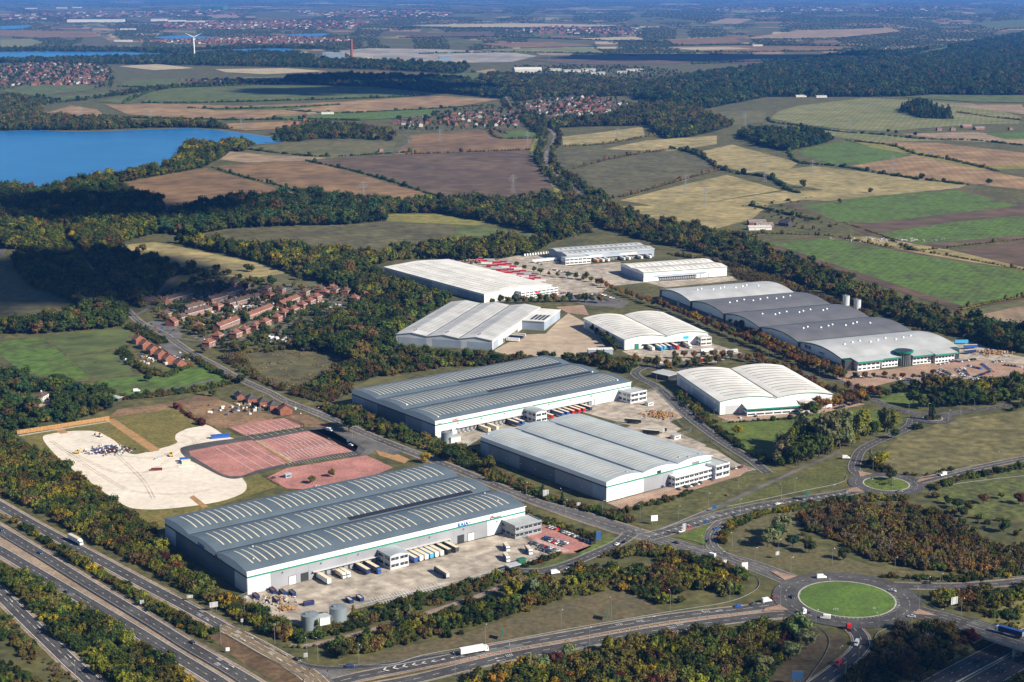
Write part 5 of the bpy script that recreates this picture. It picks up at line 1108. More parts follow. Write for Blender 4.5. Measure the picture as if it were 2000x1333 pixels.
# ------------------------------------------------------------------ vehicles
PAINTS = {'white': (0.75,0.75,0.74), 'silver': (0.45,0.46,0.47), 'black': (0.015,0.016,0.018), 'dark blue': (0.012,0.03,0.11), 'blue': (0.02,0.09,0.36), 'red': (0.45,0.012,0.014), 'grey': (0.12,0.125,0.13), 'dark grey': (0.05,0.052,0.055), 'green': (0.02,0.12,0.06), 'light blue': (0.06,0.35,0.62), 'orange': (0.6,0.16,0.02), 'yellow': (0.65,0.42,0.02), 'dark red': (0.16,0.01,0.015), 'cream': (0.62,0.55,0.40)}
PM = {k: paint('paint_'+k.replace(' ', '_'), v, 0.28, 0.6) for k, v in PAINTS.items()}
LAMPR = paint('tail_lamp', (0.4,0.01,0.01)); LAMPW = paint('head_lamp', (0.8,0.8,0.75))
def hull(mb, secs, m):
 """loft of rectangular-ish sections along x: (x, halfwidth_bottom, halfwidth_top, z0, z1)"""
 vs = []
 for x, wb, wt, z0, z1 in secs: vs += [(x, -wb, z0), (x, wb, z0), (x, wb, (z0+z1*2)/3), (x, wt, z1), (x, -wt, z1), (x, -wb, (z0+z1*2)/3)]
 fs = []; n = 6
 for i in range(len(secs)-1):
  for k in range(n): fs.append((i*n+k, i*n+(k+1) % n, (i+1)*n+(k+1) % n, (i+1)*n+k))
 fs += [tuple(range(n-1, -1, -1)), tuple(len(vs)-n+k for k in range(n))]
 mb.add(vs, fs, m)
VEH = {}
def car_proto(style):
 if style in VEH: return VEH[style]
 L, wd, hb, ht = {'hatch': (4.1, 0.88, 0.92, 1.48), 'saloon': (4.6, 0.9, 0.9, 1.45), 'suv': (4.6, 0.94, 1.05, 1.72)}[style]
 b = MB(); body = PM['white']
 hull(b, [(-L/2, wd*0.86, wd*0.8, 0.35, hb*0.82), (-L/2+0.15, wd, wd*0.93, 0.25, hb), (0, wd, wd*0.95, 0.22, hb*1.0), (L/2-1.0, wd, wd*0.92, 0.25, hb*0.96), (L/2-0.12, wd*0.92, wd*0.85, 0.3, hb*0.72), (L/2, wd*0.8, wd*0.75, 0.36, hb*0.6)], body)
 x0 = -L/2+(0.25 if style != 'saloon' else 0.75); x1 = L/2-1.25
 b.taper(x0+0.45, x1-0.75, -wd*0.72, wd*0.72, ht-0.06, ht, 0.05, 0.05, 0.05, body)
 g = MB(); g.taper(x0, x1, -wd*0.88, wd*0.88, hb-0.02, ht-0.05, 0.42, 0.72, 0.15, GLASS)
 w = MB(); w.wheel(0, 0, 0.32, 0.32, 0.2, RUBBER)
 li = MB(); li.box(L/2-0.1, L/2+0.02, -0.2, 0.2, -0.08, 0.08, LAMPW); tl = MB(); tl.box(-L/2-0.02, -L/2+0.1, -0.18, 0.18, -0.1, 0.1, LAMPR)
 VEH[style] = (b.mesh('body'), g.mesh('glasshouse'), w.mesh('wheel'), li.mesh('headlight'), tl.mesh('tail_light'), L, wd, hb)
 return VEH[style]
def setcol(o, m):
 o.material_slots[0].link = 'OBJECT'; o.material_slots[0].material = m
def car(p, heading, colour, style, label, group=None, z=0.08, parts=True, cat='car', name='car'):
 b, g, w, li, tl, L, wd, hb = car_proto(style)
 o = mesh_obj(name, b, loc=(p.x, p.y, z), rz=heading); setcol(o, PM[colour]); tag(o, label, cat, group)
 mesh_obj('glasshouse', g, o)
 if parts:
  for x in (-L*0.29, L*0.31):
   for y in (-wd+0.08, wd-0.08): mesh_obj('wheel', w, o, loc=(x, y, 0))
  for s in (-1, 1): mesh_obj('headlight', li, o, loc=(0, s*wd*0.62, hb*0.62)); mesh_obj('tail_light', tl, o, loc=(0, s*wd*0.7, hb*0.72))
 return o
def van_proto():
 if 'van' in VEH: return VEH['van']
 b = MB(); body = PM['white']
 hull(b, [(-2.9, 0.95, 0.85, 0.4, 2.35), (-2.7, 1.0, 0.92, 0.35, 2.5), (1.2, 1.0, 0.92, 0.35, 2.5), (2.0, 1.0, 0.80, 0.35, 1.35), (2.85, 0.92, 0.78, 0.35, 1.05), (3.0, 0.85, 0.7, 0.4, 0.8)], body)
 g = MB(); g.add([(1.28, -0.84, 2.36), (1.28, 0.84, 2.36), (1.99, 0.80, 1.45), (1.99, -0.80, 1.45)], [(0, 3, 2, 1)], GLASS)
 for s in (-1, 1): g.add([(0.5, s*1.005, 1.5), (1.75, s*1.0, 1.4), (1.2, s*0.97, 2.15), (0.5, s*0.975, 2.2)], [(0, 1, 2, 3)], GLASS)
 w = MB(); w.wheel(0, 0, 0.35, 0.35, 0.25, RUBBER)
 VEH['van'] = (b.mesh('body'), g.mesh('windscreen'), w.mesh('wheel')); return VEH['van']
def van(p, heading, colour, label, group=None, z=0.08):
 b, g, w = van_proto(); o = mesh_obj('van', b, loc=(p.x, p.y, z), rz=heading); setcol(o, PM[colour]); tag(o, label, 'van', group)
 mesh_obj('windscreen', g, o)
 for x in (-1.7, 1.9):
  for y in (-0.86, 0.86): mesh_obj('wheel', w, o, loc=(x, y, 0))
 return o
def truck_meshes():
 if 'truck' in VEH: return VEH['truck']
 c = MB(); body = PM['white']
 hull(c, [(-1.0, 1.22, 1.18, 0.7, 3.0), (-0.3, 1.22, 1.18, 0.6, 3.6), (0.5, 1.22, 1.15, 0.5, 3.4), (1.0, 1.22, 1.15, 0.45, 2.9), (1.2, 1.18, 1.15, 0.5, 1.7)], body)
 g = MB(); g.box(1.02, 1.16, -1.1, 1.1, 1.75, 2.65, GLASS)
 for s in (-1, 1): g.box(0.1, 0.8, s*1.225-0.02, s*1.225+0.02, 1.75, 2.5, GLASS)
 ch = MB(); ch.box(-4.6, -0.9, -0.45, 0.45, 0.55, 0.95, DARK)
 w = MB(); w.wheel(0, 0, 0.5, 0.5, 0.3, RUBBER, 12)
 def box(Lb, hh):
  t = MB(); t.box(-Lb, 0, -1.25, 1.25, 1.15, hh-0.1, body); t.box(-Lb-0.03, 0.03, -1.28, 1.28, hh-0.099, hh, PM['cream'])
  t.box(-Lb-0.04, -Lb-0.001, -1.15, 1.15, 1.25, hh-0.25, PM['silver']); t.box(-Lb+0.3, -0.3, -0.5, 0.5, 0.85, 1.149, DARK)
  return t.mesh('trailer_box')
 ld = MB(); ld.box(0, 0.12, -0.3, -0.15, 0.2, 1.1, DARK); ld.box(0, 0.12, 0.15, 0.3, 0.2, 1.1, DARK)
 VEH['truck'] = (c.mesh('cab'), g.mesh('windscreen'), ch.mesh('chassis'), w.mesh('wheel'), box(13.6, 4.1), box(7.2, 3.6), ld.mesh('landing_leg')); return VEH['truck']
def trailer_parts(root, x, colour, roofc='cream', long=True):
 c, g, ch, w, tb, sb, ld = truck_meshes(); o = mesh_obj('trailer_box', tb if long else sb, root, loc=(x, 0, 0)); setcol(o, PM[colour])
 o.material_slots[1].link = 'OBJECT'; o.material_slots[1].material = PM[roofc]; return o
def lorry(p, heading, cabc, boxc, label, group=None, rigid=False, roofc='cream', z=0.08, bare=False, cat='lorry'):
 c, g, ch, w, tb, sb, ld = truck_meshes(); o = empty('lorry', (p.x, p.y, z), heading); tag(o, label, cat, group)
 cb = mesh_obj('cab', c, o); setcol(cb, PM[cabc]); mesh_obj('windscreen', g, cb); mesh_obj('chassis', ch, o)
 xs = [0.35, -3.2]
 if not bare:
  trailer_parts(o, -1.3, boxc, roofc, not rigid); xs = [0.35, -6.6] if rigid else [0.35, -3.2, -11.0, -12.2, -13.4]
 for x in xs:
  for y in (-1.05, 1.05): mesh_obj('wheel', w, o, loc=(x, y, 0))
 return o
def trailer(p, heading, boxc, label, group=None, roofc='cream', z=0.08):
 c, g, ch, w, tb, sb, ld = truck_meshes(); o = empty('trailer', (p.x, p.y, z), heading); tag(o, label, 'trailer', group)
 trailer_parts(o, 0, boxc, roofc); mesh_obj('landing_leg', ld, o, loc=(-3, 0, 0))
 for x in (-9.7, -10.9, -12.1):
  for y in (-1.05, 1.05): mesh_obj('wheel', w, o, loc=(x, y, 0))
 return o
def along(L, px, rev=False):
 c = G(*px); a = np.array([l[:2] for l in L]); i = int(np.argmin(((a-np.array([c.x, c.y]))**2).sum(1))); i = max(1, min(len(a)-2, i)); d = a[i+1]-a[i-1]
 return math.atan2(d[1], d[0])+(math.pi if rev else 0)
# --- moving traffic
lorry(G(158,1066), along(L_slip, (150,1065)), 'white', 'white', 'white articulated lorry driving down the motorway slip road', z=0.2)
lorry(G(949,1273), ang((900,1281),(950,1272)), 'white', 'white', 'white articulated lorry on the dual carriageway at the bottom', z=0.3, roofc='white')
lorry(G(1570,1201), math.pi+0.35, 'white', 'white', 'white tractor unit without trailer entering the large roundabout', bare=True, z=0.5)
lorry(G(1657,1230), ang((1676,1246),(1657,1229)), 'red', 'white', 'red flatbed lorry climbing the slip road to the large roundabout', z=0.35, bare=True)
lorry(G(1947,1237), ang((2000,1252),(1947,1237)), 'white', 'dark blue', 'dark blue container lorry crossing the motorway bridge', z=1.0, roofc='blue')
for px, h_, c_, t in [((78,1082),along(L_mu,(78,1082)),'dark blue','dark blue car alone on the upper motorway carriageway'),((376,1257),along(L_mu,(376,1257)),'black','black car near the bottom of the upper motorway carriageway'),((2,1037),along(L_mu,(2,1037)),'dark blue','car leaving the frame at the left end of the motorway'),((130,1158),along(L_ml,(130,1158),True),'dark blue','dark blue car with bright rear on the lower motorway carriageway'),
 ((580,1290),along(L_buff,(580,1290)),'black','black car on the buff surfacing at the junction'),((684,1304),0.15,'dark blue','dark blue people carrier in the filter lane'),((1442,1186),along(L_du,(1442,1186)),'blue','bright blue car queuing left of the large roundabout'),((1473,1182),along(L_du,(1473,1182)),'dark grey','dark grey car queuing left of the large roundabout'),((1513,1170),along(L_du,(1500,1178)),'dark red','dark red car about to enter the large roundabout'),
 ((1548,1169),-1.5,'dark blue','dark blue car circulating on the left of the large roundabout'),((1743,1157),-0.5,'silver','silver car circulating at the right of the large roundabout'),((1780,1207),3.0,'silver','silver estate car arriving from the motorway bridge'),((1812,1141),0.0,'black','black car leaving the large roundabout to the right'),((1945,1225),2.7,'black','black car ahead of the container lorry on the bridge'),
 ((1205,1065),ang((1205,1065),(1240,1045)),'white','white car waiting at the crossroads from the access road'),((1221,1060),ang((1205,1065),(1240,1045)),'black','black car waiting beside the white one at the crossroads'),((1310,1071),ang((1340,1076),(1270,1055)),'dark blue','dark blue car approaching the crossroads from the roundabout'),((1320,1062),ang((1340,1076),(1270,1055)),'black','black car in the hatched lane near the crossroads'),
 ((1331,1040),ang((1331,1040),(1300,1048)),'white','white car beside the triangular grass island'),((1345,1033),ang((1345,1033),(1300,1048)),'red','red car behind the white one beside the grass island'),((1399,1035),-2.2,'blue','bright blue car on the short link lane'),((1384,1059),-1.6,'black','black car on the short link lane'),((1438,1009),ang((1438,1009),(1480,998)),'grey','grey car on the hatched curving road'),((1519,986),ang((1519,986),(1560,979)),'white','white car on the hatched curving road'),((1757,962),0.2,'grey','grey car circulating on the smaller roundabout'),
 ((685,871),along(ROADS[list(ROADS)[8]],(685,871)),'white','white car at the building site entrance'),((1112,1113),0.3,'white','white and yellow patrol car parked near the gatehouse')]:
 car(G(*px), h_, c_, 'suv' if 'people' in t else 'saloon', t, 'cars driving on the roads', z=0.5 if px[0] > 1500 and px[1] > 1100 else 0.25)
for px, h_, c_, t in [((1604,1131),ang((1594,1131),(1615,1130)),'white','white van on the far side of the large roundabout'),((1612,1210),2.9,'white','white van on the near side of the large roundabout'),((1497,1177),along(L_du,(1490,1180)),'white','white van queuing left of the large roundabout'),((1673,1261),ang((1680,1250),(1672,1266)),'white','white van going down the slip road'),((1637,1300),ang((1650,1292),(1630,1308)),'red','red van going down the slip road'),
 ((1389,1089),ang((1420,1095),(1370,1082)),'white','white van with purple rear on the road to the crossroads'),((1842,930),ang((1860,926),(1830,933)),'white','white van arriving at the smaller roundabout'),((1652,897),0.0,'white','white van parked across the path by the curving road'),((1084,1122),0.4,'white','white van parked in the scrub by the gatehouse')]:
 van(G(*px), h_, c_, t, 'vans on the roads', z=0.5)
for px, h_, c_, t in [((1908,1294),0.9,'black','black car on the sunken motorway'),((1989,1283),-2.5,'silver','silver car on the sunken motorway below the bridge'),((1955,1312),-2.2,'dark grey','dark car at the edge of the sunken motorway')]: car(G(px[0], px[1], CUTZ), h_, c_, 'saloon', t, z=CUTZ+0.5)
# --- W1 yard
def wpt(w, x, y, z=0): return w.o+w.U*x+w.V*y
def docked(w, xs, label, cols, heading=None, y=-1.2, cabs=None, roofc='cream'):
 for i, (x, c_) in enumerate(zip(xs, cols)):
  a = w.th-math.pi/2; p = wpt(w, w.L*x, y-13.7)
  if cabs and cabs[i]: lorry(wpt(w, w.L*x, y-15.0), a, cabs[i], c_, c_+' '+label+', '+ordn(i)+' from left, with cab', roofc=roofc)
  else: trailer(p, a, c_, c_+' '+label+', '+ordn(i)+' from left', roofc=roofc)
docked(w1, [.229,.363,.395], 'trailer docked left of the blue-lettered warehouse dock office', ['white','dark blue','dark blue'], cabs=[None,None,'blue'])
for i, x in enumerate([.290,.306]): lorry(wpt(w1, w1.L*x, -10.5), w1.th-math.pi/2, 'white', 'cream', ['left','right'][i]+' one of two small cream box lorries docked at the blue-lettered warehouse', rigid=True)
docked(w1, [.532,.552,.571,.590,.609,.628,.655,.684], 'trailer docked right of the blue-lettered warehouse dock office', ['blue','white','white','light blue','white','white','black','dark grey'])
for px, t in [((988,1076),'upper'),((995,1090),'lower')]: pass
for px, q, t in [((992,1078),(984,1067),'uppermost of three blue box lorries in the loading yard'),((992,1098),(984,1087),'lowest of three blue box lorries in the loading yard'),((1036,1084),(1026,1071),'rightmost of three blue box lorries in the loading yard')]: lorry(G(*px), ang(q, px), 'white', 'blue', t, rigid=True)
lorry(G(852,1117), ang((884,1138),(852,1117)), 'dark blue', 'dark blue', 'dark blue articulated lorry alone in the middle of the loading yard')
lorry(G(1037,1124), 1.2, 'dark blue', 'white', 'dark blue tractor unit parked outside the gatehouse', bare=True)
# --- other yards
docked(w2, [.205,.245,.345,.372,.52,.572,.60,.628,.66,.685,.72], 'trailer docked at the red-lettered warehouse', ['cream','cream','dark blue','blue','red','blue','blue','red','red','red','dark blue'])
docked(w6, [.27,.36,.41,.47,.55,.70], 'lorry docked at the white double-vaulted warehouse', ['white','light blue','light blue','dark blue','red','white'], cabs=[None,'light blue',None,'blue','red','white'])
for i, (px, c_) in enumerate([((1392,688),'white'),((1440,690),'silver')]): trailer(G(*px), w6.th+0.05, c_, ['white','silver'][i]+' trailer parked at the right end of the yard with blue lorries', roofc='white')
lorry(G(1385,707), w6.th-0.1, 'white', 'red', 'red curtain-sided lorry on the estate road behind the white twin-roofed warehouse')
docked(w7, [.25,.33,.38], 'trailer docked at the ridge-roofed warehouse', ['white','dark blue','silver'])
for r_ in range(3):
 for i in range(9):
  c_ = ['red','red','white','red','silver','red','red','white','red'][(i+r_*4) % 9]; trailer(G(942+i*9.5+r_*24, 509+i*4.6+r_*3.2), -0.12, c_, c_+' trailer, '+ordn(i)+' of '+['left','middle','right'][r_]+' row beside the long white warehouse', 'trailers parked in rows beside the long white warehouse', roofc='silver')
for i in range(10): lorry(G(1025+i*5.2, 501-i*0.55), 0.35, 'white', 'white', 'white tractor unit, '+ordn(i)+' from the left in the row above the lorry yard', 'white tractor units in a row', bare=True)
for i, x in enumerate([.3,.36,.42,.6,.66,.8,.9]): trailer(wpt(w9, w9.L*x, -15), w9.th-math.pi/2, ['orange','white','white','silver','white','white','white'][i], ordn(i)+' trailer from the left docked at the grey-blue warehouse, '+['orange','white','white','silver','white','white','white'][i], roofc='white')
for i in range(5): trailer(G(1060+i*7, 513-i*0.8), 0.1, 'white', 'white trailer, '+ordn(i)+' from the left beside the office of the grey-blue warehouse', roofc='white')
for i in range(16): trailer(wpt(w5, w5.L+17.5, w5.D*(0.05+0.29*i/16) if i < 9 else w5.D*(0.36+0.22*(i-9)/7)), w5.th, ['light blue','light blue','silver'][i % 3], ordn(i)+' trailer from the front docked behind the five-vaulted warehouse', 'trailers docked behind the five-vaulted warehouse', roofc=['light blue','light blue','white'][i % 3])
trailer(G(1905,690), 0.4, 'dark blue', 'dark blue trailer in the yard at the end of the five-vaulted warehouse'); trailer(G(1908,681), 0.15, 'blue', 'blue trailer with white mark behind the five-vaulted warehouse'); trailer(G(1890,672), 0.1, 'light blue', 'light blue trailer with white smile at the corner of the five-vaulted warehouse', roofc='light blue')
for px, a, c_, t in [((1252,829),-0.5,'black','black container trailer in the yard behind the silver warehouse'),((1302,845),-0.5,'black','right black trailer near the gatehouse behind the silver warehouse'),((1288,851),-0.5,'black','left black trailer near the gatehouse behind the silver warehouse'),((1297,847),-0.5,'white','white trailer between two black ones behind the silver warehouse')]: trailer(G(*px), a+0.2, c_, t)
# --- parked cars
CC = ['white','silver','black','dark blue','blue','red','grey','dark grey','white','silver','black','grey','dark grey','dark red','white','silver','black']
def carrow(P0, P1, n, face, where, group, seed, drop=0.0, names=True, style=None):
 rng = random.Random(seed); a, b = G(*P0), G(*P1); d = (b-a); base = math.atan2(d.y, d.x)
 j = 0; n = min(n, max(1, int(d.length/2.6)))
 for i in range(n):
  if rng.random() < drop: continue
  p = a+d*((i+0.5)/n); c_ = rng.choice(CC)
  car(p, base+face+rng.uniform(-.04, .04), c_, style or rng.choice(['hatch','saloon','suv','hatch']), c_+' car, '+ordn(j)+' in '+where, group, parts=False); j += 1
carrow((1095,1038),(1160,1064), 15, 1.57, 'the upper row of the staff car park', 'cars in the red paved staff car park', 1)
carrow((1072,1030),(1090,1036), 3, 1.57, 'the short top row of the staff car park', 'cars in the red paved staff car park', 2)
carrow((1064,1050),(1108,1064), 8, 1.57, 'the upper middle row of the staff car park', 'cars in the red paved staff car park', 3, 0.1)
carrow((1060,1053),(1105,1068), 8, -1.57, 'the lower middle row of the staff car park', 'cars in the red paved staff car park', 4, 0.1)
carrow((1036,1060),(1092,1078), 13, 1.57, 'the fence row of the staff car park', 'cars in the red paved staff car park', 5)
carrow((1030,1066),(1080,1082), 9, -1.57, 'the yard row outside the staff car park fence', 'cars in the red paved staff car park', 6, 0.15)
carrow((1285,954),(1345,938), 4, 1.57, 'the parking strip in front of the silver warehouse', 'cars in front of the silver warehouse', 7)
carrow((1400,935),(1300,965), 14, 1.57, 'the hedge row in front of the silver warehouse', 'cars in front of the silver warehouse', 8, 0.3)
carrow((1428,918),(1452,912), 6, 1.0, 'the end bays beside the silver warehouse', 'cars in front of the silver warehouse', 9)
carrow((1410,820),(1610,803), 26, 1.57, 'the bays in front of the white twin-roofed warehouse', 'cars in front of the white twin-roofed warehouse', 10, 0.72)
carrow((1625,792),(1680,778), 10, 1.57, 'the side bays of the white twin-roofed warehouse', 'cars in front of the white twin-roofed warehouse', 11, 0.1)
carrow((1630,800),(1680,786), 10, 1.57, 'the outer side bays of the white twin-roofed warehouse', 'cars in front of the white twin-roofed warehouse', 12, 0.2)
for i, (P0, P1, n, dr) in enumerate([((1662,738),(1700,733),8,.2),((1705,735),(1760,742),12,.3),((1765,744),(1830,742),18,.08),((1780,736),(1830,735),14,.08),((1825,724),(1850,737),9,0),((1838,722),(1862,735),9,0),((1868,722),(1884,738),8,0),((1880,719),(1892,738),9,0),((1890,715),(1918,722),9,0),((1903,738),(1935,726),9,0),((1895,742),(1925,738),7,.1),((1918,712),(1940,728),9,0),((1934,709),(1960,706),8,.1),((1960,714),(1998,718),9,.3),((1832,713),(1868,706),12,.1),((1870,708),(1905,703),10,.1),((1930,745),(1990,735),8,.4)]):
 carrow(P0, P1, n, 1.57, ordn(i)+' parking row before the five-vaulted warehouse', 'cars before the five-vaulted warehouse', 20+i, dr)
for i, (P0, P1, n, dr) in enumerate([((1155,575),(1195,590),9,.3),((1165,572),(1215,590),10,.4),((1075,527),(1110,534),9,.1),((1110,534),(1150,540),7,.2),((1040,512),(1060,518),5,.2),((1090,575),(1115,572),7,.1),((1098,580),(1130,578),8,.1)]):
 carrow(P0, P1, n, 1.57, ordn(i)+' parking row of the upper lorry yards', 'cars in the upper lorry yards', 50+i, dr)
for i, (px, c_) in enumerate([((287,637),'grey'),((296,634),'black'),((304,641),'red'),((318,642),'blue'),((312,650),'dark blue'),((333,652),'blue'),((340,646),'dark grey'),((428,669),'red'),((400,664),'white'),((470,641),'white'),((480,648),'grey'),((352,690),'white'),((590,612),'white'),((610,604),'white'),((556,624),'dark blue'),((345,700),'grey'),((312,680),'white')]):
 car(G(*px), A1+0.2*(i % 3), c_, 'hatch', c_+' car parked at the housing estate, '+ordn(i)+' in order from the lay-by', 'cars at the housing estate', parts=False)
for px, c_, t in [((93,786),'white','white car on the buff drive of the villa'),((100,785),'silver','silver car on the buff drive of the villa'),((307,898),'white','white pickup on the pale stone site'),((620,952),'white','white car on the red lorry park behind the warehouse'),((535,935),'black','black car by the cabin on the red lorry park'),((1372,823),'blue','blue car alone at the corner of the white twin-roofed warehouse'),((1275,805),'red','red car at the corner of the pallet yard'),((1283,804),'silver','silver car next to the red one at the pallet yard')]: car(G(*px), 0.3, c_, 'hatch', t)
van(G(643,842), -0.6, 'white', 'white van parked under the tree at the site entrance'); cv = van(G(267,765), 0.2, 'white', 'small white caravan standing alone in the green field'); cv.name = 'caravan'; cv['category'] = 'caravan'
# ------------------------------------------------------------------ bridge, barriers, fences
def polyline(px, step=5.0, z=0.0): return spline([tuple(G(p[0], p[1], z))[:2] for p in px], step)
ba, bb = G(1893,1224), G(2090,1286); bd = (bb-ba).normalized(); bth = math.atan2(bd.y, bd.x); BL = (bb-ba).length
br = empty('motorway_bridge', (ba.x, ba.y, 0), bth); tag(br, 'concrete road bridge over the sunken motorway at the right edge', 'bridge')
def bp(name, m, *bx):
 mb = MB()
 for b in bx: mb.box(*b, m)
 return mb.build(name, br)
bp('deck', ASPH2, (-2, BL, -8.2, 8.2, 0.05, 0.75)); bp('deck_beam', CONCW, (-2, BL, -8.6, -8.21, -0.7, 0.9), (-2, BL, 8.21, 8.6, -0.7, 0.9)); bp('deck_slab', CONCW, (-2, BL, -8.2, 8.2, -0.65, 0.049))
for s in (-1, 1):
 mb = MB(); n = int(BL/2.5)
 for k in range(n+1): mb.box(k*2.5-2, k*2.5-1.9, s*8.4-0.06, s*8.4+0.06, 0.9, 2.0, STEEL)
 for z in (1.3, 1.65, 2.0): mb.box(-2, BL, s*8.4-0.05, s*8.4+0.05, z-0.04, z+0.04, STEEL)
 mb.build('parapet', br)
bp('abutment', CONCW, (5, 8.0, -8.5, 8.5, -7.0, -0.66)); bp('abutment', CONCW, (53, 56.0, -8.5, 8.5, -7.0, -0.66)); bp('pier', CONCW, (30.2, 31.2, -7, 7, -7.0, -0.66))
mk = MB()
for y in (-0.15, 0.15): mk.box(-2, BL, y-0.06, y+0.06, 0.751, 0.765, LINE)
for k in range(int(BL/9)):
 for y in (-4.0, 4.0): mk.box(k*9, k*9+4, y-0.08, y+0.08, 0.751, 0.765, LINE)
mk.build('lane_marking', br)
def guard_rail(px, label, z=0.0, mat_=STEEL, h=0.75, name='guard_rail'):
 L = polyline(px, 4.0, z); a, nn = normals(L); o = empty(name, (a[0][0], a[0][1], z)); tag(o, label, 'guard rail', 'steel guard rails'); ox, oy = a[0]
 mb = MB(); vs = []
 for i in range(len(a)):
  p = a[i]-(ox, oy); n_ = nn[i]*0.05
  vs += [(p[0]-n_[0], p[1]-n_[1], h-0.35), (p[0]-n_[0], p[1]-n_[1], h), (p[0]+n_[0], p[1]+n_[1], h), (p[0]+n_[0], p[1]+n_[1], h-0.35)]
 mb.add(vs, [(4*i+k, 4*i+4+k, 4*i+4+(k+1) % 4, 4*i+(k+1) % 4) for i in range(len(a)-1) for k in range(4)], mat_); mb.build('rail', o)
 pb = MB()
 for i in range(len(a)): p = a[i]-(ox, oy); pb.box(p[0]-0.06, p[0]+0.06, p[1]-0.06, p[1]+0.06, 0, h-0.1, mat_)
 pb.build('rail_posts', o)
for px, t in [([(-30,997),(0,1014),(75,1063.5),(150,1108),(225,1155),(280,1188),(355,1236.5),(415,1269.5),(475,1302.5),(530,1336)],'long guard rail between the motorway and the autumn hedge'),([(335,1155),(380,1182),(440,1213),(500,1250),(560,1283)],'guard rail above the slip road below the tall signs'),([(440,1240),(500,1275),(560,1307),(585,1322),(595,1328),(592,1340)],'guard rail along the lower side of the buff slip road'),
     ([(150,1160),(200,1195),(260,1238),(310,1282),(350,1312),(380,1336)],'guard rail below the lower motorway carriageway'),([(660,1300),(760,1300),(820,1283),(900,1268),(970,1257),(1120,1229),(1300,1198),(1420,1178),(1470,1158),(1484,1142),(1478,1128),(1458,1121)],'guard rail along the upper side of the dual carriageway curving to the sign'),
     ([(905,1318),(970,1300),(1120,1272),(1300,1241),(1420,1222),(1500,1214),(1560,1212),(1600,1226),(1620,1250),(1612,1280),(1590,1312),(1570,1340)],'guard rail below the dual carriageway curving down the slip road'),([(1760,1217),(1735,1228),(1712,1240),(1706,1258),(1690,1282),(1650,1312),(1620,1338)],'white guard rail between slip road and motorway cutting'),
     ([(1788,1158),(1800,1172),(1830,1190),(1880,1205),(1940,1222)],'guard rail right of the large roundabout towards the bridge'),([(1290,1036),(1400,990),(1419,991),(1500,975),(1560,962),(1640,945),(1655,930)],'pale rail along the upper side of the hatched road'),([(1540,1006),(1545,1000),(1580,990),(1640,980),(1760,982)],'pale rail below the hatched road by the brown scrub'),
     ([(1690,1120),(1760,1132),(1800,1136),(1900,1134),(2000,1127)],'guard rail above the road at the right edge'),([(1815,965),(1830,955),(1880,945),(1960,935),(2010,930)],'pale fence rail along the green meadow at right')]: guard_rail(px, t)
# concrete barriers
def barrier(px, label, z=0.0, h=1.0):
 L = polyline(px, 6.0, z); a, nn = normals(L); mb = MB(); vs = []
 for i in range(len(a)):
  for o_, zz in ((-0.45, 0.05), (-0.14, 0.35), (-0.1, h), (0.1, h), (0.14, 0.35), (0.45, 0.05)): vs.append((a[i][0]+nn[i][0]*o_, a[i][1]+nn[i][1]*o_, z+zz))
 mb.add(vs, [(6*i+k, 6*i+6+k, 6*i+7+k, 6*i+1+k) for i in range(len(a)-1) for k in range(5)], CONCW); tag(mb.build('concrete_barrier'), label, 'barrier')
barrier([(-40,1025),(0,1047),(75,1092),(150,1139),(222,1183),(295,1228),(355,1267),(430,1311),(500,1356)], 'concrete barrier in the motorway central reserve at lower left', h=1.1)
barrier([(1820,1361),(1872,1333),(1940,1297),(1980,1276),(2060,1232)], 'concrete barrier in the middle of the sunken motorway', z=CUTZ, h=1.2)
barrier([(1770,1375),(1830,1345),(1900,1305)], 'second concrete barrier beside the sunken motorway lanes', z=CUTZ, h=1.0) if False else None
guard_rail([(1740,1358),(1785,1332),(1845,1299),(1900,1269),(1930,1253)], 'guard rail along the left edge of the sunken motorway', z=CUTZ)
# traffic cones along the dual carriageway median
mb = MB(); mb.cyl(0, 0, 0.05, 0.9, 0.26, 0.06, 8, paint('cone_orange', (0.75,0.10,0.03))); mb.box(-0.32, 0.32, -0.32, 0.32, 0, 0.05, RUBBER); mb.cyl(0, 0, 0.45, 0.62, 0.17, 0.13, 8, WHITE, cap=False); me = mb.mesh('traffic_cone')
for i in range(34):
 t = i/33; px = (822+t*640, 1309.5-t*112+18*t*t-18*t) ; p = G(px[0], 1309.5+(px[0]-822)*(-0.2007)+ (px[0]-822)*(px[0]-1462)*(-1)*0.0000*1)
 p = G(px[0], float(np.interp(px[0], [820,970,1120,1300,1490], [1309,1277,1250,1219.5,1194]))); o = mesh_obj('traffic_cone', me, loc=(p.x, p.y, 0.12)); tag(o, 'orange traffic cone, '+ordn(i)+' from the left along the dual carriageway median', 'cone', 'cones along the median')
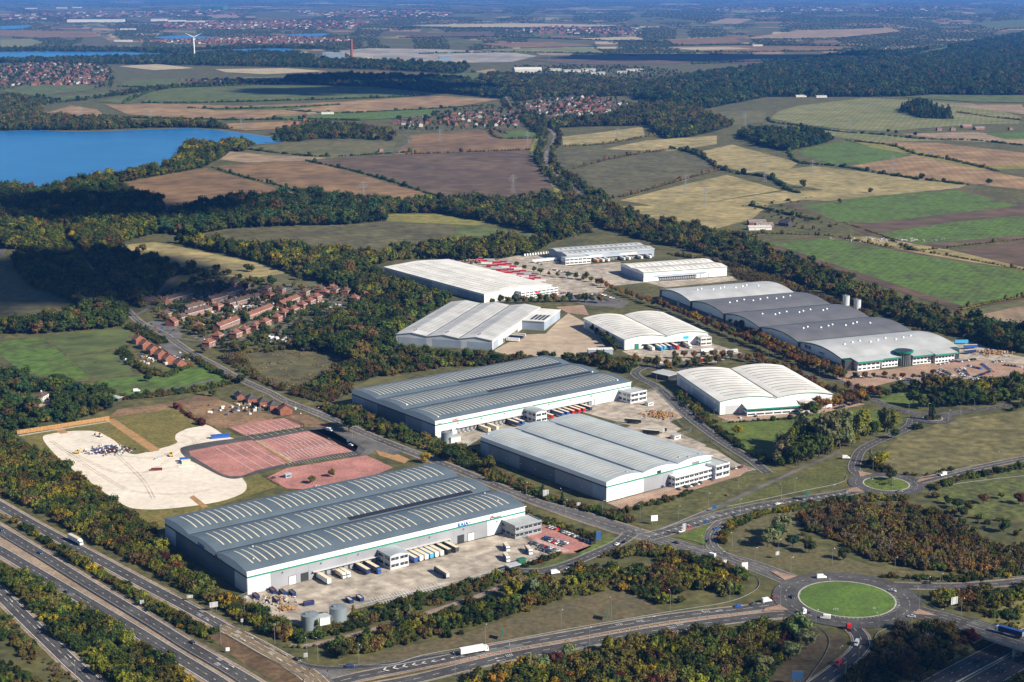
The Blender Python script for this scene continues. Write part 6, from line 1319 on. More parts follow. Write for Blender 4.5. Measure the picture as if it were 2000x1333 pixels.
def palisade(px, label, h=2.4, m=STEEL, pale=0.45, posts=2.75):
 L = polyline(px, 2.75); a, nn = normals(L); ox, oy = a[0]; o = empty('palisade_fence', (ox, oy, 0)); tag(o, label, 'fence', 'steel palisade fences'); pb = MB(); vb = MB()
 for i in range(len(a)):
  p = a[i]-(ox, oy); pb.box(p[0]-0.07, p[0]+0.07, p[1]-0.07, p[1]+0.07, 0, h, m)
  if i+1 < len(a):
   q = a[i+1]-(ox, oy)
   for z in (0.4, h-0.35): pb.tube((p[0], p[1], z), (q[0], q[1], z), 0.05, m, 4)
   k = max(2, int(np.linalg.norm(q-p)/pale))
   for j in range(1, k):
    r_ = p+(q-p)*j/k; d = (q-p)/np.linalg.norm(q-p)*0.045
    vb.add([(r_[0]-d[0], r_[1]-d[1], 0.1), (r_[0]+d[0], r_[1]+d[1], 0.1), (r_[0]+d[0], r_[1]+d[1], h), (r_[0]-d[0], r_[1]-d[1], h)], [(0, 1, 2, 3)], m)
 pb.build('fence_frame', o); v = vb.build('pales', o); v['kind'] = 'stuff'
for px, t in [([(690,1192),(750,1176),(864,1148),(972,1120),(1000,1112)],'steel palisade fence along the lower side of the big loading yard'),([(1000,1040),(1046,1062),(1062,1085),(1010,1104)],'steel palisade fence between loading yard and staff car park'),([(1200,832),(1250,822),(1300,808),(1312,800)],'steel palisade fence between the two concrete yards'),([(1308,808),(1335,835),(1350,844),(1328,850),(1310,856)],'steel palisade fence around the pallet yard corner'),
     ([(1330,855),(1355,862),(1390,866),(1430,895),(1475,922)],'steel palisade fence along the estate road above the silver warehouse'),([(1245,776),(1290,762),(1330,790),(1385,840),(1395,848)],'steel palisade fence along the estate road by the red-lettered warehouse'),([(452,1178),(484,1163)],'short palisade gate at the corner of the blue-lettered warehouse')]: palisade(px, t)
DARKF = paint('mesh_fence_dark', (0.03,0.035,0.03))
for px, t in [([(600,840),(655,864),(695,884),(690,888),(640,896),(575,907)],'dark mesh fence round the red car park with bay lines'),([(446,838),(480,853),(540,846),(594,835),(556,816)],'dark mesh fence round the upper red car park'),([(520,932),(545,950)],'dark mesh fence at the gate of the red lorry park')]: palisade(px, t, 2.2, DARKF, 0.5)
# timber fence of separate panels
L = polyline([(34,849),(90,840.5),(150,831),(214,821)], 2.6); a, nn = normals(L); tf = empty('timber_fence', (a[0][0], a[0][1], 0)); tag(tf, 'tall orange timber acoustic fence behind the pale stone site', 'fence')
for i in range(len(a)-1):
 p, q = a[i]-a[0], a[i+1]-a[0]; th_ = math.atan2(q[1]-p[1], q[0]-p[0]); ln = float(np.linalg.norm(q-p))
 mb = MB(); mb.box(0.09, ln-0.09, -0.05, 0.05, 0.1, 3.4+0.03*(i % 2), TIMBER); mb.build('panel', tf, loc=(p[0], p[1], 0), rz=th_)
 mb = MB(); mb.box(-0.08, 0.08, -0.1, 0.1, 0, 3.6, CONCW); mb.build('post', tf, loc=(p[0], p[1], 0), rz=th_)
sheet('kerb_strip', [(36,851),(90,842.5),(150,833),(216,823),(216,824.5),(150,835),(90,844.5),(38,853)], CONCW, 0.2, 'pale concrete strip at the foot of the timber fence')
# ------------------------------------------------------------------ lamp posts, signs, traffic signals
def lamp_mesh(h):
 p = MB(); p.cyl(0, 0, 0, h, 0.12, 0.07, 6, STEEL); p.tube((0, 0, h-0.05), (0, -1.4, h+0.25), 0.05, STEEL, 5)
 l_ = MB(); l_.taper(-0.16, 0.16, -2.1, -1.35, h+0.17, h+0.34, 0.05, 0.05, 0.1, paint('lamp_head', (0.75,0.75,0.72))); return p.mesh('pole'), l_.mesh('lamp_head')
LM = {h: lamp_mesh(h) for h in (10, 12)}
lamps = [(478,1207),(537,1258),(600,1290),(621,1290),(701,1299),(1018-70,1258),(1096,1229),(1194,1208),(1309,1193),(1425,1178),(889,1320),(998,1303),(1151,1264),(1273,1246),(1367,1232),(1487,1215),(1474,1105),(1544,1127),(1625,1106),(1747,1127),(1524,1186),(1593,1229),(1715,1240),(1750,1224),(1780,1237),(1795,1190),(1811,1166),(1835,1157),(1877,1206),(1928,1148),(1835,1300-68),(1639,1306),(1651,1332),(1677,1292),(1430,1072),(1520,1091),(1373,1084),(1410,1112),(1244,1067),(1028,960+8),(1018,989),(1097,983),(1105,1003),(1177,1007),(1445,1002),(1526,974),(1626,973),(1742,962),(1700,962),(1705,918),(1740,924),(1788,924),(1830,928),(1892,925),(1953,910),(1852,824),(1812,812),(1876,810),(1902,803),(1775,812),(1733,812),(1341,815),(1390,865),(1427,895),(1395,823),(1325,1015),(1383,990),(1442,956),(1455,941),(1552,960),(700,836),(688,858),(760,805),(432,1090+170),(148,1331),(1393,808),(1700,762),(1650,748),(1600,735),(1250,1015),(1340,700),(1400,705),(1500,705),(1282,745),(990,575),(960,640),(1100,690),(620,820),(560,805)]
for i, (x, y) in enumerate(lamps):
 h = 12 if y > 1080 else 10; o = empty('street_lamp', G(x, y), 0); o.location.z = float(ground_z(o.location.x, o.location.y)); o.rotation_euler.z = random.choice([0.4, 2.2, 3.6]); pm, lm = LM[h]; mesh_obj('pole', pm, o); mesh_obj('lamp_head', lm, o)
for i, o in enumerate(sorted([o for o in COL.objects if o.name.startswith('street_lamp')], key=lambda o: to_px(o.location.x, o.location.y)[0])):
 px = to_px(o.location.x, o.location.y); tag(o, 'grey steel street lamp, '+ordn(i)+' of all the lamps counted from the left', 'street lamp', 'grey steel street lamps')
SGREEN = paint('sign_green', (0.0,0.10,0.07)); SBLUE = paint('sign_blue', (0.03,0.085,0.20)); SBACK = mat('sign_back', (0.42,0.44,0.45), 0.5, 0.1, 0.5)
def sign(px, w_, h_, zb, facing, face, label, back=SBACK, rail=2):
 p = G(*px); o = empty('road_sign', (p.x, p.y, float(ground_z(p.x, p.y))), facing); tag(o, label, 'sign', 'large road signs')
 mb = MB(); mb.box(-w_/2, w_/2, -0.06, 0.0, zb, zb+h_, face); mb.build('board', o); mb = MB(); mb.box(-w_/2-0.02, w_/2+0.02, 0.001, 0.06, zb-0.02, zb+h_+0.02, back); mb.build('board_back', o)
 for x in ((-w_*0.3, w_*0.3) if rail == 2 else (0,)): mb = MB(); mb.cyl(x, 0.13, 0, zb+h_, 0.07, 0.07, 6, STEEL); mb.build('post', o)
F_ = math.pi
for px, w_, h_, zb, f, face, t in [((371,1174),3.4,1.8,1.8,0.25+F_,SGREEN,'small white-backed sign board above the slip road'),((418,1196),4.6,3.2,3,0.35+F_,SGREEN,'large white-backed sign board above the slip road'),((473,1222),1.3,2.0,2,0.3+F_,SGREEN,'narrow white-backed sign above the slip road'),((597,1288),2.2,2.4,1.2,0.3+F_,WHITE,'white sign by the gravel track entrance'),((981,1249),1.2+3,3.4,2,1.35,SGREEN,'dark green sign seen edge-on, left one above the dual carriageway'),((1186,1211),5,3.8,2,1.35,SGREEN,'dark green sign seen edge-on, right one above the dual carriageway'),
 ((1066,976),4.2,4.6,2.5,0.3+F_,SGREEN,'large grey-backed sign beside the main road near the silver warehouse'),((857+50,885-4),4.4,4.6,2.5,0.3+F_,SGREEN,'large grey-backed sign beside the main road near the silos'),((1130,992),2.6,2.2,1.6,0.3+F_,WHITE,'small grey-backed sign beside the main road'),((1278,1025),4.6,4.0,2.5,0.2,WHITE,'white arrow-shaped direction sign at the crossroads'),((1169,1064),3.6,6.0,3,0.4,SBLUE,'tall blue and white estate sign at the crossroads'),((1336,1045),2.6,4.8,3,0.4+F_,SGREEN,'tall grey-backed sign on the triangular grass island'),((1377,1029),2.4,2.6,2,0.0,SBLUE,'blue-grey sign at the tip of the triangular grass island'),((1415,1108),2.8,2.6,2,0.2,WHITE,'white sign on the scrub bank beside the road to the roundabout'),((1454,1125),3.8,5.6,3,0.15,WHITE,'tall white direction sign before the large roundabout'),
 ((1576,978),3.4,4.6,2.5,1.0,SGREEN,'dark sign beside the hatched road'),((1395,1000),2.8,3.4,2,0.2,SBLUE,'blue sign on the grass above the hatched road'),((1863,1190),5,4.4,3,0.5+F_,SGREEN,'large white-backed sign right of the large roundabout'),((1557,1340),5.6,5.2,3,0.0,SBLUE,'blue roundabout direction sign at the bottom edge'),((1736,1336),5.6,4.6,3,F_,SGREEN,'dark-backed sign at the bottom edge left of the sunken motorway'),((1518,1092),3.0,2.4,2.5,0.6+F_,SGREEN,'grey-backed sign on the meadow above the large roundabout'),((278,1185),2.4,2.4,1.6,0.2+F_,WHITE,'triangular warning sign in the hedge beside the motorway'),((445,1276),2,2,1.2,0.2,WHITE,'white triangular warning sign beside the motorway'),((680,868-2),2.2,1.6,1.2,0.3,SBLUE,'small blue sign by the site entrance'),((1744,832),2.2,4.8,6,0.1,WHITE,'white camera mast panel on the lawn above the road')]:
 sign(px, w_, h_, zb, f, face, t, rail=1 if w_ < 2.5 else 2, back=paint('sign_back_dark', (0.05,0.06,0.07)) if 'dark' in t else SBACK)
mb = MB(); mb.box(-0.3, 0.3, -0.08, 0, 0.9, 1.7, WHITE); mb.box(-0.25, 0.25, -0.1, -0.081, 1.0, 1.6, SBLUE); me_b = mb.mesh('board'); mb = MB(); mb.cyl(0, 0.05, 0, 1.7, 0.04, 0.04, 5, STEEL); me_p = mb.mesh('post')
for i, px in enumerate([(1628,1197),(1632,1197),(1636,1197),(1706,1194),(1709,1194),(1621,1137),(1562,1166)]):
 o = empty('chevron_sign', G(*px), 0.1); o.location.z = 0.7; mesh_obj('board', me_b, o); mesh_obj('post', me_p, o); tag(o, 'small blue and white chevron sign, '+ordn(i)+' on the large roundabout island', 'sign', 'chevron signs on the island')
sg = MB(); sg.cyl(0, 0, 0, 2.6, 0.06, 0.06, 5, STEEL); sp_ = sg.mesh('post'); sg = MB(); sg.box(-0.2, 0.2, -0.2, 0.2, 2.6, 3.7, RUBBER); sh_ = sg.mesh('signal_head')
for i, px in enumerate([(1234,1032),(1244,1036),(1250,1042),(1293,1048),(1296,1056),(1235,1053),(1220,1042),(1312,1046),(605,1318),(640,1322),(590,1306),(1383,1072)]):
 o = empty('traffic_signal', G(*px)); mesh_obj('post', sp_, o); mesh_obj('signal_head', sh_, o); tag(o, 'black traffic signal on a thin post, '+ordn(i)+' of the junction signals', 'traffic signal', 'traffic signals at the junctions')
# ------------------------------------------------------------------ tanks, cabins, skips, pallets, site machines
TANK = ribbed('tank_steel', (0.30,0.36,0.40), 0.8, True, 0.12, 0.4, 0.4)
def tank(px, r, h, label, m=TANK):
 o = empty('water_tank', G(*px)); tag(o, label, 'tank'); mb = MB(); mb.cyl(0, 0, 0, h, r, r, 28, m, cap=False); mb.build('shell', o)
 mb = MB(); mb.cyl(0, 0, h-0.05, h+0.7, r+0.12, 0.6, 28, mat('tank_roof', (0.17,0.20,0.22), 0.6)); rf = mb.build('roof', o); mb = MB(); mb.box(-r*0.5, -r*0.5+1.2, -r*0.4, -r*0.4+1.2, h+0.1, h+1.3, STEEL); mb.build('hatch', rf)
 mb = MB()
 for s in (-0.25, 0.25): mb.tube((-r-0.2, s, 0), (-r-0.2, s, h+0.8), 0.05, STEEL)
 for k in range(int(h*2)): mb.tube((-r-0.2, -0.25, k*0.5+0.3), (-r-0.2, 0.25, k*0.5+0.3), 0.03, STEEL, 4)
 mb.build('ladder', o); BLOCK.append([(o.location.x+(r+1)*math.cos(t), o.location.y+(r+1)*math.sin(t)) for t in np.linspace(0, 6.28, 12)])
BLOCK.append([tuple(G(*q))[:2] for q in ((50,795),(62,768),(108,765),(112,800),(80,812),(52,812))])
tank((606,1226), 4.9, 8.0, 'left steel sprinkler tank at the corner of the big loading yard'); tank((661,1211), 4.9, 8.0, 'right steel sprinkler tank at the corner of the big loading yard')
tank((873,862), 4.6, 7.6, 'steel tank at the corner of the red-lettered warehouse'); tank((1652,600), 3.8, 13, 'left pale silo behind the five-vaulted warehouse', SILV); tank((1674,608), 3.8, 13, 'right pale silo behind the five-vaulted warehouse', SILV)
def cabin(px, L_, D_, h_, a, label, wall=RENDER, roof=ROOFGREY, name='cabin', cat='cabin', win=True):
 o = empty(name, G(*px), a); tag(o, label, cat); mb = MB(); mb.box(-L_/2, L_/2, -D_/2, D_/2, 0.02, h_, wall); mb.build('wall', o); mb = MB(); mb.taper(-L_/2-0.5, L_/2+0.5, -D_/2-0.5, D_/2+0.5, h_+0.001, h_+0.35, 0.1, 0.1, 0.1, roof); mb.build('roof', o)
 if win: mb = MB(); mb.box(-L_*0.35, L_*0.35, -D_/2-0.05, -D_/2, 1.0, 2.0, GLASS); mb.build('window', o)
cabin((632,1218), 6, 5, 4.6, 0.5, 'white pump house between the two sprinkler tanks', win=False, name='pump_house', cat='building')
cabin((1001,1113), 8, 5, 3.2, w1.th, 'gatehouse with flat grey roof at the entrance of the big loading yard', wall=GLASS, name='gatehouse', cat='gatehouse')
cabin((1268,792), 6, 4, 3, w2.th, 'small white gatehouse with sloping grey roof beside the red-lettered warehouse', name='gatehouse', cat='gatehouse'); cabin((1320,857), 6.5, 4, 3, w2.th, 'white gatehouse behind the silver warehouse', name='gatehouse', cat='gatehouse'); cabin((1283,708), 7, 5, 3.2, w6.th, 'white gatehouse at the yard of the white double-vaulted warehouse', name='gatehouse', cat='gatehouse')
cabin((1172,692), 24, 8, 5.2, 0.12, 'long white-roofed shed below the empty tan yard', wall=BLUEG_SHADE, roof=RWHITE, name='shed', cat='shed'); cabin((1300,738), 20, 16, 4.5, -0.8, 'open-sided white canopy beside the white twin-roofed warehouse', wall=DARK, roof=RGREY, name='canopy', cat='shed', win=False)  # canopy has no walls: the dark box stands for the shade beneath it
cabin((886,862), 9, 6, 4, w2.th, 'white pump house beside the tank of the red-lettered warehouse', win=False, name='pump_house', cat='building'); cabin((562,933), 4.5, 3, 2.8, 0.6, 'blue-grey security cabin on the red lorry park', wall=paint('cabin_blue_grey', (0.3,0.36,0.45)))
cabin((430,856), 14, 2.6, 2.7, 0.35, 'row of blue site cabins on the loop road corner', wall=PM['blue'], roof=PM['blue'], win=False); cabin((360,902), 6, 2.6, 2.6, 0.3, 'blue container behind the cream one on the pale stone site', wall=PM['blue'], roof=PM['blue'], win=False, name='container', cat='container'); cabin((363,906), 6, 2.6, 2.7, 0.3, 'cream container on the pale stone site', wall=PM['cream'], roof=PM['cream'], win=False, name='container', cat='container')
cabin((128,788+2), 8, 6, 3, 0.3, 'grey-roofed garden shed beside the villa', wall=BARK, roof=SLATE, name='shed', cat='shed', win=False); cabin((228,782), 9, 7, 2.8, -0.5, 'grey sheet-roofed field shelter by the hedge', wall=BARK, name='shed', cat='shed', win=False)
cabin((1018,1100), 5, 3, 2.6, w1.th, 'green substation kiosk on the verge by the gatehouse', wall=PM['green'], roof=PM['green'], win=False, name='kiosk', cat='kiosk')
def open_box(px, a, L_, D_, h_, m, fill, label, name='waste_skip', cat='skip'):
 o = empty(name, G(*px), a); tag(o, label, cat, 'blue skips in the loading yard' if name == 'waste_skip' else None); t = 0.12; mb = MB(); mb.box(-L_/2, L_/2, -D_/2, D_/2, 0.1, 0.25, m)
 mb.box(-L_/2, L_/2, -D_/2, -D_/2+t, 0.251, h_, m); mb.box(-L_/2, L_/2, D_/2-t, D_/2, 0.251, h_, m); mb.box(-L_/2, -L_/2+t, -D_/2+t, D_/2-t, 0.251, h_, m); mb.box(L_/2-t, L_/2, -D_/2+t, D_/2-t, 0.251, h_, m)
 for k in range(6): x = -L_/2+L_*(k+0.5)/6; mb.box(x-0.05, x+0.05, -D_/2-0.08, -D_/2-0.001, 0.25, h_, m); mb.box(x-0.05, x+0.05, D_/2+0.001, D_/2+0.08, 0.25, h_, m)
 mb.build('hopper', o); mb = MB(); mb.taper(-L_/2+t, L_/2-t, -D_/2+t, D_/2-t, 0.252, h_*0.85, 0.2, 0.3, 0.15, fill); mb.build('waste', o)
RUST = mat('rusty_steel', (0.20,0.07,0.04), 0.9, 0.3, 0.8); CARD = mat('cardboard', (0.42,0.28,0.15), 0.95, 0.25, 1.5); WASTEW = mat('white_waste', (0.55,0.52,0.5), 0.95, 0.3, 1.5)
dkb = ang((560,1155),(590,1180))
for px, a, fl, t in [((500,1168),dkb,RUST,'blue compactor skip nearest the corner of the blue-lettered warehouse'),((533,1157),dkb,RUST,'second blue skip from the left along the warehouse wall'),((552,1161),dkb,DARK,'third blue skip from the left along the warehouse wall'),((571,1162),dkb,DARK,'fourth blue skip from the left along the warehouse wall'),((540,1175),dkb,CARD,'blue skip full of cardboard in the waste heap'),((603,1182),0.45,RUST,'blue skip with rusty inside standing alone in the yard'),((683,1176),dkb,WASTEW,'blue skip with white waste near the tanks'),((703,1172),dkb,WASTEW,'dark skip with white waste by the yard fence')]:
 open_box(px, a, 6.2, 2.5, 2.4, PM['dark blue'], fl, t)
def heap(name, px, n, spread, mats, label, cat, zs=(0.3, 1.6), seed=1, kind='stuff', sz=(0.6, 1.6)):
 rng = random.Random(seed); c = G(*px); mb = MB()
 for k in range(n):
  x, y = rng.gauss(0, spread[0]), rng.gauss(0, spread[1]); s = rng.uniform(*sz); M = Matrix.Translation((x, y, rng.uniform(0, zs[1])*math.exp(-(x*x+y*y)/(spread[0]**2*2)))) @ Matrix.Rotation(rng.uniform(0, 3.1), 4, 'Z') @ Matrix.Rotation(rng.uniform(-.4, .4), 4, 'X')
  mb.box(-s/2, s/2, -s*0.35, s*0.35, 0, s*rng.uniform(.3, .8), rng.choice(mats), M)
 o = mb.build(name, loc=(c.x, c.y, 0.08)); tag(o, label, cat, kind=kind)
heap('rubbish_pile', (212,881), 420, (7.5, 5.5), [PM['black'],PM['white'],PM['grey'],PM['black'],PM['dark grey'],DARK,PM['silver'],PM['silver'],PM['blue'],PM['cream'],PM['dark red']], 'pile of mixed black, white and coloured waste on the pale stone site', 'rubbish pile', seed=3)
heap('pallet_stack', (1290,812), 260, (6, 5), [CARD, TIMBER, CARD], 'heap of stacked brown pallets in the yard behind the silver warehouse', 'pallets', (0, 3), 4, sz=(1.0, 1.8))
heap('pallet_stack', (562,1190), 90, (2.5, 2), [CARD, TIMBER], 'heap of timber pallets by the scrub at the corner of the big yard', 'pallets', (0, 1.6), 5, sz=(0.9, 1.5))
heap('cardboard_waste', (543,1172), 160, (5.5, 3), [CARD, WASTEW], 'loose cardboard bales scattered between the blue skips', 'waste', (0, 1), 6); heap('pallet_stack', (1935,690), 200, (9, 6), [CARD, TIMBER, WASTEW], 'stacks of timber and pallets at the end of the five-vaulted warehouse', 'pallets', (0, 2.5), 7, sz=(1, 2))
heap('pallet_stack', (925,512), 260, (18, 6), [CARD, TIMBER, PM['dark blue'], PM['grey']], 'rows of crates behind the red trailers', 'pallets', (0, 2), 8, sz=(1.2, 2.4)); heap('builders_materials', (1345,727), 70, (5, 5), [PM['orange'], PM['blue'], WASTEW], 'orange and blue materials beside the open canopy', 'materials', (0, 2), 9)
heap('garden_clutter', (505,600), 700, (46, 26), [PM['silver'],PM['grey'],SLATE,PM['silver'],SLATE,TILEB,TIMBER,PM['dark grey'],CARD,RENDER], 'clutter of sheds, caravans and garden things between the estate terraces', 'garden clutter', (0, 0.1), 10, sz=(1.2, 3.4)); heap('garden_clutter', (300,702), 110, (16, 12), [PM['silver'],PM['grey'],TIMBER,RENDER,SLATE,PM['dark grey']], 'garden sheds and furniture behind the six red houses', 'garden clutter', (0, 0.1), 11, sz=(1, 3)); heap('garden_clutter', (485,797), 90, (15, 10), [PM['silver'],PM['grey'],SLATE,RENDER,TIMBER], 'garden sheds behind the small row above the red car parks', 'garden clutter', (0, 0.1), 12, sz=(1, 3.5)); heap('garden_clutter', (560,665), 80, (18, 8), [PM['white'],PM['grey'],PM['silver'],SLATE,TIMBER,PM['dark grey']], 'boats, trailers and sheds below the estate street', 'garden clutter', (0, 0.1), 13, sz=(1.5, 5))
heap('stone_rubble', (1730,470), 90, (30, 8), [WASTEW, CONCW], 'pale rubble and hay bales along the green crop margin', 'rubble', (0, 0.3), 14, sz=(1, 3))
def digger(px, a, label, m):
 o = empty('excavator', G(*px), a); tag(o, label, 'excavator')
 mb = MB()
 for s in (-1, 1): mb.taper(-1.8, 1.8, s*1.1-0.3, s*1.1+0.3, 0, 0.9, 0.4, 0.4, 0, RUBBER)
 mb.build('tracks', o); mb = MB(); mb.box(-1.6, 1.2, -1.2, 1.2, 1.0, 1.9, m); bd_ = mb.build('body', o); mb = MB(); mb.taper(0.0, 1.3, -1.15, -0.1, 1.901, 3.0, 0.1, 0.2, 0.05, GLASS); mb.build('cab', bd_)
 mb = MB(); mb.tube((1.0, 0.3, 1.8), (3.4, 0.3, 4.0), 0.25, m); mb.tube((3.4, 0.3, 4.0), (5.2, 0.3, 2.2), 0.2, m); arm = mb.build('boom', o); mb = MB(); mb.taper(4.6, 5.8, -0.3, 0.9, 0.9, 2.1, 0.2, 0.3, 0.1, DARK); mb.build('bucket', arm)
digger((195,854), 2.6, 'white and cream excavator at the edge of the pale stone', PM['cream']); digger((150,886), 0.3, 'small yellow digger left of the waste pile', PM['yellow']); digger((334,892), 1.8, 'yellow and brown loader by the containers', PM['yellow'])
open_box((306,919), 0.15, 8, 2.6, 1.6, PM['dark red'], DARK, 'low dark red trailer with pipes on the pale stone site', 'flat_trailer', 'trailer')
mb = MB(); mb.tube((-6, 0, 0.4), (6, 0, 0.4), 0.4, WHITE); mb.tube((-5.5, 0.9, 0.4), (6.5, 0.9, 0.4), 0.4, STEEL); p = G(365,912); tag(mb.build('pipe_stack', loc=(p.x, p.y, 0.12), rz=0.15), 'long pale pipes lying beside the containers', 'pipes')
# ------------------------------------------------------------------ plants
def ico(r=1.0, sub=1):
 t = (1+5**.5)/2; v = [(-1,t,0),(1,t,0),(-1,-t,0),(1,-t,0),(0,-1,t),(0,1,t),(0,-1,-t),(0,1,-t),(t,0,-1),(t,0,1),(-t,0,-1),(-t,0,1)]
 f = [(0,11,5),(0,5,1),(0,1,7),(0,7,10),(0,10,11),(1,5,9),(5,11,4),(11,10,2),(10,7,6),(7,1,8),(3,9,4),(3,4,2),(3,2,6),(3,6,8),(3,8,9),(4,9,5),(2,4,11),(6,2,10),(8,6,7),(9,8,1)]
 v = [np.array(p)/np.linalg.norm(p) for p in v]
 for _ in range(sub-1):
  mid = {}; nf = []
  def m(a, b):
   k = (min(a, b), max(a, b))
   if k not in mid: q = v[a]+v[b]; v.append(q/np.linalg.norm(q)); mid[k] = len(v)-1
   return mid[k]
  for a, b, c in f: x, y, z = m(a, b), m(b, c), m(c, a); nf += [(a, x, z), (b, y, x), (c, z, y), (x, y, z)]
  f = nf
 return np.array(v)*r, f
ICO1, ICO2 = ico(1, 1), ico(1, 2)
def crown(seed, shape='round', clumps=16, leaves=30, ls=0.07, sub=1, mb=None, off=(0, 0, 0), sc=1.0):
 """crown about 1 wide, base at z=0.15.., real leaf sprays over uneven clumps"""
 rng = np.random.default_rng(seed); mb = mb or MB(); V, F = ICO1 if sub == 1 else ICO2
 for k in range(clumps):
  if shape == 'round': d = rng.normal(size=3); d /= np.linalg.norm(d); r_ = rng.random()**0.4*0.34; c = d*r_*np.array([1, 1, 0.95])+np.array([0, 0, 0.56]); s = rng.uniform(0.13, 0.22)
  elif shape == 'bush': a = rng.uniform(0, 6.28); r_ = rng.random()**0.5*0.36; c = np.array([math.cos(a)*r_, math.sin(a)*r_, rng.uniform(0.12, 0.46-0.5*r_)]); s = rng.uniform(0.12, 0.2)
  elif shape == 'cone': z = rng.random()**0.8; a = rng.uniform(0, 6.28); r_ = (1-z)*0.24*rng.random()**0.5; c = np.array([math.cos(a)*r_, math.sin(a)*r_, 0.12+z*0.98]); s = 0.08+0.11*(1-z)
  else: z = rng.random(); a = rng.uniform(0, 6.28); r_ = 0.17*rng.random()**0.5*math.sin(math.pi*(0.15+0.8*z)); c = np.array([math.cos(a)*r_, math.sin(a)*r_, 0.12+z*1.25]); s = rng.uniform(0.09, 0.14)
  c = np.array(c)*sc+np.array(off); s *= sc
  jit = rng.uniform(0.7, 1.12, len(V))[:, None]
  mb.add((V*jit*s*0.86*np.array([1, 1, 0.85])+c), F, LEAF, False)
  if leaves:
   d = rng.normal(size=(leaves, 3)); d /= np.linalg.norm(d, axis=1)[:, None]; d[:, 2] = np.where(rng.random(leaves) < 0.7, np.abs(d[:, 2]), d[:, 2])
   for q in d:
    p = c+q*s*rng.uniform(0.8, 1.25); t = np.cross(q, rng.normal(size=3)); t /= np.linalg.norm(t)+1e-9; b = np.cross(q, t)*0.8+q*rng.uniform(-.5, .5); l_ = ls*sc*rng.uniform(0.6, 1.3)
    mb.add([p-t*l_*0.5, p+t*l_*0.5, p+b*l_], [(0, 1, 2)], LEAF)
 return mb
def trunk(mb, seed, h=0.5, r=0.028):
 rng = random.Random(seed); p = Vector((0, 0, 0)); q = Vector((rng.uniform(-.03, .03), rng.uniform(-.03, .03), h*0.55)); mb.cyl(0, 0, 0, h*0.5, r, r*0.75, 6, BARK, cap=False)
 for k in range(5):
  a = k*1.26+rng.uniform(-.3, .3); mb.tube((0, 0, h*0.42), (math.cos(a)*0.2, math.sin(a)*0.2, h*rng.uniform(0.9, 1.25)), r*0.45, BARK, 4)
 return mb
PC = bpy.data.collections.new('tree_prototypes')
def proto(name, mb):
 o = bpy.data.objects.new(name, mb.mesh(name)); PC.objects.link(o); return o
CROWNS = {}; TRUNKS = []
for k in range(4): CROWNS['round%d' % k] = crown(100+k, 'round', 18, 34, 0.085).mesh('crown')
for k in range(2): CROWNS['cone%d' % k] = crown(120+k, 'cone', 20, 26, 0.07).mesh('crown')
for k in range(2): CROWNS['column%d' % k] = crown(130+k, 'column', 22, 26, 0.07).mesh('crown')
for k in range(2): TRUNKS.append(trunk(MB(), k).mesh('trunk'))
# scatter prototypes: 0-4 bushes, 5-9 trees, 10-11 cones, 12-14 distant tree clumps
for k in range(5): proto('plant_%02d' % k, crown(200+k, 'bush', 13, 26, 0.10))
for k in range(5): proto('plant_%02d' % (5+k), trunk(crown(220+k, 'round', 15, 22, 0.10), k))
for k in range(2): proto('plant_%02d' % (10+k), crown(240+k, 'cone', 16, 14, 0.09))
for k in range(3):
 mb = MB(); rng = random.Random(300+k)
 for j in range(7):
  a = rng.uniform(0, 6.28); r_ = 0.36*rng.random()**0.5; crown(310+k*10+j, 'round', 4, 0, 0.1, 1, mb, (math.cos(a)*r_, math.sin(a)*r_, -0.08), rng.uniform(0.34, 0.5))
 proto('plant_%02d' % (12+k), mb)
def gn_group():
 g = bpy.data.node_groups.new('scatter', 'GeometryNodeTree'); g.interface.new_socket('Geometry', in_out='INPUT', socket_type='NodeSocketGeometry'); g.interface.new_socket('Geometry', in_out='OUTPUT', socket_type='NodeSocketGeometry')
 n = g.nodes; l = g.links; i = n.new('NodeGroupInput'); o = n.new('NodeGroupOutput'); ci = n.new('GeometryNodeCollectionInfo'); ci.inputs['Collection'].default_value = PC; ci.inputs['Separate Children'].default_value = True; ci.inputs['Reset Children'].default_value = True
 ip = n.new('GeometryNodeInstanceOnPoints'); ip.inputs['Pick Instance'].default_value = True
 def na(name, t): a = n.new('GeometryNodeInputNamedAttribute'); a.data_type = t; a.inputs['Name'].default_value = name; return a.outputs[0]
 l.new(i.outputs[0], ip.inputs['Points']); l.new(ci.outputs[0], ip.inputs['Instance']); l.new(na('idx', 'INT'), ip.inputs['Instance Index'])
 cx = n.new('ShaderNodeCombineXYZ'); l.new(na('rot', 'FLOAT'), cx.inputs[2]); l.new(cx.outputs[0], ip.inputs['Rotation']); l.new(na('scl', 'FLOAT_VECTOR'), ip.inputs['Scale'])
 l.new(ip.outputs[0], o.inputs[0]); return g
GN = gn_group(); NSC = [0]
def scatter_obj(name, label, P, scl, rot, idx, tint, cat='trees'):
 n = len(P); NSC[0] += n
 if n == 0: return
 me = bpy.data.meshes.new(name); me.vertices.add(n); me.vertices.foreach_set('co', np.asarray(P, np.float32).ravel())
 a = me.attributes.new('scl', 'FLOAT_VECTOR', 'POINT'); a.data.foreach_set('vector', np.asarray(scl, np.float32).ravel())
 a = me.attributes.new('rot', 'FLOAT', 'POINT'); a.data.foreach_set('value', np.asarray(rot, np.float32))
 a = me.attributes.new('idx', 'INT', 'POINT'); a.data.foreach_set('value', np.asarray(idx, np.int32))
 a = me.attributes.new('tint', 'FLOAT_VECTOR', 'POINT'); a.data.foreach_set('vector', np.asarray(tint, np.float32).ravel())
 o = mesh_obj(name, me); md = o.modifiers.new('scatter', 'NODES'); md.node_group = GN; tag(o, label, cat, kind='stuff'); return o
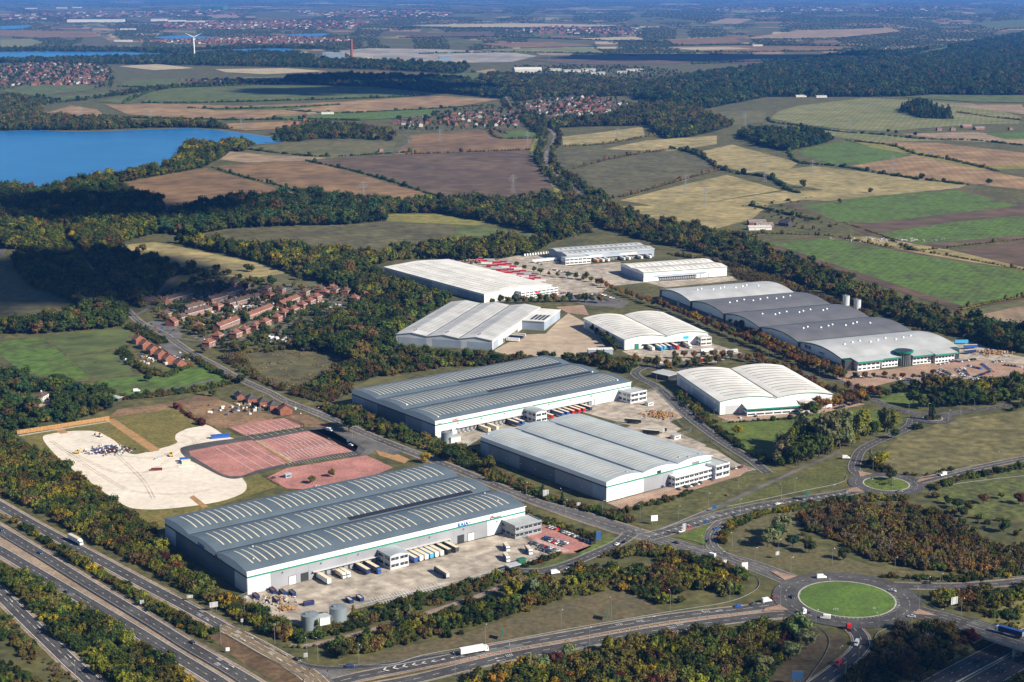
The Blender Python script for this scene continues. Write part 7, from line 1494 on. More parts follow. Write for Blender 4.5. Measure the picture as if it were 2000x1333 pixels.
C_ = {'dg': (0.029,0.045,0.013), 'mg': (0.051,0.068,0.015), 'yg': (0.112,0.112,0.015), 'ye': (0.218,0.155,0.015), 'ol': (0.082,0.073,0.019), 'br': (0.083,0.056,0.022), 'ru': (0.117,0.066,0.019), 'dr': (0.060,0.022,0.016), 'wi': (0.115,0.122,0.054), 'or': (0.200,0.108,0.016), 'gb': (0.084,0.069,0.042), 'st': (0.240,0.180,0.076), 'bg': (0.024,0.049,0.020)}
PAL = {'aut': [('mg',6),('ol',6),('yg',4),('dg',5),('br',3),('ye',.9),('ru',.4),('or',.2),('dr',.3)], 'brown': [('br',6),('ru',1.2),('ol',6),('gb',2),('mg',.8)], 'green': [('mg',6),('dg',7),('yg',1.2),('ol',2.5),('br',.8),('ru',.15)], 'dark': [('dg',6),('bg',3),('mg',2),('ol',1),('br',.8)], 'park': [('ru',4),('br',3),('ol',3),('or',.6),('mg',2)], 'mix': [('dg',6),('mg',4),('ol',4),('br',2.2),('yg',.7),('ru',.2)], 'autwood': [('yg',3),('mg',5),('ye',.5),('ol',4),('dg',5),('or',.1)], 'pop': [('wi',4),('yg',2),('mg',3),('dg',1)], 'straw': [('st',5),('ol',1)], 'hedge': [('dg',3),('ol',4),('br',4),('mg',2)], 'dull': [('gb',3),('ol',3),('dg',3),('br',3)]}
def tints(pal, n, rng, P=None):
 ks = [C_[k] for k, _ in PAL[pal]]; w = np.array([x for _, x in PAL[pal]]); w = w/w.sum(); t = np.array(ks)[rng.choice(len(ks), n, p=w)]
 if P is not None and n:
  c = np.floor((P+rng.uniform(-3, 3, (n, 2)))/8.5).astype(int); h = (c[:, 0]*73856093 ^ c[:, 1]*19349663) % 9973; g = np.array(ks)[np.random.default_rng(5).choice(len(ks), 9973, p=w)][h]; t = np.where(rng.random((n, 1)) < 0.62, g, t)
 return t*rng.uniform(0.8, 1.25, (n, 1))*(1+rng.uniform(-.08, .08, (n, 3)))
def clear_mask(P, fields=True, grow=0):
 ok = np.ones(len(P), bool)
 for poly in BLOCK+(FIELDS if fields else []):
  a = np.asarray(poly); lo, hi = a.min(0), a.max(0); c = ok & (P[:, 0] > lo[0]) & (P[:, 0] < hi[0]) & (P[:, 1] > lo[1]) & (P[:, 1] < hi[1])
  ix = np.nonzero(c)[0]
  if len(ix): ok[ix[inside(P[ix], poly)]] = False
 return ok
def fill(poly, sp, seed):
 a = np.asarray(poly); lo, hi = a.min(0), a.max(0); rng = np.random.default_rng(seed)
 xs = np.arange(lo[0], hi[0], sp); ys = np.arange(lo[1], hi[1], sp*0.87)
 if len(xs)*len(ys) > 400000: k = math.sqrt(len(xs)*len(ys)/400000); return fill(poly, sp*k, seed)
 gx, gy = np.meshgrid(xs, ys); gx[1::2] += sp/2; P = np.stack([gx.ravel(), gy.ravel()], 1)+rng.uniform(-.48, .48, (gx.size, 2))*sp
 return P[inside(P, poly)]
def vnoise(P, s, seed):
 rng = np.random.default_rng(seed); T = rng.random((64, 64)); q = P/s; i = np.floor(q).astype(int); f = q-i; f = f*f*(3-2*f); a = lambda dx, dy: T[(i[:, 0]+dx) % 64, (i[:, 1]+dy) % 64]
 return (a(0, 0)*(1-f[:, 0])+a(1, 0)*f[:, 0])*(1-f[:, 1])+(a(0, 1)*(1-f[:, 0])+a(1, 1)*f[:, 0])*f[:, 1]
SEED = [1000]
def wood(name, label, px, pal, sp=None, size=(3, 6), kind='bush', dens=1.0, patch=None, cat='trees', fields=True, hmul=1.0):
 """mass of plants nobody could count, in a polygon of the ground"""
 SEED[0] += 1; rng = np.random.default_rng(SEED[0]); P2 = [(p.x, p.y) for p in GP(px)]; ym = sum(p[1] for p in px)/len(px)
 spn = max(sp or size[0]*0.8, 4.5/pxpm(ym)); P = fill(P2, spn, SEED[0]); P = P[clear_mask(P, fields)]
 if patch: P = P[vnoise(P, patch[0], SEED[0])+rng.uniform(-.12, .12, len(P)) > patch[1]]
 if dens < 1: P = P[rng.random(len(P)) < dens]
 n = len(P); far = spn > (sp or size[0]*0.8)*1.35
 s = (size[0]*.75+(size[1]*1.5-size[0]*.75)*rng.random(n)**2.0)*(1 if not far else spn/((sp or size[0]*0.8)*1.1))*(0.8+0.4*vnoise(P, 30, SEED[0]+5) if n else 1)
 sxy = s*rng.uniform(0.95, 1.35, n); sz = s*rng.uniform(0.8, 1.25, n)*hmul
 if kind == 'bush': idx = rng.integers(0, 5, n); sz *= 1.25
 elif kind == 'tree': idx = rng.integers(5, 10, n)
 elif kind == 'both': idx = rng.integers(0, 10, n); sz *= np.where(idx < 5, 1.1, 1)
 elif kind == 'cone': idx = rng.integers(10, 12, n)
 else: idx = rng.integers(12, 15, n)
 if far and kind != 'far': sz = np.minimum(sz, size[1]*1.15*hmul)
 z = ground_z(P[:, 0], P[:, 1]) if n else np.zeros(0)
 t = tints(pal, n, rng, P)
 if n: t *= (0.55+0.9*vnoise(P, 22, SEED[0]+9))[:, None]
 return scatter_obj(name, label, np.column_stack([P, z]), np.column_stack([sxy, sxy, sz]), rng.uniform(0, 6.28, n), idx, t, cat)
W_ = wood
W_('scrub', 'dense autumn thicket between the building site and the slip road', [(-30,825),(40,866),(100,900),(160,938),(230,992),(300,1034),(318,1062),(318,1082),(395,1135),(455,1172),(510,1203),(560,1228),(600,1242),(600,1256),(575,1262),(520,1238),(470,1214),(400,1172),(300,1120),(150,1040),(60,992),(-30,950)], 'aut', 3.4, (3.8,7.0))
W_('scrub', 'yellow-green hedge belt between the slip road and the motorway', [(-30,994),(60,1036),(130,1078),(200,1118),(260,1155),(330,1190),(400,1225),(440,1246),(478,1268),(440,1268),(350,1226),(270,1177),(200,1133),(120,1083),(40,1030),(-30,992)], 'autwood', 2.4, (3.0,5.0), fields=False)
W_('scrub', 'autumn thicket between the motorway and the lower slip road', [(-30,1098),(60,1127),(150,1172),(180,1190),(260,1240),(330,1290),(380,1336),(240,1345),(185,1310),(125,1255),(65,1190),(20,1150),(-30,1112)], 'autwood', 3.3, (3.8,6.8))
W_('scrub', 'thicket in the bottom left corner', [(-30,1175),(40,1232),(66,1262),(70,1290),(60,1300),(20,1262),(-30,1240)], 'mix', 3, (3,5)); W_('scrub', 'scrub below the gravel track in the bottom left corner', [(-30,1285),(20,1300),(60,1320),(100,1345),(-30,1345)], 'mix', 3, (3,5)); W_('scrub', 'low scrub along the bottom left slip road', [(75,1280),(110,1295),(160,1340),(100,1340)], 'dull', 3.4, (2,3.6), dens=.7)
W_('scrub', 'bushes between the loading yard fence and the gravel track', [(500,1203),(560,1224),(600,1244),(640,1232),(690,1222),(700,1200),(760,1182),(860,1155),(960,1128),(1005,1118),(1010,1124),(960,1148),(880,1174),(800,1200),(700,1230),(620,1250),(580,1252)], 'mix', 3.0, (2.6,5))
W_('scrub', 'wide autumn thicket between the gravel track and the crossroads road', [(600,1268),(640,1262),(700,1248),(800,1220),(900,1188),(1000,1145),(1060,1126),(1110,1115),(1180,1090),(1260,1072),(1330,1087),(1400,1104),(1450,1127),(1445,1160),(1380,1175),(1300,1182),(1200,1160),(1120,1165),(1050,1185),(960,1215),(850,1245),(740,1272),(650,1288)], 'aut', 3.6, (3.4,7.0), patch=(28,0.30), fields=False)
W_('scrub', 'dark hedge at the top of the thicket below the crossroads', [(1150,1092),(1200,1072),(1260,1070),(1330,1084),(1420,1108),(1440,1120),(1330,1098),(1260,1084),(1190,1090)], 'dull', 2.6, (2.6,4)); W_('scrub', 'sparse low bushes on the grass bank above the dual carriageway', [(660,1298),(760,1272),(900,1238),(1050,1190),(1200,1152),(1300,1190),(1120,1226),(970,1256),(850,1278),(740,1302)], 'mix', 7.5, (1.4,3.2), dens=.55, fields=False)
W_('scrub', 'yellow autumn thicket below the dual carriageway at the bottom', [(925,1326),(1000,1306),(1120,1282),(1300,1250),(1450,1229),(1530,1224),(1580,1238),(1598,1262),(1560,1296),(1520,1322),(1500,1350),(880,1350)], 'aut', 3.6, (4,7.4))
W_('scrub', 'shaded bushes between the slip road and the sunken motorway', [(1722,1252),(1760,1228),(1830,1224),(1885,1240),(1890,1256),(1850,1282),(1790,1308),(1720,1340),(1640,1352),(1690,1296)], 'dull', 3.2, (3,6.2)); W_('scrub', 'bushes in the triangle right of the large roundabout', [(1805,1166),(1850,1156),(1925,1154),(2010,1146),(2010,1215),(1950,1214),(1890,1198),(1840,1186)], 'aut', 3.4, (3,6), dens=.7); W_('scrub', 'dark trees in the bottom right corner beyond the motorway', [(1960,1345),(2010,1312),(2010,1350)], 'dark', 3, (4,7))
W_('scrub', 'large mass of rust-brown thorn scrub above the large roundabout', [(1560,1012),(1640,990),(1760,992),(1830,1002),(1862,1030),(1930,1062),(2010,1080),(2010,1116),(1900,1126),(1800,1114),(1700,1095),(1640,1062),(1580,1036)], 'brown', 4.0, (4.4,6.2), fields=False)
W_('scrub', 'low bushes scattered over the green meadow at right', [(1820,962),(1880,942),(2010,918),(2010,1078),(1930,1060),(1860,1028),(1830,1000)], 'mix', 8, (2,5.5), dens=.38, fields=False); W_('scrub', 'hedge along the inside of the hatched curving road', [(1398,1066),(1402,1046),(1425,1022),(1480,1003),(1560,989),(1650,974),(1775,972),(1775,980),(1650,982),(1560,997),(1490,1010),(1440,1030),(1418,1050),(1412,1068),(1440,1085),(1420,1082)], 'aut', 2.4, (2.4,4), fields=False)
W_('scrub', 'bushes around the willow clump above the large roundabout', [(1440,1045),(1500,1020),(1560,1010),(1585,1050),(1570,1080),(1500,1085),(1450,1070)], 'mix', 4, (2.4,5), dens=.6, fields=False); W_('scrub', 'yellow hedge along the road north of the large roundabout', [(1495,1096),(1560,1112),(1640,1117),(1760,1128),(1870,1131),(2010,1118),(2010,1126),(1870,1138),(1760,1134),(1640,1122),(1560,1118)], 'aut', 2.6, (2.4,4.4))
W_('scrub', 'belt of bushes along the main road below the silver warehouse', [(842,872),(900,893),(960,918),(1030,952),(1100,980),(1185,1000),(1240,1016),(1235,1024),(1180,1012),(1100,992),(1040,968),(960,936),(890,905),(845,886)], 'hedge', 2.6, (2.8,4.8)); W_('scrub', 'tall bushes between the main road and the red-lettered warehouse', [(620,795),(690,800),(760,835),(850,862),(920,880),(940,900),(860,890),(760,855),(700,830),(640,806)], 'mix', 3, (3,6)); W_('scrub', 'planted bed between the staff car park and the main road', [(1030,1000),(1060,1010),(1130,1035),(1180,1050),(1160,1060),(1100,1036),(1060,1022),(1035,1015)], 'mix', 2.2, (1.8,3.4)); W_('scrub', 'clipped hedge by the gatehouse verge', [(1005,1108),(1060,1090),(1095,1080),(1098,1086),(1060,1100),(1020,1112)], 'green', 1.8, (1.4,2.4), fields=False)
W_('woodland', 'mixed wood between the housing estate and the long white warehouse', [(600,545),(720,520),(740,545),(880,592),(800,640),(772,664),(774,692),(700,716),(640,692),(560,682),(620,652),(680,622),(720,596),(690,572)], 'green', 5, (6,11), 'tree')
W_('woodland', 'bushy belt between the ridge-roofed and red-lettered warehouses', [(700,702),(772,690),(960,702),(1010,700),(1220,708),(1258,724),(1235,734),(1140,712),(1060,698),(960,716),(880,716),(760,736),(690,748),(630,768),(600,762),(640,735)], 'mix', 4, (4,7), 'both'); W_('scrub', 'rusty hedge round the dull pasture across the road', [(425,700),(470,688),(560,682),(640,690),(690,712),(650,742),(700,760),(640,790),(560,770),(610,740),(680,712),(630,696),(560,690),(480,697),(520,732),(560,766),(540,762),(480,732)], 'brown', 3.4, (3,5))
W_('woodland', 'shaded wood on the slope left of the main road', [(40,500),(100,475),(140,490),(185,550),(225,592),(250,620),(240,640),(100,652),(0,654),(0,636),(120,627),(170,606),(130,585),(60,560),(30,520)], 'mix', 5, (6,10), 'tree', fields=False); W_('woodland', 'mixed wood on the right of the main road above the estate', [(130,455),(200,460),(230,490),(270,515),(380,533),(420,528),(340,545),(312,568),(272,600),(245,590),(195,535),(155,482)], 'mix', 5, (7,12), 'tree')
W_('woodland', 'autumn wood at the upper left with golden trees', [(-20,430),(100,425),(200,430),(300,440),(312,456),(230,476),(150,470),(60,490),(-20,484)], 'autwood', 5.5, (8,13), 'tree'); W_('woodland', 'dark wood below the big lake at left', [(-20,376),(100,378),(200,366),(258,382),(310,398),(320,415),(305,440),(-20,432)], 'dark', 6, (8,13), 'tree'); W_('woodland', 'tall wood below the brown ploughed field', [(312,440),(380,422),(450,402),(560,400),(610,388),(650,396),(740,405),(755,432),(680,440),(560,442),(450,448),(365,462),(312,456)], 'dark', 6, (9,15), 'tree')
W_('woodland', 'band of trees below the dark ploughed field at centre', [(690,403),(800,397),(1000,397),(1100,388),(1160,400),(1215,422),(1140,438),(1072,462),(960,436),(850,417),(750,418)], 'mix', 6, (6,11), 'tree'); W_('woodland', 'wood above the long white warehouse', [(340,474),(440,478),(560,490),(720,500),(880,485),(1000,480),(1090,470),(1062,484),(1040,498),(1000,503),(905,512),(860,506),(780,508),(722,522),(600,545),(520,517)], 'autwood', 5.5, (6,11), 'tree'); W_('scrub', 'scrubby ground between pasture and railway', [(890,482),(960,460),(1072,466),(1140,440),(1160,455),(1090,470),(1000,480)], 'mix', 6, (4,8), 'both', dens=.7)
W_('woodland', 'tree belt along the railway beside the five-vaulted warehouse', [(1150,398),(1250,420),(1340,442),(1460,476),(1640,546),(1760,592),(1860,628),(2010,664),(2010,690),(1940,686),(1880,662),(1760,632),(1650,585),(1530,545),(1430,512),(1330,486),(1240,466),(1180,448),(1140,420)], 'mix', 5, (5,10), 'both'); W_('scrub', 'brown bushes between the railway belt and the warehouses', [(1290,494),(1430,516),(1540,552),(1660,600),(1760,640),(1860,672),(1840,668),(1700,620),(1560,570),(1440,545),(1420,520)], 'brown', 4, (3,5.5))
W_('scrub', 'hedge belt between the pallet yard road and the white twin-roofed warehouse', [(1325,765),(1345,785),(1400,832),(1460,878),(1510,905),(1490,908),(1430,868),(1370,822),(1328,785)], 'mix', 2.8, (3,5)); W_('woodland', 'green trees in front of the large brown car park', [(1672,778),(1720,770),(1760,766),(1850,766),(1930,764),(2010,752),(2010,795),(1940,794),(1862,791),(1850,780),(1760,776)], 'green', 5, (6,10), 'tree', fields=False); W_('woodland', 'dark oaks at the right edge beyond the trailer yard', [(1890,640),(1960,640),(2010,650),(2010,690),(1950,684),(1900,660)], 'dark', 6, (8,13), 'tree')
W_('scrub', 'bushes along the lower side of the road to the mini roundabout', [(1745,852),(1790,836),(1860,826),(1950,806),(2010,800),(2010,815),(1900,828),(1800,850),(1750,868)], 'green', 4, (4,7), 'both'); W_('scrub', 'bushes in the dry meadow at right', [(1900,850),(1960,830),(2010,820),(2010,880),(1930,895)], 'mix', 5, (4,7), 'both', dens=.7, fields=False); W_('scrub', 'bushes along the road at the right edge', [(1690,900),(1730,920),(1800,925),(1900,908),(2010,886),(2010,894),(1900,914),(1800,932),(1720,930)], 'mix', 3, (2.5,4.5)); W_('scrub', 'brown bushes below the road at the right edge', [(1800,955),(1850,938),(1930,922),(2010,906),(2010,925),(1900,942),(1830,962)], 'mix', 3.2, (2.5,5))
W_('woodland', 'garden trees and conifers around the white villa', [(-20,752),(40,738),(70,755),(110,750),(160,762),(220,772),(218,800),(150,822),(100,826),(40,842),(-20,850)], 'dark', 5, (5,10), 'both'); W_('woodland', 'garden trees of the housing estate', [(275,600),(320,570),(420,530),(560,560),(700,560),(760,580),(740,610),(640,640),(560,690),(440,690),(400,660),(340,640)], 'mix', 6, (2.6,6.5), 'both', dens=.5, fields=False); W_('scrub', 'hedge around the six red houses', [(225,690),(245,678),(260,700),(290,722),(330,730),(370,712),(374,718),(330,738),(285,732),(250,712)], 'mix', 3, (2.6,4.5), fields=False); W_('scrub', 'hedge at the bottom of the green field along the lane', [(205,775),(300,770),(400,758),(455,744),(458,750),(400,764),(300,778),(215,783)], 'mix', 2.8, (2.8,4.5), fields=False)
W_('scrub', 'hedge along the left of the main road by the green field', [(375,692),(400,708),(440,730),(470,748),(462,750),(430,735),(392,714),(370,700)], 'mix', 2.6, (2.6,4.5), fields=False); W_('scrub', 'hedge along the upper part of the main road by the six red houses', [(255,632),(285,645),(330,672),(372,700),(362,702),(320,680),(275,655),(248,642)], 'mix', 2.8, (3,5), fields=False); W_('scrub', 'row of round bushes between silver warehouse parking and meadow', [(1200,998),(1330,968),(1400,948),(1470,925),(1475,930),(1400,955),(1330,976),(1215,1004)], 'autwood', 3, (2,3.8), fields=False); W_('scrub', 'bushes along the footpath above the hatched road', [(1300,1005),(1400,962),(1450,940),(1500,918),(1515,926),(1450,955),(1390,985),(1310,1014)], 'mix', 4, (2.6,5), dens=.75, fields=False)
W_('woodland', 'tall poplars and willows beside the curving road', [(1505,902),(1560,866),(1640,842),(1700,830),(1742,842),(1740,848),(1690,862),(1640,886),(1560,912),(1520,914)], 'pop', 6, (8,13), 'tree', fields=False, hmul=1.35)
W_('woodland', 'lakeside trees along the lower shore of the big lake', [(100,376),(160,364),(240,349),(330,330),(356,318),(362,290),(440,288),(540,284),(450,300),(400,328),(300,347),(200,364)], 'autwood', 7, (8,14), 'tree'); W_('woodland', 'wooded upper shore of the big lake', [(-20,215),(40,222),(90,232),(220,236),(390,244),(500,256),(390,250),(300,250),(170,255),(-20,256)], 'mix', 8, (8,13), 'tree'); W_('woodland', 'wood at the left edge above the big lake', [(-20,190),(30,192),(90,200),(80,224),(-20,222)], 'mix', 8, (8,13), 'tree')
W_('woodland', 'dark wood behind the long green field', [(540,156),(700,151),(900,158),(1000,184),(985,194),(880,184),(760,176),(600,165)], 'dark', 9, (9,15), 'tree'); W_('woodland', 'great forest over the hills at right', [(1240,190),(1290,165),(1360,150),(1440,142),(1500,130),(1600,118),(1700,104),(1760,106),(1870,92),(2010,66),(2010,186),(1850,188),(1700,190),(1500,190),(1420,206),(1360,218),(1300,202),(1240,195)], 'dark', 10, (10,17), 'tree'); W_('woodland', 'yellowing plantation above the villages', [(920,142),(1000,148),(1200,158),(1330,165),(1300,182),(1230,188),(1080,190),(1010,200),(990,180),(940,155)], 'mix', 9, (8,14), 'tree', hmul=.8); W_('woodland', 'hillside wood right of the villages', [(1230,212),(1320,205),(1380,222),(1430,248),(1380,262),(1310,276),(1262,246),(1150,248),(1060,252),(1100,238),(1200,234)], 'mix', 8, (8,14), 'tree')
W_('woodland', 'dark hill wood above the curved green field', [(1440,266),(1490,250),(1560,254),(1625,276),(1600,284),(1540,296),(1480,286)], 'dark', 8, (9,14), 'tree'); W_('woodland', 'oval conifer copse in the grey-green field', [(1755,217),(1790,207),(1850,222),(1862,234),(1800,232)], 'dark', 8, (10,15), 'cone', fields=False); W_('woodland', 'trees around the villages by the railway', [(760,225),(850,220),(1000,205),(1050,195),(1180,188),(1240,205),(1240,235),(1080,250),(900,258),(780,256)], 'dark', 14, (5,9), 'tree', dens=.25); W_('woodland', 'garden trees of the distant town at the left edge', [(-20,128),(200,122),(230,150),(220,172),(0,180),(-20,170)], 'dark', 18, (6,10), 'tree', dens=.4)
W_('woodland', 'wood around the far lakes and the wind turbine', [(-20,119),(340,112),(420,104),(570,106),(650,120),(800,124),(920,132),(900,146),(760,138),(600,133),(300,127),(-20,124)], 'dark', 14, (9,15), 'tree'); W_('woodland', 'trees lining the upper lakes', [(-20,98),(200,96),(340,100),(440,94),(600,92),(660,98),(560,96),(400,98),(340,106),(250,102),(-20,102)], 'dark', 16, (9,15), 'tree'); W_('woodland', 'trees around the test centre', [(1000,132),(1100,128),(1250,132),(1330,140),(1330,160),(1200,158),(1000,148)], 'dark', 14, (5,8), 'tree', dens=.3)
for px, d, t in [([(1710,900),(1760,850),(1860,822),(2010,800),(2010,890),(1880,912),(1800,928),(1740,922)],.5,'straw tussocks in the dry meadow at right'),([(660,1300),(760,1272),(900,1240),(1050,1190),(1200,1150),(1300,1195),(1120,1228),(850,1280)],.35,'straw tussocks on the bank above the dual carriageway'),([(1420,1085),(1440,1030),(1560,1000),(1570,1060),(1700,1105),(1860,1130),(1560,1118)],.45,'straw tussocks in the meadow by the willows'),([(1500,1320),(1560,1260),(1640,1240),(1655,1260),(1560,1340)],.4,'dead grass tufts inside the curved guard rail'),([(400,1240),(450,1235),(560,1298),(600,1330),(480,1300)],.5,'dead grass tufts between slip road and motorway'),([(1290,1015),(1240,1000),(1440,925),(1520,925),(1330,1010)],.4,'straw tussocks below the silver warehouse'),([(470,692),(560,683),(695,712),(560,765)],.3,'tussocks in the dull pasture across the road')]:
 W_('grass_tussocks', t, px, 'straw', 2.4, (0.7,1.5), dens=d, patch=(14,.42), cat='grass', fields=False)
for c_, t in ((RB2,'shrubs on the smaller roundabout island'),(RB3,'shrubs on the mini roundabout island')):
 rr = 6.5; m_ = 26; a_ = RNG.uniform(0, 6.28, m_); q_ = RNG.random(m_)**.5*rr; P_ = np.column_stack([c_.x+np.cos(a_)*q_, c_.y+np.sin(a_)*q_, np.full(m_, .6)]); s_ = RNG.uniform(1.5, 3, m_); scatter_obj('shrubs', t, P_, np.column_stack([s_*1.2, s_*1.2, s_]), a_, RNG.integers(0, 5, m_), tints('mix', m_, RNG), 'shrubs')
W_('woodland', 'mixed trees between the lake corner and the lane', [(540,262),(620,244),(700,250),(765,262),(772,276),(690,272),(600,274),(560,284),(535,282)], 'mix', 8, (7,12), 'tree', dens=.7); W_('woodland', 'trees along the left side of the railway', [(985,190),(1000,212),(1045,240),(1072,258),(1068,280),(1055,300),(1060,325),(1085,350),(1130,385),(1120,388),(1070,352),(1045,320),(1045,298),(1058,270),(1010,230),(978,200)], 'mix', 7, (6,10), 'both', dens=.8, fields=False); W_('woodland', 'trees along the right side of the railway', [(1000,190),(1020,215),(1075,238),(1098,262),(1094,285),(1080,300),(1085,322),(1110,345),(1180,385),(1200,398),(1150,388),(1092,345),(1072,320),(1078,290),(1085,262),(1020,228)], 'mix', 7, (5,9), 'both', dens=.8, fields=False); W_('woodland', 'hedgerow trees between the fields above the lake', [(60,196),(200,182),(320,170),(480,160),(640,150),(900,160),(860,166),(640,156),(480,166),(330,176),(220,190),(100,206)], 'dark', 12, (6,10), 'tree', dens=.55); W_('scrub', 'bushes scattered in the fields around the farmyard', [(1440,405),(1560,385),(1620,385),(1530,402),(1640,442),(1600,456),(1480,432)], 'brown', 12, (3,6), dens=.3, fields=False)
# far wooded country beyond the explicit fields
def far_country():
 rng = np.random.default_rng(77); rows = []; y = 1.5
 while y < 112:
  dy = 0.8 if y < 40 else 1.1; xs = np.arange(-30, 2030, 4.6)+rng.uniform(-2, 2, 448); rows.append(np.column_stack([xs, np.full(len(xs), y)+rng.uniform(-dy/2, dy/2, len(xs))])); y += dy
 px = np.concatenate(rows); P = np.array([tuple(G(a, b))[:2] for a, b in px]); q = np.column_stack([px[:, 0]/60, px[:, 1]/ (2.0+px[:, 1]*0.06)])
 nz = 0.6*vnoise(q, 1.0, 5)+0.4*vnoise(q*2.7, 1.0, 6); m = nz > (0.445-0.06*(px[:, 0] > 1250)); m &= clear_mask(P); px, P = px[m], P[m]; n = len(P); s = 6.4/((px[:, 1]-YH)/CAM_H); h = rng.uniform(9, 15, n)
 t = tints('dark', n, rng); scatter_obj('distant_woodland', 'far woods and hedgerow trees fading blue towards the horizon', np.column_stack([P, np.zeros(n)]), np.column_stack([s, s*1.2, h*1.5]), rng.uniform(0, 6.28, n), rng.integers(12, 15, n), t)
 mb = MB(); kinds = ['plough','plough2','tan','pale','green','greygreen','pink','olive']; k = 0
 for i in range(620):
  y = 2+rng.random()**1.3*108; x = rng.uniform(-40, 2040); w_ = rng.uniform(15, 90); h_ = (0.8+y*0.045)*rng.uniform(0.5, 1.3); sk = rng.uniform(-15, 15)
  c = GP([(x, y), (x+w_, y+rng.uniform(-.3, .3)*h_), (x+w_+sk, max(0.4, y-h_)), (x+sk, max(0.4, y-h_*rng.uniform(.7, 1.2)))]); k += 1
  mb.add([(p.x, p.y, 0.25+0.0008*k*(1+p.y/20000)) for p in c], [(0, 1, 2, 3)], FM[kinds[rng.integers(0, 8)]])
 tag(mb.build('distant_fields'), 'patchwork of far fields towards the horizon', kind='structure')
far_country()
# ------------------------------------------------------------------ hedgerows, each a thing
def hedge(px, label, w_=4.0, h_=3.2, tint='dg', gaps=0.14):
 L = polyline(px, 3.0 if px[0][1] > 500 else 6.0); a, nn = normals(L); rng = np.random.default_rng(int(px[0][0]*7+px[0][1])); mb = MB(); V, F = ICO1; ox, oy = a[0]; ym = px[0][1]
 big = 1.0 if ym > 300 else 1.5
 for i in range(len(a)):
  if rng.random() < gaps: continue
  for j in range(2 if ym > 300 else 1):
   c = np.array([a[i][0]-ox+rng.uniform(-.9, .9), a[i][1]-oy+rng.uniform(-.9, .9), h_*0.42]); s = (0.45+0.85*rng.random()**1.4)*np.array([w_*0.62, w_*0.62, h_*0.6])*big
   if rng.random() < 0.09: s = np.array([w_*.75, w_*.75, h_*1.1])*rng.uniform(.8, 1.5); c[2] = s[2]*.8
   mb.add(V*s*rng.uniform(0.75, 1.15, (len(V), 1))+c, F, LEAF)
 o = mb.build('hedge', loc=(ox, oy, 0)); o['tint'] = [float(x) for x in C_[tint]]; tag(o, label, 'hedge', 'field hedgerows')
for px, t, w_, h_, c_ in [([(415,328),(470,345),(540,362),(606,384)],'dark hedge between the two brown ploughed fields below the lake',4,3.5,'dg'),([(600,315),(680,332),(760,354),(860,386),(905,396)],'long dark hedge left of the dark ploughed field',5,3.5,'dg'),([(795,302),(900,298),(1034,293)],'hedge between the pylon field and the dark ploughed field',5,4,'br'),([(460,290),(620,306),(765,300),(800,298)],'hedge below the olive field by the lake',5,3.5,'dg'),([(990,262),(960,252),(975,270),(1060,270)],'hedge around the village sports ground',5,4,'br'),
 ([(1105,286),(1180,282),(1290,262),(1310,252)],'hedge below the dry field by the railway',5,4,'ol'),([(1120,330),(1200,310),(1300,294),(1355,292),(1400,330)],'hedge around the top of the dull pasture',5,3.5,'br'),([(1175,382),(1210,386),(1330,353),(1405,333),(1440,335)],'hedge below the dull pasture',5,4,'br'),([(1310,290),(1360,302),(1420,335),(1500,348),(1540,372),(1560,378)],'hedge descending from the hillside wood',6,5,'dg'),([(1540,298),(1560,318),(1640,326),(1760,346),(1890,362)],'dark hedge below the curved green field',6,4,'dg'),([(1655,275),(1740,285),(1790,302),(1850,312),(1950,335)],'hedge above the yellow-green strip',5,4,'ol'),
 ([(1498,232),(1510,240),(1560,246),(1640,258),(1720,264),(1800,272),(1900,275),(2000,285)],'long hedge along the curving lane',5,3.5,'dg'),([(1870,220),(1940,230),(2000,236)],'hedge in the field left of the farm',5,3.5,'br'),([(1460,402),(1510,412),(1530,418),(1590,430)],'hedge beside the farmyard',5,4,'dg'),([(1330,448),(1480,456),(1600,460),(1640,464),(1720,480),(1850,500),(2000,528)],'hedge along the track above the large green crop',4,2.6,'ol'),([(1650,436),(1720,460),(1790,488),(1900,478),(2000,468)],'hedge between the two green crop strips',4,2.2,'ol'),([(1880,606),(1940,592),(2000,582)],'hedge above the tan field at the right edge',4,3,'ol'),
 ([(205,228),(300,232),(450,235),(580,234),(700,236)],'hedge below the long pinkish band',7,5,'dg'),([(280,202),(400,201),(600,196),(780,190),(850,184)],'hedge below the long green field',7,4.5,'dg'),([(240,203),(300,178),(330,172)],'hedge with trees left of the long green field',7,5,'dg'),([(120,200),(200,190),(300,176),(400,170),(560,164)],'hedge across the green fields at left',7,5,'dg'),([(370,212),(440,214),(540,212),(660,206)],'hedge inside the pinkish band',7,4,'dg'),([(560,216),(640,222),(760,218),(960,206)],'hedge between pinkish band and bright green field',7,4,'dg'),([(230,170),(360,172),(470,160)],'hedge above the long green field',7,5,'dg'),([(200,232),(215,240),(220,250)],'short hedge at the lake shore',7,5,'br'),
 ([(1350,126),(1500,120),(1600,112)],'hedge below the dark far band',9,6,'dg'),([(1300,104),(1450,102),(1700,100)],'hedge above the dark far band',9,6,'dg'),([(820,106),(1000,103),(1180,106)],'hedge above the landfill',9,6,'dg'),([(1300,90),(1500,88),(1690,92)],'far hedge in the right distance',9,6,'dg'),([(780,75),(960,73),(1180,80),(1300,84)],'far hedge at centre distance',9,6,'dg'),([(750,55),(900,56),(1100,56),(1250,53)],'far hedge below the long pale strip',10,7,'dg'),
 ([(345,797),(365,810),(396,832)],'dark mound ridge beside the seeded rectangle',3,2.2,'dr'),([(560,1262+2),(600,1266),(640,1258)],'low hedge along the gravel track',2,1.6,'mg'),([(1425,812+14),(1500,822),(1560,818)],'clipped hedge below the car park of the white twin-roofed warehouse',2.4,1.6,'dg')]: hedge(px, t, w_, h_, c_)
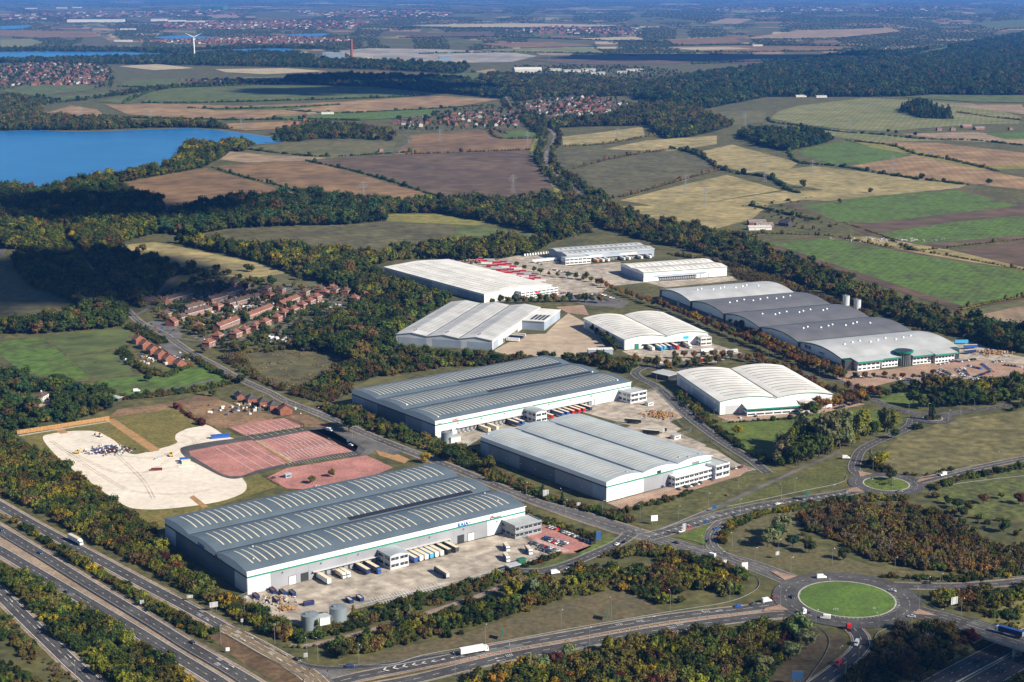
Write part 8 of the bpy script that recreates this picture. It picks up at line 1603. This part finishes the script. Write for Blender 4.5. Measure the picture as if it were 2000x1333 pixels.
# ------------------------------------------------------------------ single trees
CN = {'dg':'dark green','mg':'green','yg':'yellow-green','ye':'yellow','ol':'olive','br':'brown','ru':'russet','dr':'dark red','wi':'grey-green willow','or':'orange','gb':'grey-brown','bg':'deep green'}
SHN = {'round':'round-crowned','cone':'conical','column':'columnar'}
TREES = []
def tree(px, h, c_, shape='round', where='', wr=0.95):
 TREES.append((px, h, c_, shape, where, wr))
def tree_row(pts, n, h, cols, where, seed=0, shape='round', jit=2.0, wr=0.85):
 L = np.array([tuple(p) for p in pts], float); s = np.concatenate([[0], np.cumsum(np.linalg.norm(np.diff(L, axis=0), axis=1))]); rng = random.Random(seed)
 for k in range(n):
  t = s[-1]*(k+0.5)/n; tree((np.interp(t, s, L[:, 0])+rng.uniform(-jit, jit), np.interp(t, s, L[:, 1])+rng.uniform(-jit, jit)*0.4), h*rng.uniform(0.8, 1.2), rng.choice(cols), shape, where, wr)
PK = ['ru','br','ru','ol','ru','ol','br','or']
tree_row([(1285,598),(1340,622),(1420,655),(1500,688),(1560,712),(1640,742)], 38, 8.5, PK, 'the avenue left of the five-vaulted warehouse', 1); tree_row([(1400,620),(1470,660),(1545,695),(1600,722),(1650,745)], 28, 8.5, PK, 'the second avenue left of the five-vaulted warehouse', 2); tree_row([(1235,712),(1265,716),(1300,722),(1360,718),(1410,712)], 9, 8.5, ['ru','ol','br'], 'the row behind the white twin-roofed warehouse', 3); tree_row([(1310,702),(1350,700),(1400,700),(1440,702),(1490,715),(1560,735)], 14, 8, ['br','ol','ru','mg'], 'the roadside behind the twin-roofed warehouse', 4)
tree_row([(1590,800),(1620,797),(1650,793),(1690,786)], 7, 9, ['ru','or','mg','br'], 'the row right of the white twin-roofed warehouse', 5); tree_row([(1470,700),(1560,742),(1620,770),(1700,790)], 16, 7.5, ['ru','ol','br','mg'], 'the avenue between twin-roofed and five-vaulted warehouses', 6); tree_row([(1660,742),(1720,738),(1780,742),(1830,730)], 9, 6, ['dg','br','mg','ru'], 'the car park before the five-vaulted warehouse', 7); tree_row([(955,596),(1000,594),(1060,592),(1120,590),(1180,592)], 15, 8, ['mg','dg','mg','ol','ru'], 'the row before the long white warehouse office', 8); tree_row([(780,690),(830,702),(880,706),(940,700)], 9, 9, ['mg','dg','mg'], 'the row in front of the ridge-roofed warehouse', 9); tree_row([(1155,648),(1180,665),(1205,690)], 7, 8, ['dg','mg','ol'], 'the row left of the white double-vaulted warehouse', 10); tree_row([(1140,545),(1200,570),(1240,585),(1280,600)], 14, 7.5, ['ru','or','br','ol'], 'the avenue below the upper right white warehouse', 11); tree_row([(1000,520),(1050,535),(1110,545),(1150,550)], 9, 6.5, ['br','ol','mg'], 'the row beside the upper lorry yards', 12)
for px, h, c_, sh, wh in [((1588,812),12,'mg','round','the lawn by the white twin-roofed warehouse'),((1574,808),10,'or','round','the lawn by the white twin-roofed warehouse'),((1440,851),9,'ye','round','the lawn above the poplars'),((1822,822),13,'dg','column','the mini roundabout'),((1816,822),11,'dg','column','the mini roundabout'),((1737,940),9,'dg','round','the smaller roundabout island'),((1712,915),10,'yg','round','the bank beside the curving road'),((1722,908),11,'ye','round','the bank beside the curving road'),((1700,905),10,'wi','column','the bank beside the curving road'),((1500,1068),13,'wi','round','the willow clump above the large roundabout'),((1525,1048),14,'wi','round','the willow clump above the large roundabout'),((1512,1060),12,'bg','round','the willow clump above the large roundabout'),((1548,1070),9,'bg','round','the willow clump above the large roundabout'),((1580,1080),9,'dg','round','the meadow above the large roundabout'),((1647,1094),8,'dg','round','the meadow above the large roundabout'),
 ((682,845),15,'dg','round','the building site entrance'),((675,835),14,'ol','round','the building site entrance'),((720,828),9,'br','round','the hedge below the red-lettered warehouse'),((747,845),7,'yg','round','the hedge below the red-lettered warehouse'),((785,852),10,'mg','round','the hedge below the red-lettered warehouse'),((880,902),13,'dg','round','the roadside left of the silver warehouse'),((900,898),12,'mg','round','the roadside left of the silver warehouse'),((955,920),11,'mg','round','the roadside left of the silver warehouse'),((830,905),8,'ye','round','the verge behind the blue-lettered warehouse'),((610,945),6,'ol','round','the rear of the blue-lettered warehouse'),((650,932),6,'ol','round','the rear of the blue-lettered warehouse'),((963,942),6,'yg','cone','the verge behind the blue-lettered warehouse'),((948,938),5,'yg','cone','the verge behind the blue-lettered warehouse'),((1098,985),8,'bg','cone','the roadside below the silver warehouse'),((1060,970),8,'bg','cone','the roadside below the silver warehouse'),
 ((1000,1170),12,'yg','round','the thicket below the gatehouse'),((1040,1162),10,'wi','round','the thicket below the gatehouse'),((1018,1158),10,'wi','round','the thicket below the gatehouse'),((775,1213),7,'wi','cone','the bank below the loading yard'),((800,1205),7,'wi','cone','the bank below the loading yard'),((690,1207),7,'yg','cone','the right sprinkler tank'),((620,1232),6,'mg','cone','the left sprinkler tank'),((670,1285),9,'dg','round','the thicket above the dual carriageway'),((1040,1312),9,'wi','round','the bottom thicket'),((1060,1310),8,'wi','round','the bottom thicket'),((1105,1288),9,'wi','round','the bottom thicket'),((1560,1250),14,'wi','round','the end of the bottom thicket'),((1575,1268),12,'wi','round','the end of the bottom thicket'),((1545,1290),11,'wi','round','the end of the bottom thicket'),((1490,1318),10,'wi','round','the end of the bottom thicket'),((1850,1250),12,'br','round','the bank by the motorway bridge'),((1895,1245),10,'dr','round','the bank by the motorway bridge'),((1765,1308),11,'br','round','the bank of the sunken motorway'),((1700,1010+20),6,'dg','round','the brown scrub'),
 ((1870,995),8,'dg','round','the green meadow at right'),((1880,1010),7,'dg','round','the green meadow at right'),((1920,985),8,'br','round','the green meadow at right'),((1960,1040),9,'dg','round','the green meadow at right'),((1890,1000),7,'ol','round','the green meadow at right'),((1850,985),6,'dg','round','the green meadow at right'),((1990,985),8,'dr','round','the green meadow at right'),((1955,975),5,'ol','round','the green meadow at right'),
 ((290,706+40),8,'dg','round','the green field corner'),((392,655),11,'br','round','the estate entrance'),((370,650),8,'ol','round','the estate entrance'),((455,690),12,'ol','round','the lower corner of the estate'),((475,688),12,'mg','round','the lower corner of the estate'),((400,690),8,'gb','round','the lower corner of the estate'),((483,530),9,'dg','round','the olive field above the estate'),((492,532),9,'mg','round','the olive field above the estate'),((585,548),10,'mg','round','the olive field above the estate'),((378,560),12,'dg','round','the top of the estate'),((400,545),12,'dg','round','the top of the estate'),((530,558),12,'dg','round','the top of the estate'),((415,775),11,'dg','cone','the lane by the small row of houses'),((470,750),9,'dg','round','the junction of lane and main road'),
 ((1569,367),14,'mg','round','the dry pasture'),((1110,368),14,'mg','round','the railway hedge'),((1800,352),12,'dg','round','the dark hedge of the pinkish field'),((1930,362),12,'dg','round','the right end of the dry pasture'),((1735,260),10,'dg','round','the field below the lane'),((1750,262),9,'dg','round','the field below the lane'),((1788,266),10,'dg','round','the field below the lane'),((640,405),16,'bg','round','the wood below the ploughed field'),((590,402),16,'mg','round','the wood below the ploughed field'),((540,408),15,'dg','round','the wood below the ploughed field'),((356,300),16,'yg','round','the lake point'),((400,290),15,'yg','round','the lake point'),((435,285),14,'yg','round','the lake point'),((225,350),13,'wi','round','the lower lake shore'),((258,346),12,'wi','round','the lower lake shore'),((280,340),12,'yg','round','the lower lake shore'),((1640,398),8,'br','round','the crop margin'),((1700,378),9,'br','round','the dry pasture edge'),((540,455+28),8,'br','round','the dull pasture'),((280,492),10,'ol','round','the dry pasture copse'),((270,494),8,'br','round','the dry pasture copse')]:
 tree(px, h, c_, sh, wh)
tree_row([(1520,905),(1560,888),(1600,878),(1640,868),(1680,858)], 9, 15, ['mg','wi','dg','wi','yg'], 'the poplar clump by the curving road', 15, wr=0.8); tree_row([(100,822),(130,812),(165,806),(205,797)], 14, 9, ['dg','bg'], 'the conifer screen behind the timber fence', 16, 'cone', 1); tree_row([(1775,790),(1800,798),(1850,795),(1900,792),(1950,790)], 10, 12, ['dg','mg','dg'], 'the trees above the mini roundabout', 17); tree_row([(1650,760),(1700,775),(1740,780)], 6, 9, ['ru','br','mg'], 'the trees left of the upper lawn', 18); tree_row([(1590,845),(1640,852),(1690,850)], 5, 10, ['yg','mg','dg'], 'the lawn edge above the curving road', 19)
from collections import Counter
cnt = Counter()
for px, h, c_, shape, where, wr in sorted(TREES, key=lambda t: t[0][0]):
 p = G(*px); o = empty('tree', (p.x, p.y, float(ground_z(p.x, p.y))), random.uniform(0, 6)); ks = [k for k in CROWNS if k.startswith(shape)]; k = random.choice(ks)
 cr = mesh_obj('crown', CROWNS[k], o); h *= 1.25 if 'avenue' in where or 'row' in where else 1.1; hs = h/{'round': 1.02, 'cone': 1.15, 'column': 1.45}[shape]; wd = hs*({'round': wr*1.15, 'cone': 1.0, 'column': 0.95}[shape]); cr.scale = (wd, wd, hs)
 cr['tint'] = [float(x*random.uniform(0.85, 1.2)) for x in C_[c_]]; tr = mesh_obj('trunk', TRUNKS[random.randint(0, 1)], o); tr.scale = (hs, hs, hs)
 i = cnt[where]; cnt[where] += 1; tot = sum(1 for t in TREES if t[4] == where)
 tag(o, CN[c_]+' '+SHN[shape].split('-')[0]+' tree, '+('at ' if tot == 1 else ordn(i)+' from left at ')+where, 'tree', where if tot > 1 else None)
# ------------------------------------------------------------------ distant landmarks
TW = paint('turbine_white', (0.8,0.8,0.8), 0.5)
p = G(380,112); tb = empty('wind_turbine', p, 0.0); tag(tb, 'tall white three-bladed wind turbine by the far lake', 'wind turbine')
mb = MB(); mb.cyl(0, 0, 0, 96, 3.2, 1.8, 12, TW); mb.build('tower', tb); mb = MB(); mb.box(-2, 2, -4, 5, 95.5, 99.5, TW); na = mb.build('nacelle', tb); mb = MB(); mb.cyl(0, 0, -1.5, 1.5, 2.0, 1.2, 10, TW); hb_ = mb.build('hub', na, loc=(0, -5, 97.5)); hb_.rotation_euler = (math.pi/2, 0, 0)
for a in (R(25), R(155), R(270)):
 mb = MB(); d = Vector((math.cos(a), 0, math.sin(a))); n_ = Vector((-d.z, 0, d.x)); vs = []
 for t, w_ in ((2, 1.6), (9, 2.4), (25, 1.6), (44, 0.5)):
  c = d*t; vs += [c-n_*w_+Vector((0, -0.4, 0)), c+n_*w_*0.6+Vector((0, -0.4, 0)), c+n_*w_*0.6+Vector((0, 0.4, 0)), c-n_*w_+Vector((0, 0.4, 0))]
 mb.add(vs, [(4*i+k, 4*i+4+k, 4*i+4+(k+1) % 4, 4*i+(k+1) % 4) for i in range(3) for k in range(4)], TW); mb.build('blade', tb, loc=(0, -5.5, 97.5))
p = G(687,117); ch = empty('chimney_stack', p); tag(ch, 'tall slim red brick chimney of the brickworks', 'chimney'); mb = MB(); mb.cyl(0, 0, 0, 98, 6.8, 5.2, 14, mat('stack_brick', (0.26,0.08,0.05), 0.9)); mb.build('shaft', ch); mb = MB(); mb.cyl(0, 0, 98.01, 101, 5.6, 5.6, 14, DARK); mb.build('cap', ch)
def bigshed(px, L_, D_, h_, a, wall, roof, label, name='industrial_building', rise=0.0, cat='building'):
 o = empty(name, G(*px), a); tag(o, label, cat); mb = MB(); mb.box(-L_/2, L_/2, 0, D_, 0, h_, wall); mb.build('wall', o); mb = MB()
 if rise:
  vs = []; k = 8
  for x in (-L_/2-1, L_/2+1):
   for i in range(k+1): t = i/k; vs.append((x, D_*t, h_+rise*(1-(2*t-1)**2)+0.2))
  mb.add(vs, [(i, i+1, k+2+i, k+1+i) for i in range(k)]+[tuple(range(k+1)), tuple(range(2*k+1, k, -1))], roof)
 else: mb.box(-L_/2-1, L_/2+1, -1, D_+1, h_+0.01, h_+1.2, roof)
 mb.build('roof', o)
BL = mat('waste_plant_blue', (0.20,0.26,0.32), 0.7); SGN = mat('shed_green', (0.06,0.12,0.11), 0.7)
bigshed((655,119), 90, 60, 34, 0.15, BL, RSILV, 'tall blue-grey waste plant beside the brick chimney'); bigshed((630,118), 70, 40, 20, 0.1, DKG_SHADE, RDARK, 'lower dark hall left of the blue-grey waste plant'); bigshed((640,112), 50, 40, 26, 0.1, BL, RDARK, 'stepped middle hall of the waste plant')
bigshed((402,20), 150, 240, 50, -0.1, SGN, SGN, 'left one of two giant dark green airship sheds on the horizon', 'airship_shed', 22, 'shed'); bigshed((426,20), 150, 240, 50, -0.1, SGN, SGN, 'right one of two giant dark green airship sheds on the horizon', 'airship_shed', 22, 'shed')
FW = mat('far_white_cladding', (0.55,0.53,0.48), 0.8)
for px, L_, D_, h_, t in [((186,44),520,160,24,'long bright white warehouse far off at upper left'),((310,42),150,100,20,'pale far warehouse right of the long white one'),((345,43),160,90,14,'second pale far warehouse'),((380,44),180,90,12,'third pale far warehouse'),((250,59),120,40,10,'white far shed below the long warehouse'),((240,82),110,40,9,'white far shed near the lake'),((60,18),160,80,14,'faint white warehouse at the upper left edge'),((120,17),150,80,14,'faint white warehouse second from the upper left'),((150,16),130,80,14,'faint white warehouse third from the upper left'),
 ((1032,143),110,60,14,'large domed white hall of the test centre'),((1118,142),70,30,9,'white test centre building second from the left'),((1150,140),60,30,9,'white test centre building in the middle'),((1165,146),70,30,8,'low white test centre building in front'),((1240,140),70,30,8,'white test centre building at the right'),((1215,144),40,20,8,'small white test centre building'),((1085,139),50,24,8,'white test centre shed by the trees'),((1240,172),46,26,7,'white sheds below the test centre'),((1295,170),60,26,7,'white building at the right of the test centre'),((1310,168),40,20,7,'second white building at the right of the test centre'),((870,122),60,30,28,'grey plant tower on the landfill'),((860,123),40,25,12,'low grey plant building on the landfill'),((1480,31+60),60,30,9,'white farm shed in the right distance'),((720,116),40,20,8,'white shed by the chimney')]:
 bigshed(px, L_, D_, h_, 0.12, FW if 'grey' not in t else BL, FW if 'grey' not in t else RSILV, t, rise=8 if 'domed' in t else 0)
# pylons
PYS = paint('pylon_steel', (0.22,0.23,0.24))
def pylon_mesh(h):
 STEEL = PYS; mb = MB(); b = h*0.09
 for sx in (-1, 1):
  for sy in (-1, 1): mb.tube((sx*b, sy*b, 0), (sx*0.7, sy*0.7, h*0.72), 0.16, STEEL, 4); mb.tube((sx*0.7, sy*0.7, h*0.72), (0, 0, h), 0.14, STEEL, 4)
 for k in range(5):
  z0, z1 = h*0.14*k, h*0.14*(k+1); f0, f1 = b+(0.7-b)*z0/(h*.72), b+(0.7-b)*z1/(h*.72)
  for s in (-1, 1): mb.tube((-f0, s*f0, z0), (f1, s*f1, z1), 0.1, STEEL, 3); mb.tube((f0, s*f0, z0), (-f1, s*f1, z1), 0.1, STEEL, 3); mb.tube((s*f0, -f0, z0), (s*f1, f1, z1), 0.1, STEEL, 3)
 t_ = mb.mesh('tower'); am = MB()
 for z, w_ in ((0.66, 7), (0.76, 9), (0.87, 6)):
  am.tube((-w_, 0, h*z), (w_, 0, h*z), 0.16, STEEL, 4); am.tube((-w_, 0, h*z), (0, 0, h*(z+0.05)), 0.1, STEEL, 3); am.tube((w_, 0, h*z), (0, 0, h*(z+0.05)), 0.1, STEEL, 3)
 return t_, am.mesh('cross_arms')
PYT, PYA = pylon_mesh(34)
for i, px in enumerate(sorted([(157,231),(294,238),(471,252),(710,392),(859,276),(1030,285),(1002,378),(1206,277),(1338,378),(1455,246),(1493,356),(1586,346),(1660,262),(1742,336),(1376,404),(928,118),(1073,117)])):
 o = empty('electricity_pylon', G(*px), 0.6); mesh_obj('tower', PYT, o); mesh_obj('cross_arms', PYA, o); tag(o, 'grey lattice electricity pylon, '+ordn(i)+' from the left among the fields', 'pylon', 'lattice pylons across the fields')
# ------------------------------------------------------------------ haze
hz = bpy.data.materials.new('haze'); hz.use_nodes = True; n = hz.node_tree.nodes; n.remove(n['Principled BSDF']); pv = n.new('ShaderNodeVolumePrincipled')
pv.inputs['Color'].default_value = (0.09, 0.34, 1.0, 1); pv.inputs['Density'].default_value = 2.9e-5; pv.inputs['Anisotropy'].default_value = 0.0
hz.node_tree.links.new(pv.outputs[0], n['Material Output'].inputs['Volume'])
mb = MB(); mb.box(-125000, 125000, -4000, 165000, -8.2, 420, hz); tag(mb.build('haze'), 'pale blue haze filling the air over the whole landscape', kind='stuff')
# ------------------------------------------------------------------ fair-weather clouds high above, out of frame; the landscape shows their shadows
CLM = mat('cloud_white', (0.9,0.9,0.9), 1.0, 0.02, 0.01)
def cloud(px, w_, d_, label, H=2600.0, seed=0, rz=0.0):
 t = G(*px); c = t+sun_dir*(H/sun_dir.z); rng = np.random.default_rng(seed); mb = MB(); V, F = ICO2
 for k in range(46):
  a = rng.uniform(0, 6.28); r_ = rng.random()**0.55; s = rng.uniform(0.16, 0.30)*(1.12-0.85*r_); o = np.array([math.cos(a)*r_*0.52*w_, math.sin(a)*r_*0.52*d_, rng.uniform(0, 0.12)*w_*(1-r_)])
  mb.add(V*np.array([s*w_, s*d_, s*0.45*min(w_, d_)])*rng.uniform(0.85, 1.1, (len(V), 1))+o, F, CLM, True)
 tag(mb.build('cloud', loc=c, rz=rz), label, kind='stuff')
cloud((1850,1310), 170, 95, 'fair-weather cloud shading the sunken motorway corner', seed=1)
cloud((110,550), 380, 420, 'fair-weather cloud shading the wooded slope at left', seed=2); cloud((385,572), 170, 120, 'fair-weather cloud shading the back of the housing estate', seed=3)
cloud((170,415), 500, 330, 'fair-weather cloud shading the dark wood below the lake', seed=4)
cloud((740,178), 900, 500, 'fair-weather cloud shading the end of the long green field', seed=6); cloud((1440,113), 1700, 800, 'fair-weather cloud shading the dark far band', seed=7)
cloud((650,160), 1000, 500, 'fair-weather cloud shading the wood behind the green field', seed=11)
